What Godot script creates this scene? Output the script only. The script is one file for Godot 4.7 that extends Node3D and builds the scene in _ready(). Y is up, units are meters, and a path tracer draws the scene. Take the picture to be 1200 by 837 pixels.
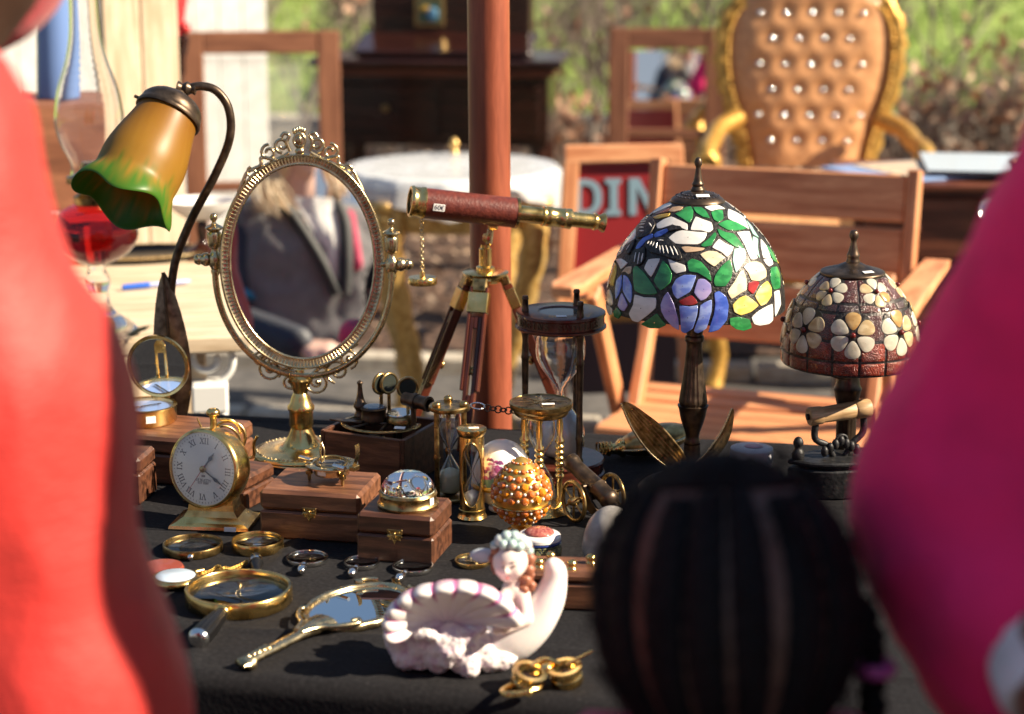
extends Node3D
# A flea-market stall: brass antiques on a black cloth, furniture behind, passers-by in front.

const FPX := 2300.0
const EYE := Vector3(0, 1.48, 0)
const PITCH := 13.4
const TT := 0.76
const TABLE_TURN := -0.188

var M := {}
var used := {}
var rng := RandomNumberGenerator.new()

# ---------------------------------------------------------------- directions from the photograph
func ray(px: float, py: float) -> Vector3:
	var a := (px - 600.0) / FPX
	var b := -(py - 418.5) / FPX
	var p := deg_to_rad(PITCH)
	return Vector3(a, b * cos(p) - sin(p), -cos(p) - b * sin(p))

func on_y(px: float, py: float, y := TT) -> Vector3:
	var d := ray(px, py)
	return EYE + d * ((y - EYE.y) / d.y)

func on_z(px: float, py: float, z: float) -> Vector3:
	var d := ray(px, py)
	return EYE + d * (z / d.z)

func mpp(p: Vector3) -> float:
	var f := ray(600, 418.5)
	return (p - EYE).dot(f) / FPX

# ---------------------------------------------------------------- mesh builder
class MB:
	var v := PackedVector3Array()
	var n := PackedVector3Array()
	var uv := PackedVector2Array()
	var c := PackedColorArray()
	var ix := PackedInt32Array()
	var xf := Transform3D.IDENTITY
	var nb := Basis.IDENTITY
	var col := Color.WHITE
	var tint := false

	func at(t: Transform3D) -> MB:
		xf = t
		nb = t.basis.inverse().transposed()
		return self

	func paint(k: Color) -> MB:
		col = k
		tint = true
		return self

	func vt(p: Vector3, nn: Vector3, u := Vector2.ZERO) -> int:
		v.append(xf * p)
		n.append((nb * nn).normalized())
		uv.append(u)
		c.append(col)
		return v.size() - 1

	func tri(a: int, b: int, d: int) -> void:
		var g := (v[b] - v[a]).cross(v[d] - v[a])
		ix.append(a)
		if g.dot(n[a] + n[b] + n[d]) > 0.0:
			ix.append(d)
			ix.append(b)
		else:
			ix.append(b)
			ix.append(d)

	func quad(a: int, b: int, d: int, e: int) -> void:
		tri(a, b, d)
		tri(a, d, e)

	func face(pts: Array, nn: Vector3) -> void:
		var first := v.size()
		for p in pts:
			vt(p, nn)
		for i in range(1, pts.size() - 1):
			tri(first, first + i, first + i + 1)

	func flat(pts: Array, out: Vector3) -> void:
		var nn: Vector3 = (pts[1] - pts[0]).cross(pts[2] - pts[0]).normalized()
		face(pts, nn if nn.dot(out) > 0.0 else -nn)

	# profile of (radius, height) from the bottom up, outside first
	func lathe(prof: Array, seg := 28, crease := 0.75, fluted := 0, depth := 0.0, f0 := 0, f1 := 9999, squash := 1.0) -> MB:
		var m := prof.size()
		var sn := []
		for i in m - 1:
			var d: Vector2 = prof[i + 1] - prof[i]
			sn.append(Vector2(d.y, -d.x).normalized() if d.length() > 1e-9 else Vector2(0, 1))
		for i in m - 1:
			var na: Vector2 = sn[i]
			var nz: Vector2 = sn[i]
			if i > 0 and sn[i - 1].dot(sn[i]) > crease:
				na = (sn[i - 1] + sn[i]).normalized()
			if i < m - 2 and sn[i + 1].dot(sn[i]) > crease:
				nz = (sn[i + 1] + sn[i]).normalized()
			var first := v.size()
			for s in seg + 1:
				var a := TAU * s / seg
				var ca := cos(a)
				var sa := sin(a)
				for e in 2:
					var q: Vector2 = prof[i + e]
					var nn: Vector2 = na if e == 0 else nz
					var r := q.x
					var tang := 0.0
					if fluted > 0 and i + e >= f0 and i + e <= f1:
						r *= 1.0 - depth * (0.5 + 0.5 * cos(a * fluted))
						tang = -depth * fluted * 0.5 * sin(a * fluted)
					vt(Vector3(r * ca, q.y, r * sa * squash), Vector3(nn.x * (ca + tang * sa), nn.y, nn.x * (sa - tang * ca) / squash), Vector2(float(s) / seg, float(i + e) / m))
			for s in seg:
				var k := first + s * 2
				if prof[i].x > 1e-7:
					tri(k, k + 1, k + 2)
				if prof[i + 1].x > 1e-7:
					tri(k + 1, k + 3, k + 2)
		return self

	func tube(path: Array, rad, sides := 8, closed := false, squash := 1.0, up := Vector3.ZERO) -> MB:
		var m := path.size()
		var first := v.size()
		var ref := up
		if ref == Vector3.ZERO:
			var d0: Vector3 = (path[1] - path[0]).normalized()
			ref = Vector3.UP if absf(d0.y) < 0.8 else Vector3.RIGHT
		var t0 := Vector3.ZERO
		var side := Vector3.ZERO
		var ends := []
		for i in m:
			var t: Vector3
			if closed:
				t = path[(i + 1) % m] - path[(i + m - 1) % m]
			else:
				t = path[mini(i + 1, m - 1)] - path[maxi(i - 1, 0)]
			t = t.normalized()
			if i == 0 or up != Vector3.ZERO:
				side = t.cross(ref).normalized()
			else:
				side = (side - t * side.dot(t)).normalized()
			var b := side.cross(t)
			var r: float = rad if rad is float else rad[i]
			for s in sides + 1:
				var a := TAU * s / sides
				var nn := side * cos(a) + b * sin(a)
				vt(path[i] + side * cos(a) * r + b * sin(a) * r * squash, nn, Vector2(float(s) / sides, float(i) / m))
			ends.append(t)
		var rows := m if closed else m - 1
		for i in rows:
			var p := first + i * (sides + 1)
			var q := first + ((i + 1) % m) * (sides + 1)
			for s in sides:
				quad(p + s, p + s + 1, q + s + 1, q + s)
		if not closed:
			for e in [0, m - 1]:
				var nn: Vector3 = ends[e] * (-1.0 if e == 0 else 1.0)
				var cidx := vt(path[e], nn)
				var ring := []
				for s in sides:
					var k: int = first + e * (sides + 1) + s
					v.append(v[k])
					n.append((nb * nn).normalized())
					uv.append(Vector2.ZERO)
					c.append(col)
					ring.append(v.size() - 1)
				for s in sides:
					tri(cidx, ring[s], ring[(s + 1) % sides])
		return self

	func box(ce: Vector3, si: Vector3, bev := 0.0) -> MB:
		var h := si * 0.5
		var b := minf(bev, minf(h.x, minf(h.y, h.z)) * 0.9)
		var i := h - Vector3.ONE * b
		for ax in 3:
			var e1 := Vector3.ZERO
			var e2 := Vector3.ZERO
			var e0 := Vector3.ZERO
			e0[ax] = h[ax]
			e1[(ax + 1) % 3] = i[(ax + 1) % 3]
			e2[(ax + 2) % 3] = i[(ax + 2) % 3]
			for s in [-1.0, 1.0]:
				var o: Vector3 = ce + e0 * s
				face([o - e1 - e2, o + e1 - e2, o + e1 + e2, o - e1 + e2], e0 * s)
			if b > 0.0:
				var a1 := (ax + 1) % 3
				var a2 := (ax + 2) % 3
				for s1 in [-1.0, 1.0]:
					for s2 in [-1.0, 1.0]:
						var q := []
						for k in [[-1, 0], [1, 0], [1, 1], [-1, 1]]:
							var p := Vector3.ZERO
							p[ax] = i[ax] * k[0]
							p[a1] = s1 * (h[a1] if k[1] == 0 else i[a1])
							p[a2] = s2 * (i[a2] if k[1] == 0 else h[a2])
							q.append(ce + p)
						var nn := Vector3.ZERO
						nn[a1] = s1
						nn[a2] = s2
						face(q, nn)
		if b > 0.0:
			for sx in [-1.0, 1.0]:
				for sy in [-1.0, 1.0]:
					for sz in [-1.0, 1.0]:
						var s := Vector3(sx, sy, sz)
						face([ce + Vector3(h.x, i.y, i.z) * s, ce + Vector3(i.x, h.y, i.z) * s, ce + Vector3(i.x, i.y, h.z) * s], s)
		return self

	# outline in XY pushed along Z from z0 to z1, front edges chamfered
	func prism(poly: PackedVector2Array, z0: float, z1: float, bev := 0.0, smooth := true) -> MB:
		if Geometry2D.is_polygon_clockwise(poly):
			poly.reverse()
		var m := poly.size()
		var inner := PackedVector2Array()
		var en := []
		for k in m:
			var d := poly[(k + 1) % m] - poly[k]
			en.append(Vector2(d.y, -d.x).normalized())
		for k in m:
			var w: Vector2 = en[(k + m - 1) % m] + en[k]
			w = w.normalized()
			inner.append(poly[k] - w * bev)
		var idx := Geometry2D.triangulate_polygon(poly)
		for side in [[z1, 1.0], [z0, -1.0]]:
			var first := v.size()
			for k in m:
				var q := inner[k]
				vt(Vector3(q.x, q.y, side[0]), Vector3(0, 0, side[1]), q)
			for k in range(0, idx.size(), 3):
				tri(first + idx[k], first + idx[k + 1], first + idx[k + 2])
		for k in m:
			var k2 := (k + 1) % m
			var na: Vector2 = en[k]
			var nz: Vector2 = en[k]
			if smooth:
				if en[(k + m - 1) % m].dot(en[k]) > 0.6:
					na = (en[(k + m - 1) % m] + en[k]).normalized()
				if en[k2].dot(en[k]) > 0.6:
					nz = (en[k2] + en[k]).normalized()
			var lay := [[inner[k], inner[k2], z0, -1.0], [poly[k], poly[k2], z0 + bev, 0.0], [poly[k], poly[k2], z1 - bev, 0.0], [inner[k], inner[k2], z1, 1.0]]
			for l in 3:
				if bev <= 0.0 and l != 1:
					continue
				var a: Array = lay[l]
				var b: Array = lay[l + 1]
				var zz := 0.0 if l == 1 else (-1.0 if l == 0 else 1.0)
				var f := vt(Vector3(a[0].x, a[0].y, a[2]), Vector3(na.x, na.y, zz))
				vt(Vector3(a[1].x, a[1].y, a[2]), Vector3(nz.x, nz.y, zz))
				vt(Vector3(b[1].x, b[1].y, b[2]), Vector3(nz.x, nz.y, zz))
				vt(Vector3(b[0].x, b[0].y, b[2]), Vector3(na.x, na.y, zz))
				quad(f, f + 1, f + 2, f + 3)
		return self

	# rows of points; normals from the neighbours, turned so that they point away from `away`
	func grid(rows: Array, closed_u := false, flip := false, closed_v := false, cols := []) -> MB:
		var nr := rows.size()
		var nc: int = rows[0].size()
		var first := v.size()
		for r in nr:
			for k in nc:
				var ka := k - 1
				var kb := k + 1
				if closed_u:
					ka = (k + nc - 1) % nc
					kb = (k + 1) % nc
				var ra := r - 1
				var rb := r + 1
				if closed_v:
					ra = (r + nr - 1) % nr
					rb = (r + 1) % nr
				var du: Vector3 = rows[r][mini(kb, nc - 1)] - rows[r][maxi(ka, 0)]
				var dv: Vector3 = rows[mini(rb, nr - 1)][k] - rows[maxi(ra, 0)][k]
				var nn := du.cross(dv)
				if nn.length() < 1e-14:
					var dv2: Vector3 = rows[mini(r + 1, nr - 1)][k] - rows[maxi(r - 1, 0)][k]
					var rr := 1 if r == 0 else nr - 2
					var du2: Vector3 = rows[rr][mini(k + 1, nc - 1)] - rows[rr][maxi(k - 1, 0)]
					nn = du2.cross(dv2)
				if flip:
					nn = -nn
				if cols.size():
					col = cols[r][k]
					tint = true
				vt(rows[r][k], nn if nn.length() > 0.0 else Vector3.UP, Vector2(float(k) / maxi(nc - 1, 1), float(r) / maxi(nr - 1, 1)))
		for r in (nr if closed_v else nr - 1):
			for k in (nc if closed_u else nc - 1):
				var a := first + r * nc + k
				var b := first + r * nc + (k + 1) % nc
				var r2 := (r + 1) % nr
				quad(a, b, first + r2 * nc + (k + 1) % nc, first + r2 * nc + k)
		return self

	func ball(ce: Vector3, rad, seg := 14) -> MB:
		var rr: Vector3 = Vector3.ONE * rad if rad is float else rad
		var first := v.size()
		var rows := int(seg / 2.0) + 1
		for r in rows + 1:
			var b := PI * r / rows - PI / 2
			for s in seg + 1:
				var a := TAU * s / seg
				var d := Vector3(cos(b) * cos(a), sin(b), cos(b) * sin(a))
				vt(ce + d * rr, d / rr, Vector2(float(s) / seg, float(r) / rows))
		for r in rows:
			for s in seg:
				var k := first + r * (seg + 1) + s
				quad(k, k + 1, k + seg + 2, k + seg + 1)
		return self

	func ring(ce: Vector3, axis: Vector3, rad: float, thick: float, seg := 24, sides := 8) -> MB:
		var a := axis.normalized()
		var s := a.cross(Vector3.UP if absf(a.y) < 0.9 else Vector3.RIGHT).normalized()
		var b := s.cross(a)
		var path := []
		for k in seg:
			var t := TAU * k / seg
			path.append(ce + (s * cos(t) + b * sin(t)) * rad)
		return tube(path, thick, sides, true)

	func mesh() -> ArrayMesh:
		var arr := []
		arr.resize(Mesh.ARRAY_MAX)
		arr[Mesh.ARRAY_VERTEX] = v
		arr[Mesh.ARRAY_NORMAL] = n
		arr[Mesh.ARRAY_TEX_UV] = uv
		if tint:
			arr[Mesh.ARRAY_COLOR] = c
		arr[Mesh.ARRAY_INDEX] = ix
		var m := ArrayMesh.new()
		m.add_surface_from_arrays(Mesh.PRIMITIVE_TRIANGLES, arr)
		return m

func smooth_path(pts: Array, per := 6, closed := false) -> Array:
	var out := []
	var m := pts.size()
	var segs := m if closed else m - 1
	for i in segs:
		var p1 = pts[i]
		var p2 = pts[(i + 1) % m]
		var p0 = pts[(i + m - 1) % m] if closed else pts[maxi(i - 1, 0)]
		var p3 = pts[(i + 2) % m] if closed else pts[mini(i + 2, m - 1)]
		for k in per:
			var t := float(k) / per
			out.append(0.5 * ((2.0 * p1) + (p2 - p0) * t + (2.0 * p0 - 5.0 * p1 + 4.0 * p2 - p3) * t * t + (3.0 * p1 - p0 - 3.0 * p2 + p3) * t * t * t))
	if not closed:
		out.append(pts[m - 1])
	return out

func prof(list: Array, k := 1.0, ky := 0.0) -> Array:
	var out := []
	for i in range(0, list.size(), 2):
		out.append(Vector2(list[i] * k, list[i + 1] * (ky if ky > 0.0 else k)))
	return out

func prof_s(list: Array, k := 1.0, per := 4, ky := 0.0) -> Array:
	var out := smooth_path(prof(list, k, ky), per)
	for i in out.size():
		out[i].x = maxf(out[i].x, 0.0)
	return out

func xform(p := Vector3.ZERO, yaw := 0.0, pitch := 0.0, roll := 0.0, sc := 1.0) -> Transform3D:
	return Transform3D(Basis.from_euler(Vector3(pitch, yaw, roll)).scaled(Vector3.ONE * sc), p)

# puts local +Y along d
func along(p: Vector3, d: Vector3) -> Transform3D:
	var y := d.normalized()
	var x := y.cross(Vector3.BACK if absf(y.z) < 0.9 else Vector3.RIGHT).normalized()
	return Transform3D(Basis(x, y, x.cross(y)), p)

# local +Z looks along d, +Y as upright as it can be
func facing(p: Vector3, d: Vector3) -> Transform3D:
	var z := d.normalized()
	var x := Vector3.UP.cross(z).normalized()
	return Transform3D(Basis(x, z.cross(x), z), p)

# ---------------------------------------------------------------- nodes
func numbered(called: String) -> String:
	if not used.has(called):
		used[called] = 0
		return called
	used[called] += 1
	return "%s_%03d" % [called, used[called]]

func thing(called: String, label: String, category: String, where := Transform3D.IDENTITY, group := "") -> Node3D:
	var o := Node3D.new()
	o.name = numbered(called)
	add_child(o)
	o.transform = where
	o.set_meta("label", label)
	o.set_meta("category", category)
	if group != "":
		o.set_meta("group", group)
	return o

func obj(called: String, mb, m: Material, parent: Node3D, where := Transform3D.IDENTITY) -> MeshInstance3D:
	var o := MeshInstance3D.new()
	o.name = called
	o.mesh = mb.mesh() if mb is MB else mb
	o.material_override = m
	o.transform = where
	parent.add_child(o, true)
	return o

func struct(called: String, mb, m: Material, kind := "structure") -> MeshInstance3D:
	var o := obj(numbered(called), mb, m, self)
	o.set_meta("kind", kind)
	return o

func text(called: String, words: String, height: float, m: Material, parent: Node3D, where: Transform3D, depth := 0.0004, font := "Droid Sans", weight := 400) -> MeshInstance3D:
	var f := SystemFont.new()
	f.font_names = PackedStringArray([font])
	f.font_weight = weight
	var t := TextMesh.new()
	t.text = words
	t.font = f
	t.font_size = 32
	t.pixel_size = height / 24.0
	t.depth = depth
	t.curve_step = 2.0
	return obj(called, t, m, parent, where)

# a small price sticker with a pencilled figure
func sticker(parent: Node3D, where: Transform3D, w := 0.012, h := 0.007, words := ""):
	var mb := MB.new().box(Vector3.ZERO, Vector3(w, h, 0.0006), 0.0002)
	var s := obj("price_sticker", mb, M.paper, parent, where)
	if words != "":
		text("lettering", words, h * 0.62, M.ink, s, Transform3D(Basis.IDENTITY, Vector3(0, 0, 0.0005)), 0.0002)
	return s

# ---------------------------------------------------------------- materials
func lin(r: float, g: float, b: float) -> Color:
	return Color(r, g, b).linear_to_srgb()

func mat(key: String, k: Color, rough: float, metal := 0.0) -> StandardMaterial3D:
	var m := StandardMaterial3D.new()
	m.resource_name = key
	m.albedo_color = k.linear_to_srgb()
	m.roughness = rough
	m.metallic = metal
	M[key] = m
	return m

func noise_tex(sd: int, freq: float, stops: Array, size := 256, kind := FastNoiseLite.TYPE_SIMPLEX_SMOOTH, oct := 4, warp := 0.0) -> NoiseTexture2D:
	var f := FastNoiseLite.new()
	f.seed = sd
	f.noise_type = kind
	f.frequency = freq
	f.fractal_octaves = oct
	if warp > 0.0:
		f.domain_warp_enabled = true
		f.domain_warp_amplitude = warp
		f.domain_warp_frequency = freq * 0.7
	var t := NoiseTexture2D.new()
	t.width = size
	t.height = size
	t.seamless = true
	t.noise = f
	if stops.size():
		var g := Gradient.new()
		var off := PackedFloat32Array()
		var cs := PackedColorArray()
		for s in stops:
			off.append(s[0])
			cs.append(s[1].linear_to_srgb())
		g.offsets = off
		g.colors = cs
		t.color_ramp = g
	return t

func textured(m: StandardMaterial3D, tex: Texture2D, scale: Vector3, bump: Texture2D = null, depth := 0.0) -> StandardMaterial3D:
	m.albedo_color = Color.WHITE
	m.albedo_texture = tex
	m.uv1_triplanar = true
	m.uv1_scale = scale
	m.uv1_triplanar_sharpness = 4.0
	if bump:
		m.heightmap_enabled = true
		m.heightmap_texture = bump
		m.heightmap_scale = depth
	return m

# timber with its grain along one of its own axes
func timber(key: String, dark: Color, light: Color, axis: int, fine: float, rough: float, sd := 1) -> StandardMaterial3D:
	var tk := "tex_" + key.rstrip("_xyz")
	if not M.has(tk):
		M[tk] = noise_tex(sd, 0.016, [[0.0, dark * 0.75], [0.32, dark], [0.5, dark.lerp(light, 0.55)], [0.56, dark.lerp(light, 0.3)], [0.72, light], [0.8, dark.lerp(light, 0.5)], [1.0, light * 1.08]], 512, FastNoiseLite.TYPE_SIMPLEX_SMOOTH, 5, 20.0)
	var s := Vector3.ONE * fine
	s[axis] = fine * 0.11
	var m := textured(mat(key, Color.WHITE, rough), M[tk], s, M.grain, 0.02)
	return m

func glassy(key: String, k: Color, ior := 0.05, rough := 0.0) -> StandardMaterial3D:
	var m := mat(key, k, rough)
	m.albedo_color.a = 0.0
	m.transparency = BaseMaterial3D.TRANSPARENCY_ALPHA
	m.refraction_enabled = true
	m.refraction_scale = ior
	return m

func pane(key: String, k: Color, alpha: float) -> StandardMaterial3D:
	var m := mat(key, k, 0.02)
	m.albedo_color.a = alpha
	m.transparency = BaseMaterial3D.TRANSPARENCY_ALPHA
	return m

func materials() -> void:
	M.grain = noise_tex(7, 0.03, [], 256, FastNoiseLite.TYPE_SIMPLEX_SMOOTH, 4)
	M.weave = noise_tex(9, 0.22, [], 256, FastNoiseLite.TYPE_VALUE, 2)
	# metals
	var b := textured(mat("brass", Color.WHITE, 0.2, 1.0), noise_tex(21, 0.012, [[0.0, Color(0.22, 0.13, 0.045)], [0.2, Color(0.5, 0.31, 0.1)], [0.38, Color(0.74, 0.5, 0.17)], [0.65, Color(0.84, 0.6, 0.24)], [1.0, Color(0.9, 0.68, 0.32)]], 256), Vector3.ONE * 9.0)
	b.roughness_texture = noise_tex(22, 0.02, [[0.0, Color(0.3, 0.3, 0.3)], [1.0, Color(1, 1, 1)]], 256)
	b.roughness = 0.3
	var a := textured(mat("antique_brass", Color.WHITE, 0.4, 1.0), noise_tex(23, 0.02, [[0.0, Color(0.1, 0.065, 0.025)], [0.35, Color(0.3, 0.2, 0.08)], [0.7, Color(0.47, 0.33, 0.14)], [1.0, Color(0.58, 0.42, 0.2)]], 256), Vector3.ONE * 14.0)
	a.roughness_texture = b.roughness_texture
	var pale := textured(mat("pale_brass", Color.WHITE, 0.32, 1.0), noise_tex(24, 0.02, [[0.0, Color(0.4, 0.31, 0.17)], [0.5, Color(0.6, 0.48, 0.28)], [1.0, Color(0.75, 0.62, 0.38)]], 256), Vector3.ONE * 12.0)
	pale.roughness_texture = b.roughness_texture
	var br := textured(mat("bronze", Color.WHITE, 0.5, 0.85), noise_tex(25, 0.02, [[0.0, Color(0.035, 0.025, 0.018)], [0.5, Color(0.085, 0.06, 0.042)], [1.0, Color(0.16, 0.11, 0.075)]], 256), Vector3.ONE * 10.0)
	br.roughness_texture = b.roughness_texture
	mat("silver", Color(0.72, 0.72, 0.7), 0.16, 1.0)
	mat("mirror", Color(0.9, 0.92, 0.92), 0.01, 1.0)
	textured(mat("cast_iron", Color.WHITE, 0.5, 0.6), noise_tex(26, 0.03, [[0.0, Color(0.012, 0.012, 0.013)], [0.7, Color(0.035, 0.035, 0.038)], [1.0, Color(0.07, 0.055, 0.045)]], 256), Vector3.ONE * 12.0, M.grain, 0.05)
	mat("gilt", Color(0.62, 0.38, 0.09), 0.34, 0.75)
	mat("blued_steel", Color(0.03, 0.05, 0.1), 0.25, 0.8)
	# plain
	mat("paper", Color(0.78, 0.77, 0.75), 0.8)
	mat("ink", Color(0.03, 0.03, 0.05), 0.7)
	mat("black_plastic", Color(0.008, 0.008, 0.009), 0.3).metallic_specular = 0.4
	mat("white_enamel", Color(0.75, 0.75, 0.73), 0.3)
	mat("ivory", Color(0.7, 0.66, 0.55), 0.4)
	mat("sand", Color(0.72, 0.74, 0.76), 0.95)
	mat("porcelain", Color(0.78, 0.75, 0.74), 0.18).clearcoat_enabled = true
	mat("red_stone", Color(0.12, 0.012, 0.01), 0.15)
	# timber
	timber("walnut_x", Color(0.045, 0.017, 0.009), Color(0.13, 0.05, 0.025), 0, 9.0, 0.42, 31)
	timber("rosewood_x", Color(0.09, 0.036, 0.018), Color(0.22, 0.092, 0.046), 0, 9.0, 0.45, 32)
	timber("mahogany_x", Color(0.05, 0.012, 0.007), Color(0.14, 0.032, 0.016), 0, 6.0, 0.25, 33)
	timber("mahogany_y", Color(0.05, 0.012, 0.007), Color(0.14, 0.032, 0.016), 1, 6.0, 0.25, 33)
	timber("teak_x", Color(0.52, 0.2, 0.085), Color(0.72, 0.36, 0.175), 0, 4.0, 0.5, 34)
	timber("teak_y", Color(0.52, 0.2, 0.085), Color(0.72, 0.36, 0.175), 1, 4.0, 0.5, 34)
	timber("teak_z", Color(0.52, 0.2, 0.085), Color(0.72, 0.36, 0.175), 2, 4.0, 0.5, 34)
	timber("beech_x", Color(0.5, 0.38, 0.25), Color(0.7, 0.58, 0.43), 0, 4.0, 0.55, 35)
	timber("beech_y", Color(0.5, 0.38, 0.25), Color(0.7, 0.58, 0.43), 1, 4.0, 0.55, 35)
	timber("cabinet_x", Color(0.012, 0.004, 0.003), Color(0.04, 0.012, 0.007), 0, 3.0, 0.18, 36)
	timber("drawer_x", Color(0.1, 0.03, 0.016), Color(0.2, 0.066, 0.034), 0, 3.5, 0.3, 37)
	timber("frame_x", Color(0.18, 0.068, 0.034), Color(0.3, 0.125, 0.064), 0, 3.0, 0.5, 38)
	timber("frame_y", Color(0.18, 0.068, 0.034), Color(0.3, 0.125, 0.064), 1, 3.0, 0.5, 38)
	timber("post_y", Color(0.2, 0.048, 0.022), Color(0.3, 0.078, 0.038), 1, 6.0, 0.42, 39)
	# cloth
	var cl := textured(mat("black_cloth", Color.WHITE, 0.85), noise_tex(41, 0.06, [[0.0, Color(0.0095, 0.0093, 0.0105)], [0.55, Color(0.0145, 0.014, 0.016)], [0.8, Color(0.019, 0.0185, 0.0205)], [1.0, Color(0.036, 0.034, 0.036)]], 512, FastNoiseLite.TYPE_SIMPLEX_SMOOTH, 5), Vector3.ONE * 5.0, M.weave, 0.03)
	cl.rim_enabled = true
	cl.rim = 0.02
	cl.metallic_specular = 0.2
	var lt := textured(mat("red_leather", Color.WHITE, 0.42), noise_tex(42, 0.03, [[0.0, Color(0.075, 0.014, 0.01)], [0.5, Color(0.115, 0.022, 0.014)], [1.0, Color(0.155, 0.032, 0.02)]], 256), Vector3.ONE * 12.0, noise_tex(43, 0.09, [], 256, FastNoiseLite.TYPE_CELLULAR, 2), 0.03)
	lt.metallic_specular = 0.5
	# glass
	glassy("clear_glass", Color(1, 1, 1))
	glassy("lens_glass", Color(0.97, 1.0, 1.0))
	pane("thin_glass", Color(1, 1, 1), 0.04)
	glassy("red_glass", Color(0.42, 0.012, 0.014))
	# ground
	textured(mat("asphalt", Color.WHITE, 0.9), noise_tex(51, 0.03, [[0.0, Color(0.05, 0.048, 0.047)], [0.5, Color(0.085, 0.08, 0.077)], [1.0, Color(0.14, 0.13, 0.12)]], 512, FastNoiseLite.TYPE_SIMPLEX_SMOOTH, 5), Vector3.ONE * 0.7, M.grain, 0.3)
	textured(mat("soil", Color.WHITE, 0.95), noise_tex(52, 0.03, [[0.0, Color(0.015, 0.012, 0.01)], [0.5, Color(0.04, 0.03, 0.022)], [1.0, Color(0.09, 0.065, 0.045)]], 512, FastNoiseLite.TYPE_SIMPLEX_SMOOTH, 5), Vector3.ONE * 0.9, M.grain, 2.0)
	textured(mat("turf", Color.WHITE, 0.95), noise_tex(53, 0.02, [[0.0, Color(0.1, 0.15, 0.035)], [0.45, Color(0.2, 0.29, 0.06)], [0.75, Color(0.3, 0.38, 0.1)], [1.0, Color(0.4, 0.4, 0.18)]], 512, FastNoiseLite.TYPE_SIMPLEX_SMOOTH, 5), Vector3.ONE * 0.5, M.grain, 3.0)
	textured(mat("kerbstone", Color.WHITE, 0.85), noise_tex(54, 0.04, [[0.0, Color(0.3, 0.26, 0.21)], [1.0, Color(0.5, 0.46, 0.39)]], 256), Vector3.ONE * 2.0)

func environment() -> void:
	var cam := Camera3D.new()
	cam.name = "camera"
	var at := CameraAttributesPhysical.new()
	at.frustum_focal_length = 70.0
	at.frustum_focus_distance = 2.3
	at.exposure_aperture = 4.4
	at.frustum_near = 0.05
	at.frustum_far = 400.0
	cam.attributes = at
	add_child(cam)
	cam.projection = Camera3D.PROJECTION_FRUSTUM
	cam.near = 0.05
	cam.far = 400.0
	cam.size = 2.0 * 0.05 * 418.5 / FPX
	cam.position = EYE
	cam.rotation_degrees = Vector3(-PITCH, 0, 0)
	cam.current = true
	var env := Environment.new()
	env.background_mode = Environment.BG_SKY
	var sm := ProceduralSkyMaterial.new()
	sm.sky_top_color = Color(0.5, 0.63, 0.8)
	sm.sky_horizon_color = Color(0.8, 0.83, 0.87)
	sm.sky_curve = 0.18
	sm.ground_bottom_color = Color(0.25, 0.23, 0.21)
	sm.ground_horizon_color = Color(0.5, 0.5, 0.5)
	sm.sky_energy_multiplier = 0.56
	sm.sun_angle_max = 1.0
	var sky := Sky.new()
	sky.sky_material = sm
	env.sky = sky
	env.tonemap_mode = Environment.TONE_MAPPER_LINEAR
	env.tonemap_exposure = 2.5
	env.sdfgi_enabled = true
	env.ssao_enabled = true
	env.ssil_enabled = true
	var we := WorldEnvironment.new()
	we.name = "environment"
	we.environment = env
	add_child(we)
	var sun := DirectionalLight3D.new()
	sun.name = "sun"
	sun.light_energy = 1.6
	sun.light_color = Color(1.0, 0.93, 0.82)
	sun.light_angular_distance = 0.5
	sun.shadow_enabled = true
	add_child(sun)
	var to_sun := Vector3(0.79, 0.57, 0.17).normalized()
	sun.look_at_from_position(to_sun * 20.0, Vector3.ZERO, Vector3.UP)

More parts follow.
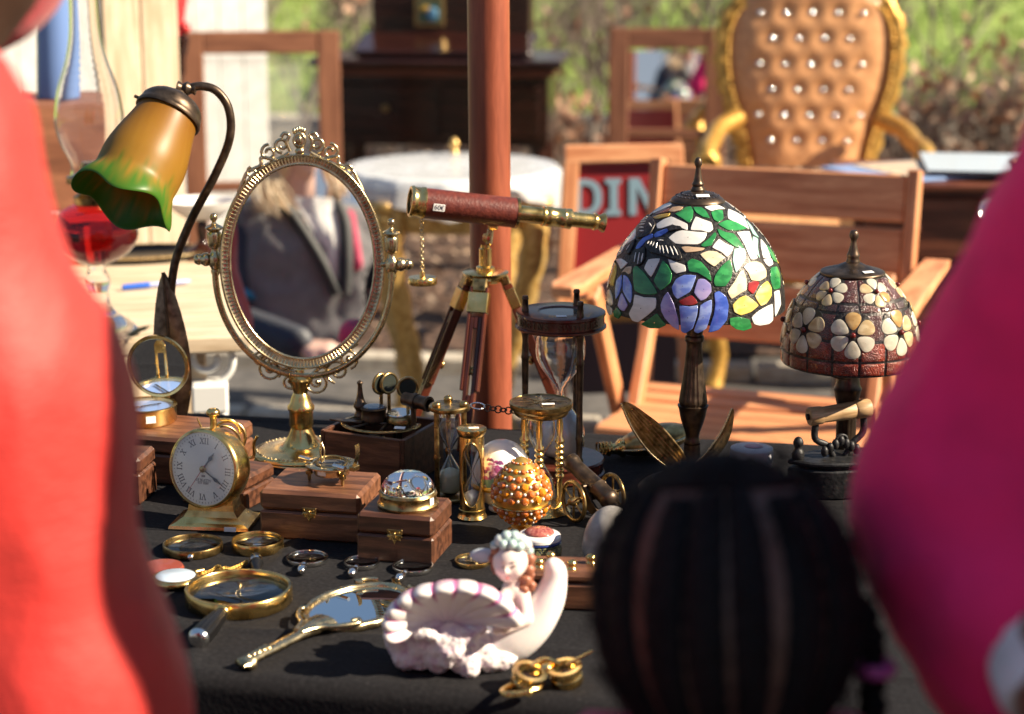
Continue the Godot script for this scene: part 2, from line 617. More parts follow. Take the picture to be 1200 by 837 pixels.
# ================================================================ ground and planting
func ground() -> void:
	var g := MB.new()
	var rows := []
	for r in 25:
		var row := []
		for k in 21:
			row.append(Vector3(lerpf(-150, 150, k / 20.0), 0.0, lerpf(120, -180, r / 24.0)))
		rows.append(row)
	g.grid(rows, false, true)
	struct("ground", g, M.asphalt)
	# mulch bed behind the paving, with an uneven surface
	var fn := FastNoiseLite.new()
	fn.seed = 5
	fn.frequency = 0.9
	var bed := MB.new()
	rows = []
	for r in 40:
		var row := []
		for k in 60:
			var x := lerpf(-9, 9, k / 59.0)
			var z := lerpf(-6.2, -11.6, r / 39.0)
			row.append(Vector3(x, 0.012 + 0.03 * (0.6 + fn.get_noise_2d(x * 2.0, z * 2.0)) * minf(1.0, r * 0.2), z))
		rows.append(row)
	bed.grid(rows, false, true)
	struct("mulch_bed", bed, textured(mat("mulch", Color.WHITE, 0.95), noise_tex(55, 0.035, [[0.0, Color(0.02, 0.012, 0.008)], [0.5, Color(0.07, 0.038, 0.025)], [1.0, Color(0.17, 0.1, 0.065)]], 512, FastNoiseLite.TYPE_SIMPLEX_SMOOTH, 5), Vector3.ONE * 1.1, M.grain, 2.0))
	# grassy bank
	var lawn := MB.new()
	rows = []
	for r in 40:
		var row := []
		for k in 40:
			var x := lerpf(-40, 40, k / 39.0)
			var t := r / 39.0
			var z := lerpf(-11.5, -70, t * t)
			var h := 0.03 + 0.16 * (-11.5 - z) * smoothstep(0.0, 0.15, t) * (1.0 - 0.55 * t)
			row.append(Vector3(x, h + 0.1 * fn.get_noise_2d(x * 0.5, z * 0.5) * t, z))
		rows.append(row)
	lawn.grid(rows, false, true)
	struct("lawn", lawn, M.turf)
	# two lines of pale edging stones either side of the path
	for line in [[-5.4, 0.1], [-6.12, 0.1]]:
		var kerb := Node3D.new()
		kerb.name = numbered("kerb")
		kerb.set_meta("kind", "structure")
		add_child(kerb)
		var st := MB.new().box(Vector3(0, 0.02, 0), Vector3(0.49, 0.06, 0.085), 0.008).mesh()
		for k in 16:
			var x := -4.0 + k * 0.5
			obj("edging_stone", st, M.kerbstone, kerb, xform(Vector3(x, rng.randf() * 0.004, line[0] + (x + 1.0) * 0.12), -0.119 + rng.randf_range(-0.01, 0.01)))
	# grey kerb between the bed and the grass
	var wall := Node3D.new()
	wall.name = numbered("kerb")
	wall.set_meta("kind", "structure")
	add_child(wall)
	var ws := MB.new().box(Vector3(0, 0.09, 0), Vector3(0.98, 0.2, 0.16), 0.015).mesh()
	for k in 14:
		obj("edging_stone", ws, M.kerbstone, wall, xform(Vector3(-6.5 + k, rng.randf() * 0.01, -11.5), rng.randf_range(-0.01, 0.01)))
	litter()

func leaf_mesh(l: float, w: float, curl: float) -> ArrayMesh:
	var mb := MB.new()
	var rows := []
	for r in 5:
		var t := r / 4.0
		var ww := w * sin(PI * clampf(t * 0.9 + 0.05, 0, 1))
		rows.append([Vector3(-ww, curl * l * (0.6 + t * t), t * l), Vector3(0, curl * l * t * t * 0.4, t * l), Vector3(ww, curl * l * (0.5 + t * t * 0.6), t * l)])
	mb.grid(rows, false, true)
	return mb.mesh()

func scatter(called: String, mesh: ArrayMesh, m: Material, xs: Array, cols: Array, label: String, category: String) -> void:
	var mm := MultiMesh.new()
	mm.transform_format = MultiMesh.TRANSFORM_3D
	mm.use_colors = true
	mm.mesh = mesh
	mm.instance_count = xs.size()
	for i in xs.size():
		mm.set_instance_transform(i, xs[i])
		mm.set_instance_color(i, cols[i])
	var o := MultiMeshInstance3D.new()
	o.name = numbered(called)
	o.multimesh = mm
	o.material_override = m
	o.set_meta("kind", "stuff")
	o.set_meta("label", label)
	o.set_meta("category", category)
	add_child(o)

func litter() -> void:
	var lm := mat("dry_leaf", Color.WHITE, 0.6)
	lm.vertex_color_use_as_albedo = true
	lm.backlight_enabled = true
	lm.backlight = Color(0.5, 0.4, 0.3)
	var xs := []
	var cols := []
	for i in 5200:
		var z := -6.25 - pow(rng.randf(), 0.8) * 5.2
		var x := rng.randf_range(-4.2, 4.2)
		xs.append(Transform3D(Basis.from_euler(Vector3(rng.randf_range(-0.6, 0.6), rng.randf() * TAU, rng.randf_range(-0.6, 0.6))).scaled(Vector3.ONE * rng.randf_range(0.6, 1.5)), Vector3(x, 0.045 + rng.randf() * 0.02, z)))
		var t := rng.randf()
		cols.append(Color(0.24, 0.15, 0.1).lerp(Color(0.6, 0.46, 0.34), t * t) * rng.randf_range(0.5, 1.1))
	scatter("leaf_litter", leaf_mesh(0.045, 0.014, 0.15), lm, xs, cols, "dry brown leaf litter lying on the mulch bed", "leaves")
	var gm := mat("grass_blade", Color.WHITE, 0.6)
	gm.vertex_color_use_as_albedo = true
	gm.backlight_enabled = true
	gm.backlight = Color(0.5, 0.6, 0.25)
	var tuft := MB.new()
	for k in 7:
		var a := k * 0.9
		var d := Vector3(cos(a), 0, sin(a))
		var s := Vector3(-d.z, 0, d.x) * 0.006
		var p := d * 0.02
		var q := p + d * 0.035 + Vector3(0, 0.09, 0)
		tuft.flat([p - s, p + s, q], Vector3.UP + d)
	xs = []
	cols = []
	for i in 9000:
		var t := rng.randf()
		var z := -11.6 - t * t * 14.0
		var x := rng.randf_range(-1, 1) * (3.4 - (z + 11.6) * 0.32)
		var tt := sqrt((-11.5 - z) / 58.5)
		var h := 0.03 + 0.16 * (-11.5 - z) * smoothstep(0.0, 0.15, tt) * (1.0 - 0.55 * tt)
		xs.append(Transform3D(Basis.from_euler(Vector3(0, rng.randf() * TAU, 0)).scaled(Vector3.ONE * rng.randf_range(0.7, 1.7)), Vector3(x, h - 0.03, z)))
		cols.append(Color(0.14, 0.24, 0.045).lerp(Color(0.38, 0.42, 0.12), rng.randf()) * rng.randf_range(0.8, 1.15))
	scatter("grass", tuft.mesh(), gm, xs, cols, "rough green grass growing on the bank behind", "grass")
	# shrubs: bare or with last year's leaves
	var wood := mat("twig", Color.WHITE, 0.8)
	textured(wood, noise_tex(61, 0.03, [[0.0, Color(0.12, 0.095, 0.075)], [1.0, Color(0.36, 0.3, 0.25)]], 128), Vector3.ONE * 6.0)
	var dry := mat("hanging_leaf", Color.WHITE, 0.6)
	dry.vertex_color_use_as_albedo = true
	dry.backlight_enabled = true
	dry.backlight = Color(0.5, 0.35, 0.22)
	var spots := [
		[2.35, -9.0, 0.85, 260, "low russet-leaved hedge shrub behind the stacked boards"],
		[1.75, -9.3, 0.8, 200, "low brown-leaved shrub just behind the carved throne"],
		[2.2, -10.9, 2.0, 26, "tall bare shrub rising beside the throne's carved frame"],
		[1.4, -11.0, 1.9, 20, "bare twiggy shrub directly behind the throne back"],
		[0.35, -10.4, 1.7, 60, "bare shrub with pale tips between cabinet and window frame"],
		[0.15, -9.2, 0.7, 230, "low dry-leaved shrub beside the dark cabinet's legs"],
		[-0.7, -10.9, 1.8, 40, "bare shrub standing behind the dark writing cabinet"],
		[-1.25, -9.9, 1.7, 60, "grey-twigged bare shrub above the broad brown window frame"],
		[-2.0, -10.6, 1.7, 60, "bare shrub next to the white board fence"],
		[0.75, -11.1, 1.8, 40, "thin bare shrub above the small brown window frame"]]
	for s in spots:
		shrub(s, wood, dry)

func shrub(s: Array, wood: Material, dry: Material) -> void:
	var t := thing("shrub", s[4], "shrub", xform(Vector3(s[0], 0.0, s[1])), "shrubs behind the stall")
	var br := MB.new()
	var lv := MB.new()
	var tips := []
	var hh: float = s[2]
	var ns := 9 if hh < 1.2 else 5
	for k in ns:
		var a := TAU * k / float(ns) + rng.randf() * 0.6
		var d := Vector3(cos(a) * rng.randf_range(0.2, 0.75), 1.0, sin(a) * rng.randf_range(0.2, 0.75)).normalized()
		twig(br, Vector3(cos(a), 0, sin(a)) * 0.05, d, hh * rng.randf_range(0.4, 0.62), 0.011 * (0.6 + hh * 0.4), 3, tips)
	obj("branches", br, wood, t)
	for k in int(s[3]):
		var p: Vector3 = tips[rng.randi() % tips.size()]
		p += Vector3(rng.randf_range(-0.09, 0.09), rng.randf_range(-0.12, 0.06), rng.randf_range(-0.09, 0.09))
		p.y = maxf(p.y, 0.06)
		lv.at(Transform3D(Basis.from_euler(Vector3(rng.randf() * TAU, rng.randf() * TAU, rng.randf() * TAU)), p))
		var q := rng.randf()
		lv.paint(Color(0.26, 0.125, 0.07).lerp(Color(0.66, 0.46, 0.33), q * q))
		var l := rng.randf_range(0.04, 0.075)
		lv.grid([[Vector3(-0.3 * l, 0.1 * l, 0), Vector3(0, 0, -0.1 * l), Vector3(0.3 * l, 0.12 * l, 0)], [Vector3(-0.33 * l, 0.14 * l, 0.5 * l), Vector3(0, 0, 0.5 * l), Vector3(0.33 * l, 0.1 * l, 0.55 * l)], [Vector3(-0.05 * l, 0.1 * l, l), Vector3(0, 0.08 * l, 1.02 * l), Vector3(0.05 * l, 0.1 * l, l)]], false, true)
	if lv.v.size():
		obj("foliage", lv, dry, t)

func twig(mb: MB, p: Vector3, d: Vector3, l: float, r: float, depth: int, tips: Array) -> void:
	var pts := [p]
	var rad := [r]
	var q := p
	var dir := d
	for k in 4:
		dir = (dir + Vector3(rng.randf_range(-0.25, 0.25), rng.randf_range(-0.1, 0.2), rng.randf_range(-0.25, 0.25))).normalized()
		q += dir * l / 4.0
		pts.append(q)
		rad.append(r * (1.0 - 0.15 * (k + 1)))
		if depth > 0 and k >= 1:
			for e in (2 if depth > 1 else 1):
				var side := Vector3(rng.randf_range(-1, 1), rng.randf_range(-0.1, 0.7), rng.randf_range(-1, 1)).normalized()
				twig(mb, q, (dir + side * 0.9).normalized(), l * 0.55, r * 0.55, depth - 1, tips)
	mb.tube(pts, rad, 5 if depth > 1 else 4)
	if depth <= 1:
		tips.append(q)
		tips.append(pts[2])

# ================================================================ furniture behind the stall
func rod(mb: MB, a: Vector3, b: Vector3, w: float, d: float, bev := 0.002) -> void:
	# a squared bar from a to b, w wide across the view and d deep
	var y := (b - a).normalized()
	var x := y.cross(Vector3.BACK).normalized()
	if x.length() < 0.5:
		x = Vector3.RIGHT
	var t := Transform3D(Basis(x, y, x.cross(y)), (a + b) * 0.5)
	mb.at(t)
	mb.box(Vector3.ZERO, Vector3(w, (b - a).length(), d), bev)
	mb.at(Transform3D.IDENTITY)

func bar(called: String, a: Vector3, b: Vector3, w: float, d: float, m: Material, parent: Node3D, bev := 0.003) -> void:
	var y := (b - a).normalized()
	var x := y.cross(Vector3.BACK).normalized()
	var t := Transform3D(Basis(x, y, x.cross(y)), (a + b) * 0.5)
	obj(called, MB.new().box(Vector3.ZERO, Vector3(w, (b - a).length(), d), bev), m, parent, t)

func wooden_armchair() -> void:
	var o := thing("folding_armchair", "reddish slatted wooden garden armchair standing behind the stained-glass lamps", "chair", xform(Vector3(0.49, 0, -3.94), deg_to_rad(-20)))
	# seat slats run across
	for k in 6:
		obj("seat_slat", MB.new().box(Vector3.ZERO, Vector3(0.53, 0.02, 0.058), 0.004), M.teak_x, o, xform(Vector3(0, 0.405 + 0.004 * absf(k - 2.5), 0.19 - k * 0.068)))
	# back rails, the back leaning a little
	for k in [[0.845, 0.1], [0.72, 0.125], [0.585, 0.125]]:
		var y: float = k[0]
		obj("back_slat", MB.new().box(Vector3.ZERO, Vector3(0.53, k[1], 0.02), 0.004), M.teak_x, o, xform(Vector3(0, y, -0.2 - (y - 0.4) * 0.16), 0, -0.16))
	for s in [-1.0, 1.0]:
		bar("stile", Vector3(0.28 * s, 0.36, -0.18), Vector3(0.28 * s, 0.905, -0.285), 0.026, 0.05, M.teak_y, o)
		# crossing legs
		bar("leg", Vector3(0.25 * s, 0.0, 0.23), Vector3(0.25 * s, 0.69, -0.2), 0.024, 0.045, M.teak_y, o)
		bar("leg", Vector3(0.295 * s, 0.0, -0.3), Vector3(0.295 * s, 0.685, 0.14), 0.024, 0.045, M.teak_y, o)
		obj("seat_rail", MB.new().box(Vector3.ZERO, Vector3(0.022, 0.045, 0.44), 0.003), M.teak_z, o, xform(Vector3(0.225 * s, 0.372, 0.02)))
		# armrest with a rounded nose
		var poly := PackedVector2Array()
		for q in [[-0.028, -0.32], [0.028, -0.32], [0.033, 0.1], [0.036, 0.2], [0.022, 0.235], [-0.022, 0.235], [-0.036, 0.2], [-0.033, 0.1]]:
			poly.append(Vector2(q[0], q[1]))
		var ar := MB.new().prism(poly, -0.012, 0.012, 0.004)
		obj("armrest", ar, M.teak_y, o, Transform3D(Basis(Vector3.RIGHT, Vector3.BACK, Vector3.DOWN), Vector3(0.33 * s, 0.7, 0.0)))
	obj("stretcher", MB.new().box(Vector3.ZERO, Vector3(0.56, 0.03, 0.022), 0.003), M.teak_x, o, xform(Vector3(0, 0.2, -0.14)))

func throne() -> void:
	var base := on_z(948, 300, -6.35)
	var o := thing("carved_throne", "gilded carved throne armchair with buttoned orange-tan leather back", "armchair", xform(Vector3(base.x - 0.02, 0, -6.3), deg_to_rad(-5)))
	var gold := textured(mat("old_gilt", Color.WHITE, 0.38, 0.55), noise_tex(71, 0.03, [[0.0, Color(0.26, 0.12, 0.02)], [0.5, Color(0.6, 0.34, 0.075)], [1.0, Color(0.75, 0.5, 0.15)]], 256), Vector3.ONE * 6.0)
	var hide := textured(mat("tan_hide", Color.WHITE, 0.38), noise_tex(72, 0.03, [[0.0, Color(0.5, 0.235, 0.1)], [0.6, Color(0.6, 0.3, 0.13)], [1.0, Color(0.68, 0.37, 0.17)]], 256), Vector3.ONE * 5.0, M.grain, 0.05)
	# outline of the back, in metres, centre at x=0
	var half := [[0.2, 0.6], [0.215, 0.68], [0.245, 0.78], [0.275, 0.88], [0.285, 0.98], [0.275, 1.07], [0.235, 1.135], [0.17, 1.15], [0.12, 1.18], [0.06, 1.215], [0.0, 1.225]]
	var outl := []
	for q in half:
		outl.append(Vector3(q[0], q[1], 0))
	for i in range(half.size() - 2, -1, -1):
		outl.append(Vector3(-half[i][0], half[i][1], 0))
	var path := smooth_path(outl, 6)
	# cushioned back: tufted sheet
	var knobs := []
	for r in 6:
		var cnt := 4 if r % 2 == 0 else 5
		for k in cnt:
			knobs.append(Vector2((k - (cnt - 1) * 0.5) * 0.082, 0.685 + r * 0.082))
	var rows := []
	for r in 46:
		var row := []
		var y := lerpf(0.6, 1.22, r / 45.0)
		var wid := 0.2
		for p in path:
			if p.x > 0 and absf(p.y - y) < 0.03:
				wid = maxf(p.x - 0.012, 0.02)
				break
		for k in 41:
			var u := k / 20.0 - 1.0
			var x := u * wid
			var z := 0.055 * (1.0 - pow(absf(u), 4.0)) * smoothstep(1.235, 1.15, y)
			for q in knobs:
				var dd: float = Vector2(x, y).distance_to(q)
				z -= 0.012 * exp(-dd * dd / 0.0009)
			row.append(Vector3(x, y, z))
		rows.append(row)
	var tilt := xform(Vector3(0, 0, -0.02), 0, -0.12)
	obj("back_cushion", MB.new().grid(rows, false, false), hide, o, tilt)
	obj("back_panel", MB.new().box(Vector3(0, 0.88, -0.025), Vector3(0.42, 0.56, 0.03), 0.01), gold, o, tilt)
	for q in knobs:
		obj("button", MB.new().ball(Vector3.ZERO, Vector3(0.0105, 0.0105, 0.006), 10), M.silver, o, tilt * xform(Vector3(q.x, q.y, 0.044)))
	# carved frame: a moulding with a beaded inner edge and leaf swellings
	var rad := []
	for i in path.size():
		rad.append(0.026 + 0.006 * sin(i * 1.3) + 0.004 * sin(i * 3.1))
	obj("back_frame", MB.new().tube(path, rad, 10), gold, o, tilt)
	var bead := MB.new()
	for i in path.size():
		var p: Vector3 = path[i]
		bead.ball(Vector3(p.x * 0.93, 0.6 + (p.y - 0.6) * 0.965, 0.024), 0.009, 6)
	obj("carving", bead, gold, o, tilt)
	var crest := MB.new()
	for s in [-1.0, 1.0]:
		var sp := []
		for k in 26:
			var a := k * 0.33
			sp.append(Vector3(s * (0.1 - cos(a) * 0.05 * (1 - k / 30.0)), 1.25 + sin(a) * 0.05 * (1 - k / 30.0), 0.0))
		crest.tube(sp, 0.014, 7)
	crest.ball(Vector3(0, 1.29, 0), Vector3(0.05, 0.06, 0.025), 12)
	obj("crest", crest, gold, o, tilt)
	# seat, arms, legs
	obj("seat_cushion", MB.new().box(Vector3(0, 0.47, 0.26), Vector3(0.56, 0.12, 0.52), 0.05), hide, o)
	obj("seat_frame", MB.new().box(Vector3(0, 0.37, 0.26), Vector3(0.62, 0.09, 0.58), 0.02), gold, o)
	for s in [-1.0, 1.0]:
		var arm := smooth_path([Vector3(0.23 * s, 0.76, -0.03), Vector3(0.29 * s, 0.74, 0.08), Vector3(0.315 * s, 0.71, 0.2), Vector3(0.325 * s, 0.71, 0.29), Vector3(0.33 * s, 0.69, 0.36), Vector3(0.33 * s, 0.65, 0.37), Vector3(0.325 * s, 0.645, 0.33)], 6)
		obj("armrest", MB.new().tube(arm, 0.03, 10), gold, o)
		var scroll := MB.new().ball(Vector3(0.33 * s, 0.665, 0.35), Vector3(0.045, 0.05, 0.05), 14)
		scroll.ring(Vector3(0.33 * s, 0.665, 0.395), Vector3.BACK, 0.028, 0.01, 16, 6)
		obj("arm_scroll", scroll, gold, o)
		obj("arm_post", MB.new().tube(smooth_path([Vector3(0.32 * s, 0.66, 0.28), Vector3(0.29 * s, 0.55, 0.27), Vector3(0.3 * s, 0.4, 0.36)], 5), 0.026, 8), gold, o)
		for z in [0.5, 0.02]:
			obj("leg", MB.new().tube(smooth_path([Vector3(0.27 * s, 0.36, z), Vector3(0.31 * s, 0.26, z + 0.03), Vector3(0.28 * s, 0.1, z), Vector3(0.3 * s, 0.0, z + 0.04)], 5), [0.04, 0.04, 0.045, 0.045, 0.043, 0.04, 0.036, 0.033, 0.03, 0.028, 0.026, 0.024, 0.024, 0.026, 0.03, 0.034], 9), gold, o)

func writing_cabinet() -> void:
	var c := on_z(520, 100, -7.5)
	var o := thing("writing_cabinet", "near-black polished writing cabinet with a hutch and small framed emblem", "cabinet", xform(Vector3(c.x, 0, -7.7), deg_to_rad(-6)))
	var m: Material = M.cabinet_x
	obj("desk_top", MB.new().box(Vector3(0, 0.845, 0.05), Vector3(0.96, 0.03, 0.52), 0.008), m, o)
	obj("top_moulding", MB.new().box(Vector3(0, 0.812, 0.04), Vector3(0.9, 0.034, 0.47), 0.012), M.drawer_x, o)
	obj("carcase", MB.new().box(Vector3(0, 0.66, 0.0), Vector3(0.84, 0.27, 0.4), 0.005), m, o)
	for k in 2:
		var d := obj("drawer", MB.new().box(Vector3(0, 0, 0.008), Vector3(0.38, 0.2, 0.016), 0.005), m, o, xform(Vector3(-0.2 + 0.4 * k, 0.66, 0.2)))
		obj("knob", MB.new().ball(Vector3(0, 0.01, 0.03), 0.016, 10), M.antique_brass, d)
	obj("writing_slope", MB.new().box(Vector3.ZERO, Vector3(0.68, 0.022, 0.3), 0.006), m, o, xform(Vector3(0.02, 0.905, 0.12), 0, 0.18))
	obj("slope_side", MB.new().box(Vector3(0.02, 0.873, 0.1), Vector3(0.64, 0.026, 0.3), 0.004), m, o)
	obj("hutch", MB.new().box(Vector3(0.02, 1.15, -0.1), Vector3(0.62, 0.5, 0.18), 0.006), m, o)
	obj("hutch_cornice", MB.new().box(Vector3(0.02, 1.415, -0.1), Vector3(0.68, 0.03, 0.24), 0.01), m, o)
	var em := obj("emblem_frame", MB.new().box(Vector3.ZERO, Vector3(0.115, 0.115, 0.012), 0.004), M.antique_brass, o, xform(Vector3(-0.06, 1.02, -0.002)))
	obj("emblem_ground", MB.new().box(Vector3(0, 0, 0.006), Vector3(0.088, 0.088, 0.004), 0.001), mat("emblem_green", Color(0.05, 0.09, 0.05), 0.4), em)
	obj("emblem_figure", MB.new().ball(Vector3(0.012, -0.008, 0.009), Vector3(0.022, 0.028, 0.004), 10), mat("emblem_blue", Color(0.1, 0.25, 0.4), 0.3), em)
	obj("emblem_leaf", MB.new().ball(Vector3(-0.018, 0.012, 0.009), Vector3(0.02, 0.012, 0.003), 10), mat("emblem_gold", Color(0.5, 0.3, 0.04), 0.35), em)
	for x in [-0.38, 0.38]:
		for z in [-0.16, 0.16]:
			obj("leg", MB.new().lathe(prof([0, 0, 0.022, 0, 0.024, 0.02, 0.016, 0.05, 0.028, 0.16, 0.03, 0.3, 0.018, 0.36, 0.034, 0.4, 0.034, 0.52, 0, 0.52]), 10), m, o, xform(Vector3(x, 0.0, z)))

func window_frame(called_label: String, p: Vector3, yaw: float, w: float, h: float, lean: float, bars: Array, glass: Material) -> void:
	var o := thing("window_frame", called_label, "window frame", xform(p, yaw, lean))
	var rw := 0.075
	for s in [-1.0, 1.0]:
		obj("stile", MB.new().box(Vector3.ZERO, Vector3(rw, h, 0.04), 0.004), M.frame_y, o, xform(Vector3((w - rw) * 0.5 * s, h * 0.5, 0)))
	for y in [rw * 0.5, h - rw * 0.5]:
		obj("rail", MB.new().box(Vector3.ZERO, Vector3(w - 2 * rw - 0.001, rw, 0.038), 0.004), M.frame_x, o, xform(Vector3(0, y, 0)))
	for b in bars:
		obj("glazing_bar", MB.new().box(Vector3.ZERO, Vector3(w - 2 * rw - 0.001, 0.035, 0.03), 0.003), M.frame_x, o, xform(Vector3(0, b, 0)))
	var ys := [rw]
	for b in bars:
		ys.append(b)
	ys.append(h - rw)
	for i in ys.size() - 1:
		obj("pane", MB.new().box(Vector3.ZERO, Vector3(w - 2 * rw + 0.01, ys[i + 1] - ys[i] - 0.02, 0.004), 0.0), glass, o, xform(Vector3(0, (ys[i] + ys[i + 1]) * 0.5, -0.004)))

func gilt_round_table() -> void:
	var c := on_y(530, 192, 0.75)
	var o := thing("round_table", "round gilded side table with its white top wrapped in plastic film", "table", xform(Vector3(c.x, 0, c.z)))
	obj("table_top", MB.new().lathe(prof([0, 0.7, 0.275, 0.7, 0.29, 0.712, 0.29, 0.728, 0.28, 0.74, 0, 0.74]), 40), M.white_enamel, o)
	var gold := textured(mat("pale_gilt", Color.WHITE, 0.35, 0.45), noise_tex(73, 0.03, [[0.0, Color(0.28, 0.14, 0.03)], [0.5, Color(0.6, 0.38, 0.12)], [1.0, Color(0.74, 0.55, 0.25)]], 256), Vector3.ONE * 6.0)
	obj("apron", MB.new().lathe(prof([0.235, 0.59, 0.262, 0.6, 0.268, 0.64, 0.258, 0.655, 0.27, 0.67, 0.272, 0.699, 0.2, 0.699]), 48, 0.75, 24, 0.03), gold, o)
	for k in 4:
		var a := TAU * k / 4.0 + 0.62
		var d := Vector3(cos(a), 0, sin(a))
		var path := smooth_path([d * 0.25 + Vector3(0, 0.69, 0), d * 0.275 + Vector3(0, 0.56, 0), d * 0.235 + Vector3(0, 0.38, 0), d * 0.17 + Vector3(0, 0.16, 0), d * 0.19 + Vector3(0, 0.03, 0), d * 0.225 + Vector3(0, 0.0, 0)], 5)
		var rad := []
		for i in path.size():
			rad.append(lerpf(0.042, 0.02, i / float(path.size() - 1)) + 0.004 * sin(i * 2.2))
		obj("leg", MB.new().tube(path, rad, 10), gold, o)
		var orn := MB.new()
		for j in 5:
			orn.ball(d * (0.3 - 0.008 * j) + Vector3(0, 0.67 - 0.035 * j, 0), Vector3(0.03, 0.024, 0.03) * (1.0 - 0.1 * j), 8)
		obj("leaf_carving", orn, gold, o)
	# film: wrinkled, falling a little way over the edge
	var fn := FastNoiseLite.new()
	fn.seed = 3
	fn.frequency = 3.0
	var rows := []
	for r in 22:
		var row := []
		for k in 72:
			var a := TAU * k / 72.0
			var t := r / 21.0
			var rr := minf(0.295, t * 0.38)
			var y := 0.745
			if t * 0.38 > 0.295:
				y -= (t * 0.38 - 0.295) * (0.95 + 0.25 * sin(a * 5.0))
				rr += (t * 0.38 - 0.295) * 0.3 + 0.008 * sin(a * 13.0) + 0.006 * sin(a * 29.0)
			y += 0.004 * fn.get_noise_2d(cos(a) * rr * 9.0, sin(a) * rr * 9.0)
			row.append(Vector3(cos(a) * rr, y, sin(a) * rr))
		rows.append(row)
	var film := mat("film", Color(0.85, 0.88, 0.92), 0.2)
	film.albedo_color.a = 0.42
	film.transparency = BaseMaterial3D.TRANSPARENCY_ALPHA
	obj("plastic_film", MB.new().grid(rows, true, true), film, o)
	obj("finial", MB.new().lathe(prof_s([0, 0.752, 0.014, 0.753, 0.008, 0.765, 0.014, 0.78, 0.006, 0.795, 0, 0.797]), 10), gold, o, xform(Vector3(0.0, 0, -0.2)))

func diner_sign() -> void:
	var c := on_z(722, 240, -4.95)
	var o := thing("sign_board", "wood-framed dark red sign board with pale lettering behind the armchair", "sign", xform(Vector3(c.x + 0.03, 0, -5.0), deg_to_rad(8), -0.08))
	var top := c.y + 0.14
	for s in [-1.0, 1.0]:
		obj("side_rail", MB.new().box(Vector3.ZERO, Vector3(0.04, top, 0.03), 0.003), M.teak_y, o, xform(Vector3(0.16 * s, top * 0.5, 0.012), 0, 0, 0.06 * s))
	obj("top_rail", MB.new().box(Vector3(0.0, top - 0.02, 0.012), Vector3(0.31, 0.045, 0.031), 0.003), M.teak_x, o)
	obj("board", MB.new().box(Vector3(0, top - 0.19, 0), Vector3(0.3, 0.29, 0.012), 0.002), mat("sign_red", Color(0.22, 0.008, 0.012), 0.45), o)
	obj("lower_board", MB.new().box(Vector3(0, top - 0.5, 0), Vector3(0.28, 0.3, 0.012), 0.002), mat("sign_dark", Color(0.03, 0.012, 0.02), 0.45), o)
	obj("stripe", MB.new().box(Vector3(0, top - 0.43, 0.008), Vector3(0.27, 0.06, 0.003), 0.001), mat("sign_gold", Color(0.35, 0.16, 0.03), 0.5), o)
	text("lettering", "DIN", 0.1, mat("sign_letter", Color(0.17, 0.27, 0.34), 0.5), o, xform(Vector3(-0.018, top - 0.135, 0.009)), 0.004, "Droid Sans", 700)

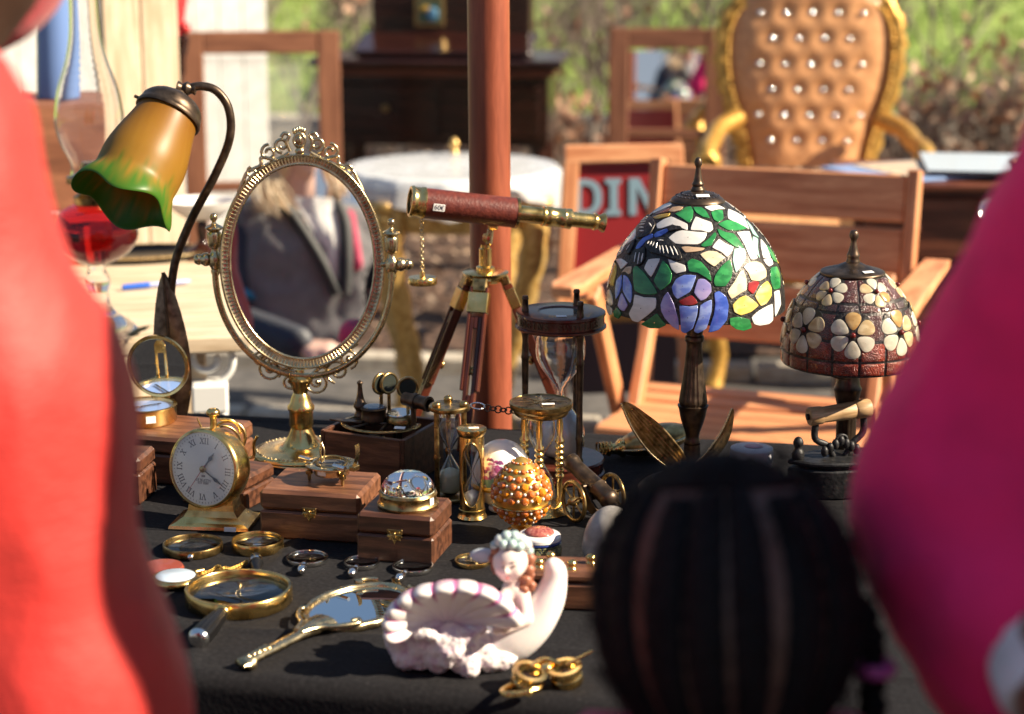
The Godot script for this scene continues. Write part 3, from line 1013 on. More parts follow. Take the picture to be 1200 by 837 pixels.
func chest_of_drawers() -> void:
	var c := on_y(1130, 215, 0.8)
	var o := thing("chest_of_drawers", "dark mahogany chest of drawers standing beside the slatted armchair", "chest", xform(Vector3(c.x + 0.03, 0, c.z - 0.2), deg_to_rad(-4)))
	obj("carcase", MB.new().box(Vector3(0, 0.42, 0), Vector3(0.54, 0.72, 0.36), 0.005), M.drawer_x, o)
	obj("chest_top", MB.new().box(Vector3(0, 0.791, 0.01), Vector3(0.6, 0.02, 0.42), 0.006), M.drawer_x, o)
	for k in 4:
		var d := obj("drawer", MB.new().box(Vector3.ZERO, Vector3(0.49, 0.15, 0.02), 0.005), M.drawer_x, o, xform(Vector3(0, 0.69 - k * 0.172, 0.185)))
		for s in [-1.0, 1.0]:
			obj("knob", MB.new().lathe(prof_s([0, 0, 0.008, 0, 0.007, 0.012, 0.016, 0.02, 0.013, 0.03, 0, 0.033]), 12), M.mahogany_y, d, xform(Vector3(0.13 * s, 0, 0.01), 0, PI / 2))
	for x in [-0.24, 0.24]:
		for z in [-0.15, 0.15]:
			obj("foot", MB.new().box(Vector3(x, 0.03, z), Vector3(0.05, 0.06, 0.05), 0.006), M.drawer_x, o)
	var topy := 0.803
	# boards and prints lying on it
	var b := on_y(1075, 205, topy)
	var p1 := thing("print_board", "flat blue and cream printed board overhanging the dark chest", "print", xform(Vector3(b.x - 0.0, topy, b.z - 0.04), deg_to_rad(24)))
	obj("board", MB.new().box(Vector3(0, 0.004, 0), Vector3(0.36, 0.008, 0.28), 0.001), mat("print_blue", Color(0.22, 0.34, 0.6), 0.35), p1)
	obj("cream_panel", MB.new().box(Vector3(0.03, 0.0095, -0.01), Vector3(0.26, 0.002, 0.22), 0.0005), mat("print_cream", Color(0.72, 0.55, 0.36), 0.4), p1)
	for k in 4:
		obj("printed_band", MB.new().box(Vector3(0.03, 0.0115, -0.09 + k * 0.05), Vector3(0.22, 0.001, 0.012), 0.0), mat("print_grey", Color(0.35, 0.3, 0.28), 0.5), p1)
	var p2 := thing("glass_picture", "pale glazed picture lying on the printed board", "picture", xform(Vector3(b.x + 0.24, topy + 0.014, b.z - 0.06), deg_to_rad(-8)))
	obj("backing", MB.new().box(Vector3(0, 0.004, 0), Vector3(0.42, 0.008, 0.34), 0.001), mat("picture_white", Color(0.62, 0.72, 0.8), 0.08), p2)
	obj("edge", MB.new().box(Vector3(0, 0.004, 0.1735), Vector3(0.422, 0.009, 0.006), 0.001), M.silver, p2)
	var cup := thing("bronze_cup", "small dark bronze cup with flared lip beside the glazed picture", "cup", xform(on_y(1190, 232, topy) + Vector3(0.02, 0, 0.03)))
	obj("bowl", MB.new().lathe(prof_s([0, 0, 0.02, 0.0, 0.022, 0.006, 0.01, 0.015, 0.01, 0.03, 0.028, 0.045, 0.034, 0.07, 0.046, 0.085, 0.042, 0.084, 0.03, 0.07, 0.0, 0.05]), 20), M.bronze, cup)
	# the silver spoon resting in the top drawer's edge is a bowl on the arm of the chair next to it
	var sp := thing("silver_dish", "small shiny silver dish hooked on the dark drawer front", "dish", xform(on_z(1160, 246, c.z + 0.03), 0, 1.25))
	obj("bowl", MB.new().lathe(prof_s([0, 0.0, 0.02, 0.002, 0.024, 0.008, 0.025, 0.01, 0.02, 0.008, 0, 0.004]), 20), M.silver, sp)

func left_side() -> void:
	# pale trestle table with a pen, lamp and odds and ends
	var c := on_y(285, 345, 0.75)
	var o := thing("trestle_table", "pale bare wooden trestle table at the stall's far corner", "table", xform(Vector3(c.x - 0.6, 0, c.z + 0.12), deg_to_rad(12)))
	for k in 4:
		obj("top_plank", MB.new().box(Vector3(0, 0.735, -0.26 + k * 0.1745), Vector3(1.2, 0.03, 0.172), 0.004), M.beech_x, o)
	for x in [-0.5, 0.5]:
		obj("trestle_beam", MB.new().box(Vector3(x, 0.69, 0), Vector3(0.05, 0.06, 0.6), 0.004), M.beech_x, o)
		for z in [-0.25, 0.25]:
			bar("leg", Vector3(x, 0.0, z * 1.2), Vector3(x, 0.68, z * 0.6), 0.045, 0.03, M.beech_y, o)
	var pen := thing("ballpoint_pen", "blue plastic ballpoint pen lying on the pale table", "pen", along(on_y(143, 337, 0.757) , on_y(226, 329, 0.757) - on_y(143, 337, 0.757)))
	var blue := mat("pen_blue", Color(0.03, 0.12, 0.55), 0.25)
	obj("barrel", MB.new().lathe(prof([0, 0, 0.003, 0.001, 0.0048, 0.006, 0.0048, 0.05, 0.0044, 0.052, 0.0044, 0.125, 0.0015, 0.135, 0, 0.136]), 12), mat("pen_pale", Color(0.3, 0.34, 0.6), 0.25), pen)
	obj("cap", MB.new().lathe(prof([0, -0.001, 0.004, 0, 0.0056, 0.006, 0.0056, 0.052, 0.0049, 0.0525]), 12), blue, pen)
	obj("clip", MB.new().box(Vector3(0, 0.03, 0.0068), Vector3(0.0025, 0.04, 0.0015), 0.0005), blue, pen)
	# oil lamp
	var lp := on_y(128, 392, 0.75)
	var k := mpp(lp)
	var l := thing("oil_lamp", "oil lamp with tall clear glass chimney and red glass font", "oil lamp", xform(Vector3(lp.x - 0.016, 0.7505, lp.z)))
	obj("foot", MB.new().lathe(prof_s([0, 0, 0.062, 0, 0.064, 0.008, 0.05, 0.022, 0.026, 0.04, 0.017, 0.07, 0.022, 0.09, 0.015, 0.11, 0.014, 0.12, 0, 0.12], 1.0, 3), 24), M.clear_glass, l)
	obj("font", MB.new().lathe(prof_s([0, 0.12, 0.02, 0.121, 0.055, 0.14, 0.072, 0.17, 0.06, 0.205, 0.032, 0.222, 0, 0.224], 1.0, 3), 28), M.red_glass, l)
	var burner := obj("burner", MB.new().lathe(prof([0, 0.22, 0.03, 0.22, 0.032, 0.235, 0.024, 0.24, 0.024, 0.25, 0.042, 0.258, 0.042, 0.268, 0.02, 0.275, 0.016, 0.292, 0, 0.292]), 24), M.antique_brass, l)
	obj("wick_knob", MB.new().tube([Vector3(0.024, 0.246, 0), Vector3(0.06, 0.246, 0)], 0.003, 6), M.antique_brass, burner)
	obj("chimney", MB.new().lathe(prof_s([0.036, 0.268, 0.034, 0.29, 0.05, 0.325, 0.057, 0.36, 0.05, 0.41, 0.034, 0.46, 0.025, 0.51, 0.0225, 0.6], 1.0, 4) + prof_s([0.0207, 0.6, 0.0232, 0.51, 0.032, 0.46, 0.048, 0.41, 0.055, 0.36, 0.048, 0.325, 0.032, 0.29, 0.034, 0.268, 0.036, 0.268], 1.0, 4), 32), M.clear_glass, l)
	# white dish on a dark stand
	var d := thing("white_bowl", "white enamel bowl on a turned dark stand", "bowl", xform(on_y(238, 300, 0.75)))
	obj("stand", MB.new().lathe(prof_s([0, 0, 0.04, 0, 0.035, 0.012, 0.01, 0.03, 0.012, 0.06, 0.008, 0.075, 0, 0.076]), 16), M.cabinet_x, d)
	obj("bowl", MB.new().lathe(prof_s([0, 0.077, 0.03, 0.078, 0.055, 0.095, 0.068, 0.112, 0.07, 0.116, 0.064, 0.112, 0.05, 0.096, 0, 0.084]), 24), M.white_enamel, d)
	var tray := thing("black_tray", "black oval tray with pale rim on the pale table", "tray", xform(on_y(168, 303, 0.75), 0.3))
	obj("tray", MB.new().lathe(prof([0, 0.001, 0.12, 0.001, 0.13, 0.012, 0.126, 0.014, 0.116, 0.006, 0, 0.005]), 30, 0.75, 0, 0.0, 0, 9999, 0.6), M.black_plastic, tray)
	obj("rim", MB.new().lathe(prof([0.127, 0.0125, 0.133, 0.012, 0.133, 0.017, 0.127, 0.0165, 0.127, 0.0125]), 30, 0.75, 0, 0.0, 0, 9999, 0.6), M.pale_brass, tray)
	# dried sprig at the lamp's foot
	var sg := thing("dried_sprig", "small dried green sprig lying beside the oil lamp", "sprig", xform(on_y(148, 395, 0.752)))
	var sm := MB.new()
	for j in 14:
		var a := rng.randf_range(-0.9, 0.9)
		var q := Vector3(cos(a), rng.randf_range(0.0, 0.5), sin(a)) * rng.randf_range(0.02, 0.045)
		sm.tube([Vector3(0, 0.003, 0), q * 0.6 + Vector3(0, 0.004, 0), q + Vector3(0, 0.003, 0)], [0.002, 0.0022, 0.0006], 5)
	obj("stems", sm, mat("sprig", Color(0.07, 0.07, 0.04), 0.7), sg)
	# tall pale plank cupboard side, white board fence, blue vase
	var pk := on_z(165, 100, -4.6)
	var pc := thing("plank_panel", "tall pale pine plank panel standing in the sun behind the lamp", "panel", xform(Vector3(pk.x, 0, -4.6), deg_to_rad(28)))
	for j in 2:
		obj("plank", MB.new().box(Vector3(-0.045 + j * 0.091, 0.9, 0), Vector3(0.089, 1.8, 0.03), 0.004), M.beech_y, pc)
	var fz := -8.2
	var fx := on_z(190, 0, fz).x
	var fe := thing("board_fence", "white painted board fence with narrow joints", "fence", xform(Vector3(fx, 0, fz), deg_to_rad(20)))
	var wp := textured(mat("white_paint", Color.WHITE, 0.6), noise_tex(81, 0.03, [[0.0, Color(0.6, 0.6, 0.58)], [1.0, Color(0.8, 0.8, 0.78)]], 128), Vector3.ONE * 3.0)
	for j in 14:
		obj("board", MB.new().box(Vector3(-0.96 + j * 0.103, 0.9, 0), Vector3(0.1, 1.8, 0.02), 0.004), wp, fe)
	for y in [0.35, 1.45]:
		obj("rail", MB.new().box(Vector3(-0.3, y, -0.03), Vector3(1.42, 0.07, 0.035), 0.003), wp, fe)
	var vz := on_z(58, 118, -3.9)
	var bxo := thing("brown_crate", "brown wooden crate standing on end behind the oil lamp", "crate", xform(Vector3(vz.x, 0, -3.98), 0.2))
	for j in 5:
		obj("slat", MB.new().box(Vector3(0, (vz.y - 0.002) * (j + 0.5) / 5.0, 0.13), Vector3(0.2, vz.y / 5.0 - 0.006, 0.016), 0.003), M.frame_x, bxo)
	for s in [-1.0, 1.0]:
		obj("side", MB.new().box(Vector3(0.092 * s, vz.y * 0.5 - 0.001, 0), Vector3(0.016, vz.y - 0.003, 0.24), 0.003), M.frame_y, bxo)
	obj("lid", MB.new().box(Vector3(0, vz.y - 0.01, 0), Vector3(0.166, 0.016, 0.24), 0.002), M.frame_x, bxo)
	var va := thing("blue_vase", "tall slate-blue glazed vase on the brown crate", "vase", xform(Vector3(vz.x + 0.0, vz.y + 0.0, -3.97)))
	obj("body", MB.new().lathe(prof_s([0, 0, 0.034, 0, 0.04, 0.01, 0.036, 0.1, 0.032, 0.19, 0.03, 0.23, 0.034, 0.245, 0.03, 0.244, 0.026, 0.2, 0, 0.05], 1.0, 3), 24), mat("blue_glaze", Color(0.12, 0.2, 0.42), 0.25), va)
	# red umbrella tied against the fence
	var uz := on_z(195, 45, -6.4)
	var um := thing("folded_umbrella", "folded red umbrella leaning against the white fence", "umbrella", along(Vector3(uz.x - 0.2, 0.0, -6.5), Vector3(0.22, 1.3, -0.25)))
	obj("canopy", MB.new().lathe(prof_s([0, 0.62, 0.012, 0.63, 0.02, 0.8, 0.032, 1.05, 0.03, 1.25, 0.018, 1.32, 0, 1.33]), 16, 0.75, 8, 0.25), mat("umbrella_red", Color(0.5, 0.015, 0.02), 0.6), um)
	obj("shaft", MB.new().tube([Vector3(0, 0, 0), Vector3(0, 0.64, 0)], 0.006, 8), M.black_plastic, um)
	# white scroll-iron stand seen between table and trestle
	var wz := on_z(245, 440, -3.25)
	var ws := thing("scroll_stand", "white painted iron plant stand with curled scroll", "stand", xform(Vector3(wz.x, 0, -3.25), 0.15))
	var wpaint := mat("stand_white", Color(0.72, 0.72, 0.7), 0.5)
	var sp := []
	for j in 40:
		var a := 0.4 - j * 0.21
		var r := 0.012 + 0.0009 * j
		sp.append(Vector3(cos(a) * r, wz.y + 0.03 + sin(a) * r, 0))
	obj("scroll", MB.new().tube(sp, 0.0065, 8), wpaint, ws)
	obj("ledge", MB.new().box(Vector3(0.0, wz.y - 0.035, 0), Vector3(0.062, 0.05, 0.06), 0.004), wpaint, ws)
	for s in [-1.0, 1.0]:
		obj("leg", MB.new().box(Vector3(0.024 * s, (wz.y - 0.063) * 0.5, 0), Vector3(0.012, wz.y - 0.063, 0.05), 0.002), wpaint, ws)
	# dark slender figurine seen by the frame
	var fg := thing("dark_staff", "slender knobbly dark carved staff with red tip leaning by the frame", "staff", along(Vector3(on_z(180, 130, -5.2).x - 0.12, 0.0, -5.25), on_z(215, 38, -5.2) - Vector3(on_z(180, 130, -5.2).x - 0.12, 0.0, -5.25)))
	var ln := (on_z(215, 38, -5.2) - Vector3(on_z(180, 130, -5.2).x - 0.12, 0.0, -5.25)).length()
	var pr := [Vector2(0, 0)]
	for j in 40:
		pr.append(Vector2(0.013 + 0.006 * absf(sin(j * 1.1)), ln * (j + 0.5) / 40.0))
	pr.append(Vector2(0, ln))
	obj("shaft", MB.new().lathe(pr, 10), M.cabinet_x, fg)
	obj("tip", MB.new().ball(Vector3(0, ln + 0.012, 0), 0.017, 10), mat("tip_red", Color(0.5, 0.02, 0.02), 0.4), fg)

func stall_post() -> void:
	var p := on_z(580, 400, -2.68)
	var o := thing("stall_post", "round red-brown painted wooden post rising behind the table", "post", xform(Vector3(p.x, 0, -2.68), 0, 0, 0.006))
	obj("shaft", MB.new().lathe(prof([0, 0.02, 0.0282, 0.02, 0.0285, 0.03, 0.0285, 2.3, 0, 2.3]), 40), M.post_y, o)
	obj("foot", MB.new().box(Vector3(0, 0.01, 0), Vector3(0.3, 0.02, 0.3), 0.006), M.cast_iron, o)

# ================================================================ the stall table
func stall_table() -> void:
	var ux := Vector3(cos(TABLE_TURN), 0, -sin(TABLE_TURN))
	var vx := Vector3(-ux.z, 0, ux.x) * -1.0
	if vx.z > 0:
		vx = -vx
	var o := Vector3(-0.136, 0, -1.717)
	var tb := thing("stall_table", "long wooden stall table hidden beneath the black cloth", "table", Transform3D(Basis(ux, Vector3.UP, -vx), o))
	for k in 5:
		obj("top_plank", MB.new().box(Vector3(0.08, TT - 0.018, -0.09 - k * 0.172), Vector3(2.1, 0.026, 0.17), 0.003), M.beech_x, tb)
	for x in [-0.9, 1.06]:
		for z in [-0.08, -0.8]:
			obj("leg", MB.new().box(Vector3(x, (TT - 0.032) * 0.5, z), Vector3(0.05, TT - 0.032, 0.05), 0.004), M.beech_y, tb)
	var cl := thing("tablecloth", "plain black tablecloth spread over the stall table", "tablecloth", Transform3D(Basis(ux, Vector3.UP, -vx), o))
	var fn := FastNoiseLite.new()
	fn.seed = 12
	fn.frequency = 2.0
	var pr := []
	for k in 14:
		pr.append([0.018, 0.1 + k * 0.048, 1.0 - k / 14.0])
	for k in 7:
		var a := (k + 0.0) / 6.0 * PI / 2
		pr.append([0.018 * cos(a), TT - 0.018 + 0.018 * sin(a) , 0.0])
	for k in 175:
		pr.append([-0.01 - k * 0.005, TT, 0.0])
	for k in 5:
		var a := (k + 0.0) / 4.0 * PI / 2
		pr.append([-0.885 - 0.014 * sin(a), TT - 0.014 + 0.014 * cos(a), 0.0])
	for k in 10:
		pr.append([-0.899, TT - 0.06 - k * 0.06, k / 10.0])
	var rows := []
	for q in pr:
		var row := []
		for k in 330:
			var x := -0.98 + k * 2.12 / 329.0
			var z: float = q[0]
			var y: float = q[1]
			var w: float = q[2]
			var s := 1.0 if z > -0.4 else -1.0
			z += s * w * (0.02 * sin(x * 14.0 + 1.3 * sin(x * 5.0)) + 0.012)
			if w == 0.0 and z < 0.0 and z > -0.87:
				y += -0.001 + 0.0009 * fn.get_noise_2d(x * 3.0, z * 3.0)
				# pressed fold lines and soft puckers
				for fx in [-0.62, -0.18, 0.26, 0.7]:
					y += 0.0036 * exp(-pow((x - fx - 0.006 * sin(z * 9.0)) / 0.007, 2.0))
				for fz in [-0.1, -0.33, -0.62]:
					y += 0.003 * exp(-pow((z - fz - 0.007 * sin(x * 5.0 + fz * 20.0)) / 0.007, 2.0))
				y += 0.0009 * absf(fn.get_noise_2d(x * 2.0 + z * 5.0, z * 9.0 - x * 3.0))
			row.append(Vector3(x, y, z))
		rows.append(row)
	obj("cloth", MB.new().grid(rows, false, false), M.black_cloth, cl)

# ---------------------------------------------------------------- boxes
func clasp(parent: Node3D, where: Transform3D, w: float) -> void:
	var c := obj("clasp", MB.new().box(Vector3(0, 0.28 * w, 0.0006), Vector3(w, 0.3 * w, 0.0016), 0.0004), M.antique_brass, parent, where)
	var poly := PackedVector2Array()
	for q in [[-0.4, 0.1], [0.4, 0.1], [0.5, -0.02], [0.34, -0.1], [0.4, -0.26], [0.16, -0.22], [0.0, -0.5], [-0.16, -0.22], [-0.4, -0.26], [-0.34, -0.1], [-0.5, -0.02]]:
		poly.append(Vector2(q[0], q[1]) * w)
	obj("plate", MB.new().prism(poly, 0.0, 0.0016, 0.0004), M.brass, c)
	obj("hook", MB.new().box(Vector3(0, 0.05 * w, 0.0026), Vector3(0.2 * w, 0.42 * w, 0.002), 0.0007), M.antique_brass, c)
	for s in [-1.0, 1.0]:
		obj("pin", MB.new().ball(Vector3(0.33 * w * s, 0.28 * w, 0.0015), 0.05 * w, 6), M.brass, c)

# a lidded box; origin at the middle of its base
func lidded_box(o: Node3D, w: float, h: float, d: float, lid: float, m: Material, bev := 0.0024) -> void:
	obj("box_body", MB.new().box(Vector3(0, (h - lid) * 0.5, 0), Vector3(w, h - lid, d), bev), m, o)
	obj("lid", MB.new().box(Vector3(0, h - lid * 0.5 + 0.0004, 0), Vector3(w, lid - 0.0008, d), bev * 1.6), m, o)

func boxes() -> void:
	# box with sundial compass
	var p := on_y(357, 634)
	var k := mpp(p)
	var yaw := -0.2
	var w := 0.118
	var d := 0.095
	var h := 0.057
	var fwd := Vector3(sin(yaw), 0, cos(yaw))
	var o := thing("wooden_box", "brown grained wooden box carrying the brass sundial compass", "box", xform(p - fwd * d * 0.5 + Vector3(0.006, 0, 0), yaw))
	lidded_box(o, w, h, d, 0.024, M.rosewood_x)
	clasp(o, xform(Vector3(0.0, h - 0.025, d * 0.5)), 0.017)
	sundial(o.transform * Vector3(0.012, h, -0.004), yaw - 0.3)
	# box with glass dome
	p = on_y(463, 660)
	yaw = -0.24
	w = 0.088
	d = 0.078
	h = 0.055
	fwd = Vector3(sin(yaw), 0, cos(yaw))
	o = thing("wooden_box", "dark small wooden box carrying the domed glass paperweight", "box", xform(p - fwd * d * 0.5, yaw))
	lidded_box(o, w, h, d, 0.024, M.walnut_x)
	clasp(o, xform(Vector3(0.0, h - 0.024, d * 0.5)), 0.018)
	var g := thing("dome_paperweight", "domed glass paperweight in a brass ring on the dark box", "paperweight", xform(o.transform * Vector3(0.004, h + 0.0004, 0.0)))
	obj("base_ring", MB.new().lathe(prof([0, 0, 0.0335, 0, 0.0345, 0.003, 0.032, 0.006, 0.0315, 0.0125, 0.0325, 0.014, 0.0312, 0.0165, 0.0, 0.0165]), 40), M.antique_brass, g)
	obj("compass_card", MB.new().lathe(prof([0, 0.0166, 0.0295, 0.0166, 0.0295, 0.0172, 0, 0.0172]), 36), textured(mat("map_print", Color.WHITE, 0.5), noise_tex(91, 0.05, [[0.0, Color(0.08, 0.2, 0.35)], [0.45, Color(0.3, 0.5, 0.55)], [0.6, Color(0.7, 0.68, 0.5)], [1.0, Color(0.85, 0.85, 0.8)]], 128), Vector3.ONE * 20.0), g)
	obj("glass_dome", MB.new().lathe(prof([0, 0.0176, 0.0296, 0.0176, 0.0298, 0.019, 0.029, 0.0225, 0.0265, 0.0275, 0.022, 0.0325, 0.016, 0.036, 0.009, 0.038, 0.0, 0.0386]), 44, 0.6), M.clear_glass, g)
	sticker(g, xform(Vector3(0.027, 0.009, 0.0178), 0.98), 0.007, 0.008)
	# open sextant box
	p = on_y(425, 566)
	yaw = -0.42
	w = 0.118
	d = 0.11
	h = 0.062
	fwd = Vector3(sin(yaw), 0, cos(yaw))
	o = thing("sextant_box", "open brown wooden case holding the brass sextant", "box", xform(p - fwd * d * 0.5, yaw))
	var t := 0.006
	for s in [-1.0, 1.0]:
		obj("side", MB.new().box(Vector3((w - t) * 0.5 * s, h * 0.5, 0), Vector3(t, h, d), 0.001), M.walnut_x, o)
		obj("front" if s > 0 else "back", MB.new().box(Vector3(0, h * 0.5 - 0.0003, (d - t) * 0.5 * s), Vector3(w - 2 * t - 0.0004, h - 0.0006, t), 0.001), M.rosewood_x, o)
	obj("floor_board", MB.new().box(Vector3(0, 0.005, 0), Vector3(w - 2 * t - 0.001, 0.008, d - 2 * t - 0.001), 0.0), M.walnut_x, o)
	sextant(o.transform * Vector3(0.0, 0.009, 0.0), yaw)
	# boxes at the coat side: one under the open compass, one behind the clock
	p = on_y(232, 592)
	yaw = -0.28
	fwd = Vector3(sin(yaw), 0, cos(yaw))
	o = thing("wooden_box", "reddish wooden box carrying the open pocket compass", "box", xform(p - fwd * 0.075 + Vector3(-0.066, 0, -0.065), yaw))
	lidded_box(o, 0.16, 0.06, 0.11, 0.022, M.rosewood_x)
	open_compass(o.transform * Vector3(-0.05, 0.0605, -0.012), yaw)
	var p2 := on_y(255, 603)
	o = thing("wooden_box", "dark wooden box standing directly behind the brass clock", "box", xform(p2 + Vector3(0.005, 0, -0.06), -0.42))
	lidded_box(o, 0.09, 0.042, 0.07, 0.018, M.walnut_x)
	for s in [-1.0, 1.0]:
		obj("foot", MB.new().ball(Vector3(0.038 * s, 0.045, 0.03), 0.005, 8), M.cast_iron, o)
	wire_armillary(o.transform * Vector3(-0.004, 0.043, -0.01), -0.3)
	o = thing("wooden_box", "plain brown wooden block box next to the red coat", "box", xform(on_y(163, 588) + Vector3(-0.02, 0, -0.02), -0.15))
	lidded_box(o, 0.06, 0.058, 0.06, 0.02, M.walnut_x)
	# low box with brass ball feet on top, behind the porcelain cherub
	p = on_y(655, 716)
	o = thing("studded_box", "low red-brown box with round brass studs on its lid", "box", xform(p + Vector3(0.003, 0, -0.03), -0.1))
	lidded_box(o, 0.085, 0.04, 0.055, 0.012, M.rosewood_x)
	for q in [[-0.022, 0.012], [0.012, 0.014], [-0.012, -0.01], [0.03, -0.006]]:
		obj("stud", MB.new().lathe(prof_s([0, 0, 0.005, 0, 0.0035, 0.003, 0.0052, 0.006, 0.003, 0.0095, 0, 0.01]), 14), M.brass, o, xform(Vector3(q[0], 0.04, q[1])))

func sundial(p: Vector3, yaw: float) -> void:
	var o := thing("sundial_compass", "brass sundial compass with folding arms on three screw feet", "compass", xform(p, yaw))
	var m: Material = M.pale_brass
	for k in 3:
		var a := TAU * k / 3.0 + 0.5
		var q := Vector3(cos(a) * 0.026, 0, sin(a) * 0.026)
		obj("screw_foot", MB.new().lathe(prof([0, 0, 0.0012, 0.0, 0.0022, 0.003, 0.0022, 0.008, 0.0042, 0.0085, 0.0042, 0.0125, 0.0022, 0.013, 0.0022, 0.0175, 0, 0.0175]), 12), M.antique_brass, o, xform(q))
	obj("base_plate", MB.new().lathe(prof([0, 0.0085, 0.02, 0.0085, 0.0205, 0.0095, 0.0205, 0.0185, 0.03, 0.019, 0.0305, 0.0205, 0.0275, 0.0212, 0.022, 0.0212, 0.022, 0.0192, 0, 0.0192]), 40), m, o)
	obj("dial", MB.new().lathe(prof([0, 0.0193, 0.0195, 0.0193, 0.0195, 0.0198, 0, 0.0198]), 30), mat("dial_dark", Color(0.06, 0.06, 0.06), 0.35), o)
	obj("needle", MB.new().box(Vector3(0, 0.0215, 0), Vector3(0.026, 0.0008, 0.0025), 0.0002), M.blued_steel, o, xform(Vector3.ZERO, 0.6))
	var hr := MB.new().ring(Vector3(0, 0.022, 0), Vector3(0.1, 1, 0.1), 0.017, 0.0016, 28, 6)
	obj("hour_ring", hr, M.antique_brass, o)
	var gn := smooth_path([Vector3(-0.012, 0.021, 0.002), Vector3(-0.014, 0.032, 0.002), Vector3(-0.012, 0.044, 0.002)], 5)
	obj("gnomon", MB.new().tube(gn, 0.0013, 7), m, o)
	obj("gnomon", MB.new().tube(smooth_path([Vector3(-0.012, 0.044, 0.002), Vector3(-0.0075, 0.034, 0.003), Vector3(-0.009, 0.021, 0.004)], 5), 0.0011, 7), m, o)
	var arm := []
	var rows := []
	for r in 9:
		var t := r / 8.0
		var x := 0.03 + 0.006 * sin(t * 2.2)
		var ww := 0.0045
		rows.append([Vector3(x, 0.02 + t * 0.028, -ww), Vector3(x, 0.02 + t * 0.028, ww)])
	obj("latitude_arc", MB.new().grid(rows, false, false), m, o)
	obj("hinge", MB.new().box(Vector3(0.031, 0.0195, 0), Vector3(0.008, 0.006, 0.012), 0.001), M.antique_brass, o)
	for s in [[0.025, 0.018], [-0.028, 0.008]]:
		obj("level_tube", MB.new().tube([Vector3(s[0] - 0.01, 0.0245, s[1]), Vector3(s[0] + 0.008, 0.0245, s[1] + 0.004)], 0.0028, 8), M.silver, o)
	sticker(o, xform(Vector3(0.0, 0.0135, 0.0209)), 0.011, 0.005)

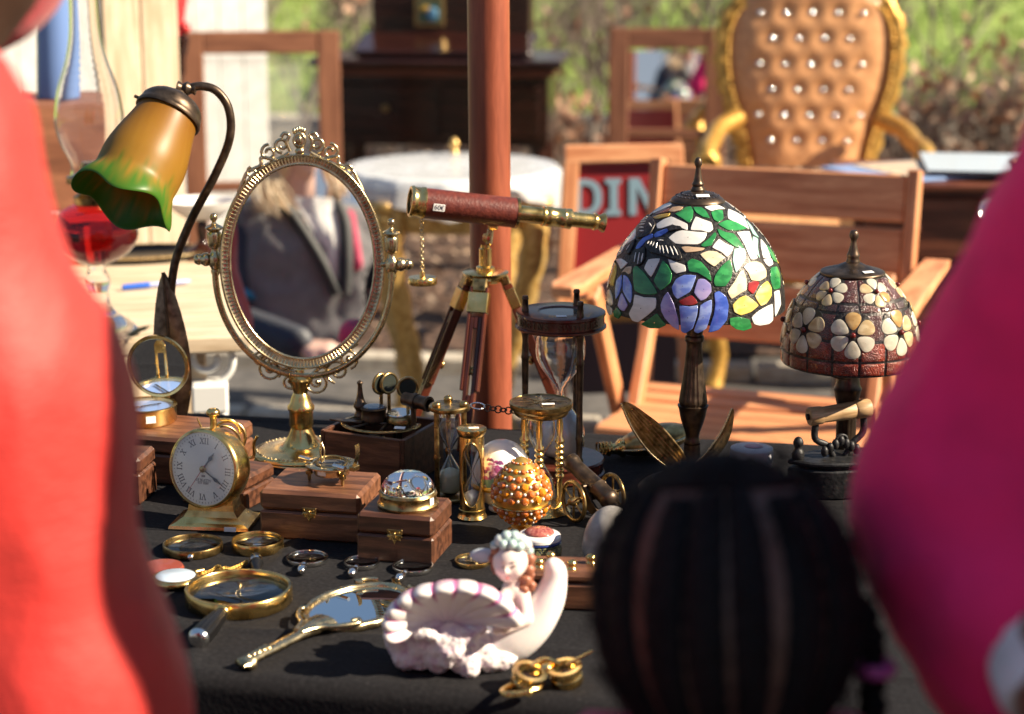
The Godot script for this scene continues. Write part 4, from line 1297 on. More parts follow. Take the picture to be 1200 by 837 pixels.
func sextant(p: Vector3, yaw: float) -> void:
	var o := thing("sextant", "dark bronze sextant with sighting tube standing in its open case", "sextant", xform(p, yaw))
	var m: Material = M.bronze
	for q in [[-0.03, 0.02], [0.034, 0.02], [0.0, -0.034]]:
		obj("pillar", MB.new().lathe(prof([0, 0, 0.0045, 0, 0.003, 0.004, 0.0028, 0.04, 0.004, 0.044, 0.004, 0.052, 0, 0.052]), 10), m, o, xform(Vector3(q[0], 0, q[1])))
	# frame: an arc plate with limb and spokes
	var arc := []
	for k in 25:
		var a := deg_to_rad(200.0 - k * 220.0 / 24.0)
		arc.append(Vector3(cos(a) * 0.048, 0.055, sin(a) * 0.042 + 0.004))
	obj("limb", MB.new().tube(arc, 0.0042, 8, false, 0.35), M.antique_brass, o)
	var fr := MB.new()
	for a in [0.3, 1.2, 2.0, 2.85]:
		fr.tube([Vector3(0, 0.056, -0.032), Vector3(cos(a) * 0.047, 0.0555, sin(a) * 0.041)], 0.0022, 6)
	fr.tube(smooth_path([Vector3(-0.022, 0.056, -0.005), Vector3(0.0, 0.056, 0.008), Vector3(0.022, 0.056, -0.005)], 5), 0.0018, 6)
	obj("frame", fr, m, o)
	obj("pointer", MB.new().prism(PackedVector2Array([Vector2(-0.064, 0), Vector2(-0.044, 0.006), Vector2(-0.02, 0.004), Vector2(-0.02, -0.004), Vector2(-0.044, -0.006)]), -0.001, 0.001, 0.0004), m, o, xform(Vector3(0, 0.058, 0.014), 0.15, -PI / 2))
	obj("index_drum", MB.new().lathe(prof([0, 0.056, 0.016, 0.056, 0.017, 0.06, 0.0155, 0.064, 0.0155, 0.07, 0.017, 0.073, 0.0145, 0.074, 0.0, 0.074]), 28), m, o, xform(Vector3(-0.012, 0, 0.0)))
	obj("glass", MB.new().lathe(prof([0, 0.0745, 0.0138, 0.0745, 0.0125, 0.0758, 0, 0.0762]), 24), mat("dark_lens", Color(0.12, 0.16, 0.2), 0.05, 0.3), o, xform(Vector3(-0.012, 0, 0.0)))
	obj("vernier_drum", MB.new().lathe(prof([0, 0.058, 0.019, 0.058, 0.019, 0.0625, 0.017, 0.066, 0, 0.067]), 28), M.antique_brass, o, xform(Vector3(0.024, 0, -0.006)))
	obj("mirror_glass", MB.new().lathe(prof([0, 0, 0.0155, 0, 0.016, 0.001, 0.0155, 0.002, 0, 0.002]), 24), M.silver, o, xform(Vector3(0.022, 0.0685, -0.004), 0.2, 0.1))
	# round shades on stalks
	for q in [[-0.014, -0.024, 0.4], [-0.006, -0.03, 0.4], [0.026, -0.02, 0.9]]:
		var s := obj("shade_ring", MB.new().ring(Vector3(0, 0.099, 0), Vector3(cos(q[2]), 0, sin(q[2])), 0.0125, 0.0022, 22, 7), M.antique_brass, o, xform(Vector3(q[0], 0, q[1])))
		s.mesh = MB.new().ring(Vector3(0, 0.099, 0), Vector3(cos(q[2]), 0, sin(q[2])), 0.0125, 0.0022, 22, 7).tube([Vector3(0, 0.06, 0), Vector3(0, 0.087, 0)], 0.0024, 7).mesh()
		obj("shade_glass", MB.new().lathe(prof([0, 0, 0.0118, 0, 0.0118, 0.0014, 0, 0.0014]), 20), mat("smoked_glass", Color(0.03, 0.035, 0.03), 0.08), s, along(Vector3(0, 0.099, 0), Vector3(cos(q[2]), 0, sin(q[2]))))
	# sighting tube, pointing to the side
	var dirv := Vector3(0.96, -0.02, 0.26).normalized()
	var sc := obj("sighting_tube", MB.new().lathe(prof([0, 0, 0.0085, 0, 0.0085, 0.014, 0.0098, 0.0145, 0.0098, 0.021, 0.0085, 0.0215, 0.0085, 0.036, 0.0098, 0.0365, 0.0098, 0.041, 0.0068, 0.041, 0.006, 0.03, 0, 0.03]), 24), M.bronze, o, along(Vector3(0.032, 0.09, 0.0), dirv))
	obj("tube_bracket", MB.new().tube([Vector3(0.046, 0.058, 0.004), Vector3(0.046, 0.082, 0.004)], 0.0035, 8), m, o)
	obj("finial", MB.new().lathe(prof_s([0, 0.056, 0.008, 0.056, 0.006, 0.064, 0.009, 0.07, 0.005, 0.08, 0.0028, 0.096, 0.004, 0.101, 0, 0.104]), 14), M.bronze, o, xform(Vector3(-0.038, 0, -0.012)))
	obj("clamp_screw", MB.new().tube([Vector3(0.0, 0.046, 0.034), Vector3(0.024, 0.05, 0.044)], 0.003, 8), M.black_plastic, o)
	sticker(o, xform(Vector3(0.04, 0.0605, 0.03), 0.2, -1.3), 0.014, 0.006)

func open_compass(p: Vector3, yaw: float) -> void:
	var o := thing("pocket_compass", "round brass pocket compass with its mirrored lid raised", "compass", xform(p, yaw, 0, 0, 1.14))
	obj("case", MB.new().lathe(prof([0, 0, 0.0335, 0, 0.035, 0.002, 0.035, 0.016, 0.0358, 0.0175, 0.0358, 0.0195, 0.032, 0.0195, 0.0315, 0.015, 0, 0.015]), 48), M.brass, o)
	obj("dial", MB.new().lathe(prof([0, 0.0151, 0.0308, 0.0151, 0.0308, 0.0156, 0, 0.0156]), 40), mat("blue_dial", Color(0.22, 0.36, 0.72), 0.25), o)
	obj("needle", MB.new().box(Vector3(0, 0.0175, 0), Vector3(0.04, 0.0007, 0.003), 0.0002), M.blued_steel, o, xform(Vector3.ZERO, 0.9))
	obj("cover_glass", MB.new().lathe(prof([0, 0.0186, 0.0315, 0.0186]), 40), M.thin_glass, o)
	# lid, hinged at the back, standing upright and leaning back
	var lid := obj("lid", MB.new().lathe(prof([0, -0.003, 0.034, -0.003, 0.036, -0.0015, 0.036, 0.003, 0.033, 0.0032, 0.0325, 0.0012, 0, 0.0012]), 48), M.brass, o, xform(Vector3(0.003, 0.0565, -0.031), 0.12, PI / 2 + 0.06))
	obj("mirror_glass", MB.new().lathe(prof([0, 0.0014, 0.0322, 0.0014, 0.0318, 0.0019, 0, 0.0019]), 48), M.mirror, lid)
	obj("hinge", MB.new().tube([Vector3(-0.009, 0.0185, -0.0365), Vector3(0.012, 0.0185, -0.0365)], 0.003, 10), M.brass, o)
	# sight vane at the front, with a slot
	var vane := MB.new()
	for s in [-1.0, 1.0]:
		vane.box(Vector3(0.0052 * s, 0.033, 0), Vector3(0.0032, 0.038, 0.0016), 0.0004)
	vane.box(Vector3(0, 0.0535, 0), Vector3(0.0136, 0.01, 0.0016), 0.0004)
	vane.box(Vector3(0, 0.01, 0), Vector3(0.019, 0.019, 0.003), 0.0008)
	vane.prism(PackedVector2Array([Vector2(-0.0068, 0.0585), Vector2(0.0068, 0.0585), Vector2(0.0035, 0.064), Vector2(-0.0035, 0.064)]), -0.0008, 0.0008)
	obj("sight_vane", vane, M.brass, o, xform(Vector3(-0.008, 0.0, 0.0368)))
	sticker(o, xform(Vector3(0.021, 0.01, 0.0287), 0.63), 0.011, 0.008)

func wire_armillary(p: Vector3, yaw: float) -> void:
	var o := thing("ring_dial", "small brass ring dial of curved wires and a dark pin", "dial", xform(p, yaw))
	obj("base", MB.new().lathe(prof([0, 0, 0.018, 0, 0.018, 0.003, 0.006, 0.005, 0.004, 0.014, 0, 0.014]), 20), M.antique_brass, o)
	obj("meridian_ring", MB.new().ring(Vector3(0, 0.032, 0), Vector3(0.4, 0.1, 1.0), 0.02, 0.0022, 30, 8), M.brass, o)
	obj("equator_ring", MB.new().ring(Vector3(0, 0.032, 0), Vector3(0.7, 0.7, 0.2), 0.0165, 0.0018, 28, 8), M.antique_brass, o)
	obj("horn", MB.new().tube(smooth_path([Vector3(-0.004, 0.012, 0.0), Vector3(-0.022, 0.02, 0.004), Vector3(-0.03, 0.04, 0.008), Vector3(-0.036, 0.056, 0.01)], 6), [0.0022, 0.0022, 0.0022, 0.0022, 0.0022, 0.0021, 0.002, 0.0019, 0.0018, 0.0017, 0.0016, 0.0015, 0.0014, 0.0013, 0.0012, 0.0011, 0.001, 0.0009, 0.0008], 8), M.brass, o)
	obj("horn", MB.new().tube(smooth_path([Vector3(0.004, 0.012, 0.0), Vector3(0.022, 0.01, 0.006), Vector3(0.037, 0.014, 0.01), Vector3(0.038, 0.03, 0.01), Vector3(0.043, 0.04, 0.01)], 5), 0.002, 8), M.brass, o)
	obj("pin", MB.new().tube([Vector3(-0.015, 0.004, 0.012), Vector3(-0.015, 0.042, 0.012)], 0.0022, 8), M.bronze, o)

func clock() -> void:
	var p := on_y(248, 622)
	var yaw := -0.12
	var o := thing("brass_clock", "polished brass desk clock with round glass ball face on flared foot", "clock", xform(p + Vector3(0, 0, -0.028), yaw))
	# square flared foot
	var rows := []
	for q in [[0.0465, 0.0, 0.03], [0.0475, 0.001, 0.031], [0.0465, 0.0045, 0.03], [0.04, 0.0075, 0.0255], [0.032, 0.013, 0.02], [0.0275, 0.02, 0.017], [0.0262, 0.027, 0.016], [0.0255, 0.036, 0.0155]]:
		var row := []
		var w: float = q[0]
		var d: float = q[2]
		for c in [[-1, 1], [1, 1], [1, -1], [-1, -1]]:
			row.append(Vector3(w * c[0], q[1], d * c[1]))
		rows.append(row)
	var foot := MB.new()
	for r in rows.size() - 1:
		for k in 4:
			var k2 := (k + 1) % 4
			var mid: Vector3 = (rows[r][k] + rows[r][k2]) * 0.5
			foot.flat([rows[r][k], rows[r][k2], rows[r + 1][k2], rows[r + 1][k]], Vector3(mid.x, 0.02, mid.z))
	foot.flat([rows[0][0], rows[0][1], rows[0][2], rows[0][3]], Vector3.DOWN)
	foot.flat([rows[7][0], rows[7][1], rows[7][2], rows[7][3]], Vector3.UP)
	obj("foot", foot, M.brass, o)
	sticker(o, xform(Vector3(0.026, 0.0032, 0.031), 0, -0.2), 0.014, 0.0055, "")
	# case: short drum leaning back, face turned to the shopper
	var head := xform(Vector3(-0.001, 0.0685, 0.0), -0.3, -0.12, 0, 1.06)
	var case := obj("case", MB.new().lathe(prof_s([0, -0.025, 0.02, -0.024, 0.036, -0.018, 0.0425, -0.008, 0.0445, 0.004, 0.0445, 0.016, 0.042, 0.0205, 0.0405, 0.0205, 0.0405, 0.017, 0, 0.017], 1.0, 3), 56), M.brass, o, head * Transform3D(Basis(Vector3.RIGHT, PI / 2), Vector3.ZERO))
	var face := obj("dial", MB.new().lathe(prof([0, 0.0172, 0.0402, 0.0172, 0.0402, 0.0176, 0, 0.0176]), 48), mat("dial_white", Color(0.76, 0.77, 0.71), 0.5), case)
	# numerals, hands and the engraved mark
	var up := Transform3D(Basis(Vector3.RIGHT, -PI / 2), Vector3(0, 0.0178, 0))
	var nums := ["XII", "I", "II", "III", "IIII", "V", "VI", "VII", "VIII", "IX", "X", "XI"]
	for k in 12:
		var a := -TAU * k / 12.0
		var turn := Transform3D(Basis(Vector3.BACK, a), Vector3.ZERO)
		text("numeral", nums[k], 0.0066, M.ink, face, up * turn * xform(Vector3(0, 0.0305, 0)), 0.0002, "Droid Serif")
	var ticks := MB.new()
	for k in 60:
		ticks.at(up * Transform3D(Basis(Vector3.BACK, TAU * k / 60.0), Vector3.ZERO))
		ticks.box(Vector3(0, 0.0372, 0), Vector3(0.0004 if k % 5 else 0.0009, 0.0016, 0.0002))
	obj("minute_track", ticks, M.ink, face)
	text("lettering", "19 WATTS", 0.003, M.ink, face, up * xform(Vector3(0, -0.0125, 0)), 0.0002, "Droid Serif")
	text("lettering", "EST 1889", 0.0016, M.ink, face, up * xform(Vector3(0, -0.0155, 0)), 0.0002, "Droid Serif")
	var crown := MB.new()
	for s in [-1.0, 0.0, 1.0]:
		crown.at(up)
		crown.box(Vector3(s * 0.0016, -0.0078, 0), Vector3(0.0011, 0.0022, 0.0002))
	obj("crown_mark", crown, M.ink, face)
	for hd in [[0.62, 0.024, 0.0026], [2.12, 0.03, 0.002]]:
		var tt := up * Transform3D(Basis(Vector3.BACK, -hd[0]), Vector3(0, 0, 0.0012))
		var poly := PackedVector2Array()
		for q in [[-0.25, 0.0], [-0.35, 0.5], [-1.0, 0.66], [-0.5, 0.78], [-0.25, 0.86], [0, 1.0], [0.25, 0.86], [0.5, 0.78], [1.0, 0.66], [0.35, 0.5], [0.25, 0.0]]:
			poly.append(Vector2(q[0] * hd[2], q[1] * hd[1]))
		obj("hand", MB.new().prism(poly, 0.0, 0.0005), M.blued_steel, face, tt)
	obj("second_hand", MB.new().prism(PackedVector2Array([Vector2(-0.0004, -0.006), Vector2(0.0004, -0.006), Vector2(0.0002, 0.032), Vector2(-0.0002, 0.032)]), 0.0, 0.0004), mat("hand_red", Color(0.4, 0.02, 0.02), 0.4), face, up * Transform3D(Basis(Vector3.BACK, 2.56), Vector3(0, 0, 0.0026)))
	obj("centre_boss", MB.new().lathe(prof_s([0, 0.0178, 0.0036, 0.018, 0.0034, 0.021, 0, 0.0225]), 14), M.antique_brass, face)
	obj("bull_eye_glass", MB.new().lathe(prof_s([0, 0.0212, 0.025, 0.0212, 0.0403, 0.0208, 0.0406, 0.0212, 0.036, 0.0265, 0.026, 0.0305, 0.013, 0.0325, 0, 0.033], 1.0, 3), 48, 0.5), M.thin_glass, case)
	obj("winding_stem", MB.new().lathe(prof_s([0, 0.107, 0.0055, 0.107, 0.0042, 0.112, 0.0042, 0.124, 0.0075, 0.127, 0.0078, 0.131, 0.005, 0.134, 0, 0.1345], 1.0, 3), 20), M.brass, o, xform(Vector3(0.0, 0.002, -0.008)))
	obj("bow_ring", MB.new().tube(smooth_path([Vector3(0.006, 0.122, -0.012), Vector3(0.018, 0.121, -0.016), Vector3(0.026, 0.113, -0.02), Vector3(0.028, 0.104, -0.022)], 6), 0.0018, 8), M.brass, o)

# ---------------------------------------------------------------- lenses on the cloth
func lens_ring(o: Node3D, r: float, h: float, m: Material) -> void:
	obj("ring", MB.new().lathe(prof([r * 0.93, 0, r * 0.985, 0, r, 0.001, r, h - 0.001, r * 0.985, h, r * 0.93, h, r * 0.915, h - 0.0012, r * 0.915, 0.0012, r * 0.93, 0]), 48), m, o)
	obj("lens", MB.new().lathe(prof_s([0, h * 0.22, r * 0.4, h * 0.26, r * 0.75, h * 0.36, r * 0.915, h * 0.5, r * 0.915, h * 0.52, r * 0.75, h * 0.66, r * 0.4, h * 0.78, 0, h * 0.82], 1.0, 3), 44, 0.2), M.lens_glass, o)

func ribbed_handle(o: Node3D, where: Transform3D, r: float, l: float, m: Material, cap: Material) -> void:
	var h := obj("handle", MB.new().lathe(prof([0, 0.1 * l, 0.62 * r, 0.1 * l, 0.75 * r, 0.16 * l, r, 0.5 * l, 1.06 * r, 0.8 * l, 0.95 * r, 0.9 * l, 0, 0.9 * l]), 30, 0.75, 10, 0.12, 1, 5), m, o, where)
	obj("ferrule", MB.new().lathe(prof_s([0, -0.01 * l, 0.5 * r, -0.005 * l, 0.75 * r, 0.04 * l, 0.62 * r, 0.1 * l, 0, 0.1 * l]), 18), cap, h)
	obj("end_cap", MB.new().lathe(prof_s([0, 0.9 * l, 0.98 * r, 0.9 * l, 1.0 * r, 0.94 * l, 0.7 * r, 0.99 * l, 0, 1.0 * l]), 20), M.silver, h)

func magnifiers() -> void:
	# the large one with its ribbed handle propped on the ring
	var c := on_y(280, 705)
	var o := thing("magnifying_glass", "large deep-rimmed brass magnifying glass with ribbed black handle", "magnifying glass", xform(c))
	lens_ring(o, 0.0555, 0.0165, M.brass)
	var hd := on_y(212, 760, TT + 0.009) - on_y(258, 716, TT + 0.009)
	ribbed_handle(o, along(o.transform.affine_inverse() * on_y(262, 716, TT + 0.0125), hd + Vector3(0, -0.006, 0)), 0.0105, 0.074, M.black_plastic, M.brass)
	# flat brass disc lens
	o = thing("disc_magnifier", "flat dull brass disc magnifier without a handle", "magnifier", xform(on_y(226, 645)))
	lens_ring(o, 0.0335, 0.009, M.antique_brass)
	obj("pivot", MB.new().ball(Vector3(0.003, 0.004, 0.0355), 0.0038, 10), M.silver, o)
	# brass ring with stubby black handle
	c = on_y(302, 643)
	o = thing("magnifying_glass", "small brass magnifying glass with a stubby black pointed handle", "magnifying glass", xform(c))
	lens_ring(o, 0.029, 0.0115, M.brass)
	var dr := on_y(303, 676) - on_y(298, 652)
	var hh := obj("handle", MB.new().lathe(prof_s([0, 0, 0.0055, 0.001, 0.0072, 0.006, 0.0066, 0.017, 0.003, 0.036, 0, 0.04]), 16), M.black_plastic, o, along(o.transform.affine_inverse() * on_y(299, 653, TT + 0.008), dr + Vector3(0, -0.008, 0)))
	obj("collar", MB.new().lathe(prof([0, 0.011, 0.0078, 0.011, 0.0078, 0.016, 0, 0.016]), 16), M.silver, hh)
	# three small silver ones with crystal handles
	for q in [[360, 657, 350, 684, "nearest the carved box corner", 0.0235, "small round silver loupe lying next to the brass magnifying glass"], [424, 662, 404, 690, "", 0.0195, "small silver loupe lying in front of the grained box clasp"], [484, 667, 462, 690, "", 0.0225, "small silver loupe lying in front of the dark domed box"]]:
		c = on_y(q[0], q[1])
		o = thing("loupe", q[6], "magnifier", xform(c), "silver loupes on the cloth")
		lens_ring(o, q[5], 0.005, M.silver)
		var e := on_y(q[2], q[3])
		var d2 := (e - c)
		var st: Vector3 = d2.normalized() * q[5]
		obj("handle", MB.new().lathe(prof_s([0, 0, 0.0022, 0.0, 0.0032, 0.006, 0.0022, 0.01, 0.0048, 0.016, 0.0056, 0.023, 0.003, 0.029, 0, 0.03]), 12, 0.6, 6, 0.1), M.silver, o, along(st + Vector3(0, 0.0058, 0), d2))
	# plain brass ring lens behind the cherub
	o = thing("ring_lens", "thin bright brass ring lens lying in front of the dark box", "lens", xform(on_y(555, 660)))
	lens_ring(o, 0.021, 0.005, M.brass)
	# watch with chain
	c = on_y(206, 684)
	o = thing("pocket_watch", "brass pocket watch with a coiled chain lying on the cloth", "watch", xform(c))
	obj("case", MB.new().lathe(prof_s([0, 0, 0.018, 0, 0.025, 0.003, 0.0255, 0.006, 0.024, 0.008, 0.0215, 0.009, 0, 0.009], 1.0, 3), 36), M.brass, o)
	obj("dial", MB.new().lathe(prof([0, 0.0092, 0.021, 0.0092, 0.02, 0.0099, 0, 0.01]), 32), mat("watch_face", Color(0.5, 0.6, 0.72), 0.08), o)
	var cd := on_y(240, 672, TT + 0.004)
	var loc := o.transform.affine_inverse()
	obj("stem", MB.new().tube([loc * (c + (cd - c).normalized() * 0.024 + Vector3(0, 0.005, 0)), loc * (c + (cd - c).normalized() * 0.033 + Vector3(0, 0.004, 0))], 0.003, 10), M.brass, o)
	var ch := MB.new()
	var way := smooth_path([on_y(236, 674, TT + 0.004), on_y(248, 670, TT + 0.005), on_y(256, 665, TT + 0.009), on_y(262, 671, TT + 0.008), on_y(254, 672, TT + 0.005), on_y(262, 667, TT + 0.01), on_y(270, 668, TT + 0.004), on_y(280, 664, TT + 0.004), on_y(289, 659, TT + 0.004)], 7)
	for i in way.size() - 1:
		var a: Vector3 = loc * way[i]
		var b: Vector3 = loc * way[i + 1]
		var ax := (b - a).normalized().cross(Vector3.UP if i % 2 else Vector3(0.3, 0.5, 0.7))
		ch.ring((a + b) * 0.5, ax, 0.0026, 0.0008, 9, 5)
	obj("chain", ch, M.gilt, o)
	o = thing("red_disc", "round red glass coaster almost covered by the red coat", "coaster", xform(on_y(190, 668)))
	obj("disc", MB.new().lathe(prof([0, 0, 0.022, 0, 0.024, 0.002, 0.022, 0.005, 0, 0.006]), 30), mat("disc_red", Color(0.25, 0.05, 0.03), 0.15), o)

func hand_mirror() -> void:
	var a := on_y(420, 716)
	var e := on_y(290, 784)
	var dirv := (e - a).normalized()
	var o := thing("hand_mirror", "oval gilt hand mirror with scrolled handle lying face up", "hand mirror", Transform3D(Basis(dirv.cross(Vector3.UP), Vector3.UP, -dirv), a))
	# long axis is local -Z..+Z ; handle towards -Z*(-1)
	var rx := 0.042
	var rz := 0.062
	var rows := []
	for k in 72:
		var t := TAU * k / 72.0
		var wob := 1.0 + 0.012 * sin(t * 18.0)
		var row := []
		for q in [[0.86, 0.0], [1.02, 0.0], [1.06, 0.003], [1.05, 0.007], [0.98, 0.0095], [0.9, 0.0085], [0.86, 0.005]]:
			row.append(Vector3(cos(t) * (rx + (q[0] - 0.86) * 0.042) * (wob if q[0] > 0.9 else 1.0), q[1], sin(t) * (rz + (q[0] - 0.86) * 0.042) * (wob if q[0] > 0.9 else 1.0)))
		rows.append(row)
	obj("frame", MB.new().grid(rows, true, false, true), M.pale_brass, o)
	obj("mirror_glass", MB.new().lathe(prof([0, 0.002, 1, 0.002, 1, 0.005, 0, 0.0055]), 56), M.mirror, o, Transform3D(Basis(Vector3(rx, 0, 0), Vector3.UP, Vector3(0, 0, rz)), Vector3.ZERO))
	# handle: towards local -z (away from the glass)
	var L := (e - a).length()
	var path := smooth_path([Vector3(0, 0.006, -0.058), Vector3(0, 0.008, -0.075), Vector3(0, 0.008, -0.095), Vector3(0, 0.007, -0.115), Vector3(0, 0.008, -L + 0.012), Vector3(0, 0.006, -L - 0.002), Vector3(0, 0.005, -L - 0.007)], 5)
	var rad := []
	for i in path.size():
		var t := i / float(path.size() - 1)
		rad.append(lerpf(0.017, 0.0075, smoothstep(0.0, 0.45, t)) + 0.0055 * exp(-pow((t - 0.84) / 0.1, 2.0)) - 0.004 * smoothstep(0.9, 1.0, t))
	obj("handle", MB.new().tube(path, rad, 14, false, 0.5, Vector3.UP), M.pale_brass, o)
	for s in [-1.0, 1.0]:
		obj("scroll", MB.new().tube(smooth_path([Vector3(0.004 * s, 0.011, -0.1), Vector3(0.012 * s, 0.011, -0.08), Vector3(0.026 * s, 0.0105, -0.066), Vector3(0.036 * s, 0.0105, -0.05), Vector3(0.032 * s, 0.011, -0.044), Vector3(0.028 * s, 0.011, -0.05)], 5), 0.0028, 7), M.pale_brass, o)
		obj("leaf_boss", MB.new().ball(Vector3(0.009 * s, 0.01, -0.072), Vector3(0.006, 0.003, 0.01), 8), M.pale_brass, o)
		obj("scroll", MB.new().tube(smooth_path([Vector3(0.02 * s, 0.0105, 0.064), Vector3(0.03 * s, 0.011, 0.058), Vector3(0.036 * s, 0.011, 0.046), Vector3(0.03 * s, 0.011, 0.05)], 5), 0.0024, 7), M.pale_brass, o)
	for k in 5:
		obj("bead", MB.new().ball(Vector3(0, 0.011, -L + 0.03 - k * 0.007), Vector3(0.0055 - 0.0006 * k, 0.0035, 0.0036), 8), M.pale_brass, o)
	# tapered end of a folded fan-like blade under it
	var f := thing("letter_knife", "flat dull brass paper knife tip poking out behind the hand mirror", "paper knife", xform(on_y(465, 690) + Vector3(0, 0, 0), 0.62))
	obj("blade", MB.new().prism(PackedVector2Array([Vector2(-0.014, -0.02), Vector2(0.002, -0.02), Vector2(0.012, 0.022), Vector2(0.008, 0.024)]), 0.0, 0.003, 0.0008), M.antique_brass, f, Transform3D(Basis(Vector3.RIGHT, -PI / 2), Vector3(0, 0.0005, 0)))

# ================================================================ tall pieces on the table
func spiral(c: Vector3, r0: float, r1: float, turns: float, start: float, sgn: float, n := 22) -> Array:
	var out := []
	for k in n:
		var t := k / float(n - 1)
		var a := start + sgn * turns * TAU * t
		var r := lerpf(r0, r1, t)
		out.append(c + Vector3(cos(a) * r, sin(a) * r, 0))
	return out

func vanity_mirror() -> void:
	var p := on_y(354, 533)
	var z := p.z
	var o := thing("vanity_mirror", "ornate oval brass table mirror swinging in a scrolled yoke", "mirror", xform(p))
	var m: Material = M.pale_brass
	var b: Material = M.brass
	var loc := func(px: float, py: float) -> Vector3: return on_z(px, py, z) - p
	var k := mpp(p)
	# round foot and stem
	var yb := 0.0
	obj("foot", MB.new().lathe(prof_s([0, 0, 0.06, 0, 0.065, 0.002, 0.065, 0.005, 0.061, 0.008, 0.05, 0.0095, 0.03, 0.012, 0.022, 0.018, 0.016, 0.03, 0.013, 0.038], 1.0, 3), 48), b, o)
	var bd := MB.new()
	for i in 60:
		var a := TAU * i / 60.0
		bd.ball(Vector3(cos(a) * 0.0585, 0.0085, sin(a) * 0.0585), 0.0016, 6)
	obj("beading", bd, m, o)
	var y1: float = loc.call(357, 455).y
	obj("stem", MB.new().lathe(prof([0, 0.036, 0.013, 0.036, 0.0155, 0.04, 0.0155, 0.06, 0.0175, 0.062, 0.0175, 0.066, 0.014, 0.07, 0.012, 0.078, 0.009, 0.084, 0.013, 0.094, 0.0165, 0.102, 0.014, 0.105, 0.006, 0.108, 0.005, 0.115, 0, 0.117]), 28, 0.75, 8, 0.1, 9, 13), b, o)
	# yoke: a round bar from pivot to pivot under the oval
	var cl: Vector3 = loc.call(252, 304)
	var cr: Vector3 = loc.call(459, 310)
	var mid := (cl + cr) * 0.5
	var half := (cr.x - cl.x) * 0.5
	var low: float = loc.call(355, 440).y
	var yk := []
	for i in 49:
		var a := PI * i / 48.0
		yk.append(Vector3(mid.x - cos(a) * half * (1.0 + 0.02 * sin(a)), mid.y - 0.012 - sin(a) * (mid.y - 0.012 - low), 0.004))
	obj("yoke", MB.new().tube(yk, 0.0042, 10, false, 1.0), m, o)
	for s in [0, 1]:
		var c: Vector3 = cl if s == 0 else cr
		var sg := -1.0 if s == 0 else 1.0
		obj("finial", MB.new().lathe(prof_s([0, -0.024, 0.003, -0.023, 0.006, -0.016, 0.0055, -0.012, 0.0085, -0.006, 0.0085, 0.004, 0.0055, 0.009, 0.0045, 0.014, 0.0082, 0.018, 0.009, 0.034, 0.0062, 0.036, 0.011, 0.0395, 0.011, 0.042, 0.004, 0.046, 0.0026, 0.049, 0.005, 0.053, 0.004, 0.058, 0, 0.06], 1.0, 3), 20), m, o, xform(c))
		obj("pivot_screw", MB.new().lathe(prof_s([0, -0.014, 0.0036, -0.013, 0.0036, 0.006, 0.008, 0.008, 0.009, 0.013, 0.0065, 0.018, 0.0075, 0.021, 0.005, 0.026, 0, 0.028], 1.0, 3), 16), m, o, along(c + Vector3(0, 0, 0.0), Vector3(sg, 0, 0)))
	# filigree between yoke and stem: paired scrolls
	var fil := MB.new()
	for q in [[318, 432, 15, 0.2, 1], [340, 446, 14, 1.2, -1], [372, 447, 14, 1.9, 1], [396, 434, 15, 2.9, -1], [306, 418, 12, -0.3, -1], [408, 420, 12, 3.4, 1], [333, 424, 10, 0.6, 1], [380, 425, 10, 2.5, -1]]:
		var c: Vector3 = loc.call(q[0], q[1])
		fil.tube(spiral(c + Vector3(0, 0, 0.004), q[2] * k, q[2] * k * 0.18, 1.55, q[3] + PI / 2, q[4]), 0.0019, 7)
		fil.ball(c + Vector3(0, 0, 0.004), 0.0034, 8)
	for s in [-1.0, 1.0]:
		fil.tube(smooth_path([loc.call(357, 456), loc.call(357 + 8 * s, 440), loc.call(357 + 22 * s, 428), loc.call(357 + 44 * s, 416), loc.call(357 + 62 * s, 402)], 5), 0.0026, 7)
		fil.ball(loc.call(357 + 40 * s, 412) as Vector3 + Vector3(0, 0, 0.006), 0.0048, 8)
	obj("filigree", fil, m, o)
	# the oval, tilted up and turned a little
	var oc: Vector3 = loc.call(354.5, 307)
	var nrm := Vector3(0.118, 0.1344, 0.981).normalized()
	var of := facing(oc, nrm)
	var ax := 82.5 * k
	var ay := 109.0 * k * 1.025
	var rows := []
	var rr := []
	for i in 120:
		var a := TAU * i / 120.0
		var row := []
		var dd := Vector2(cos(a) * ay, sin(a) * ax).normalized()
		for q in [[-0.002, -0.004], [0.0115, -0.004], [0.0135, 0.0], [0.012, 0.004], [0.0105, 0.0045], [0.0095, 0.0025], [0.002, 0.001], [0.0005, 0.0025], [-0.0018, 0.0018], [-0.002, -0.002]]:
			row.append(Vector3(cos(a) * ax + dd.x * q[0], sin(a) * ay + dd.y * q[0], q[1]))
		rows.append(row)
	var oval := obj("oval_frame", MB.new().grid(rows, true, true, true), m, o, of)
	var gl := MB.new().lathe(prof([0, -0.002, 1, -0.002, 1, 0.0, 0, 0.0]), 90)
	obj("mirror_glass", gl, M.mirror, oval, Transform3D(Basis(Vector3(ax, 0, 0), Vector3(0, 0, 1), Vector3(0, -ay, 0)), Vector3.ZERO))
	var gad := MB.new()
	for i in 150:
		var a := TAU * i / 150.0
		var dd := Vector2(cos(a) * ay, sin(a) * ax).normalized()
		var e := Vector3(dd.x, dd.y, 0)
		var q := Vector3(cos(a) * ax, sin(a) * ay, 0.0022)
		gad.tube([q + e * 0.0022, q + e * 0.0092 + Vector3(0, 0, 0.0008)], 0.0012, 5)
	obj("gadrooning", gad, m, oval)
	# crest of scrolls along the upper edge
	var cr2 := MB.new()
	var top := ay + 0.012
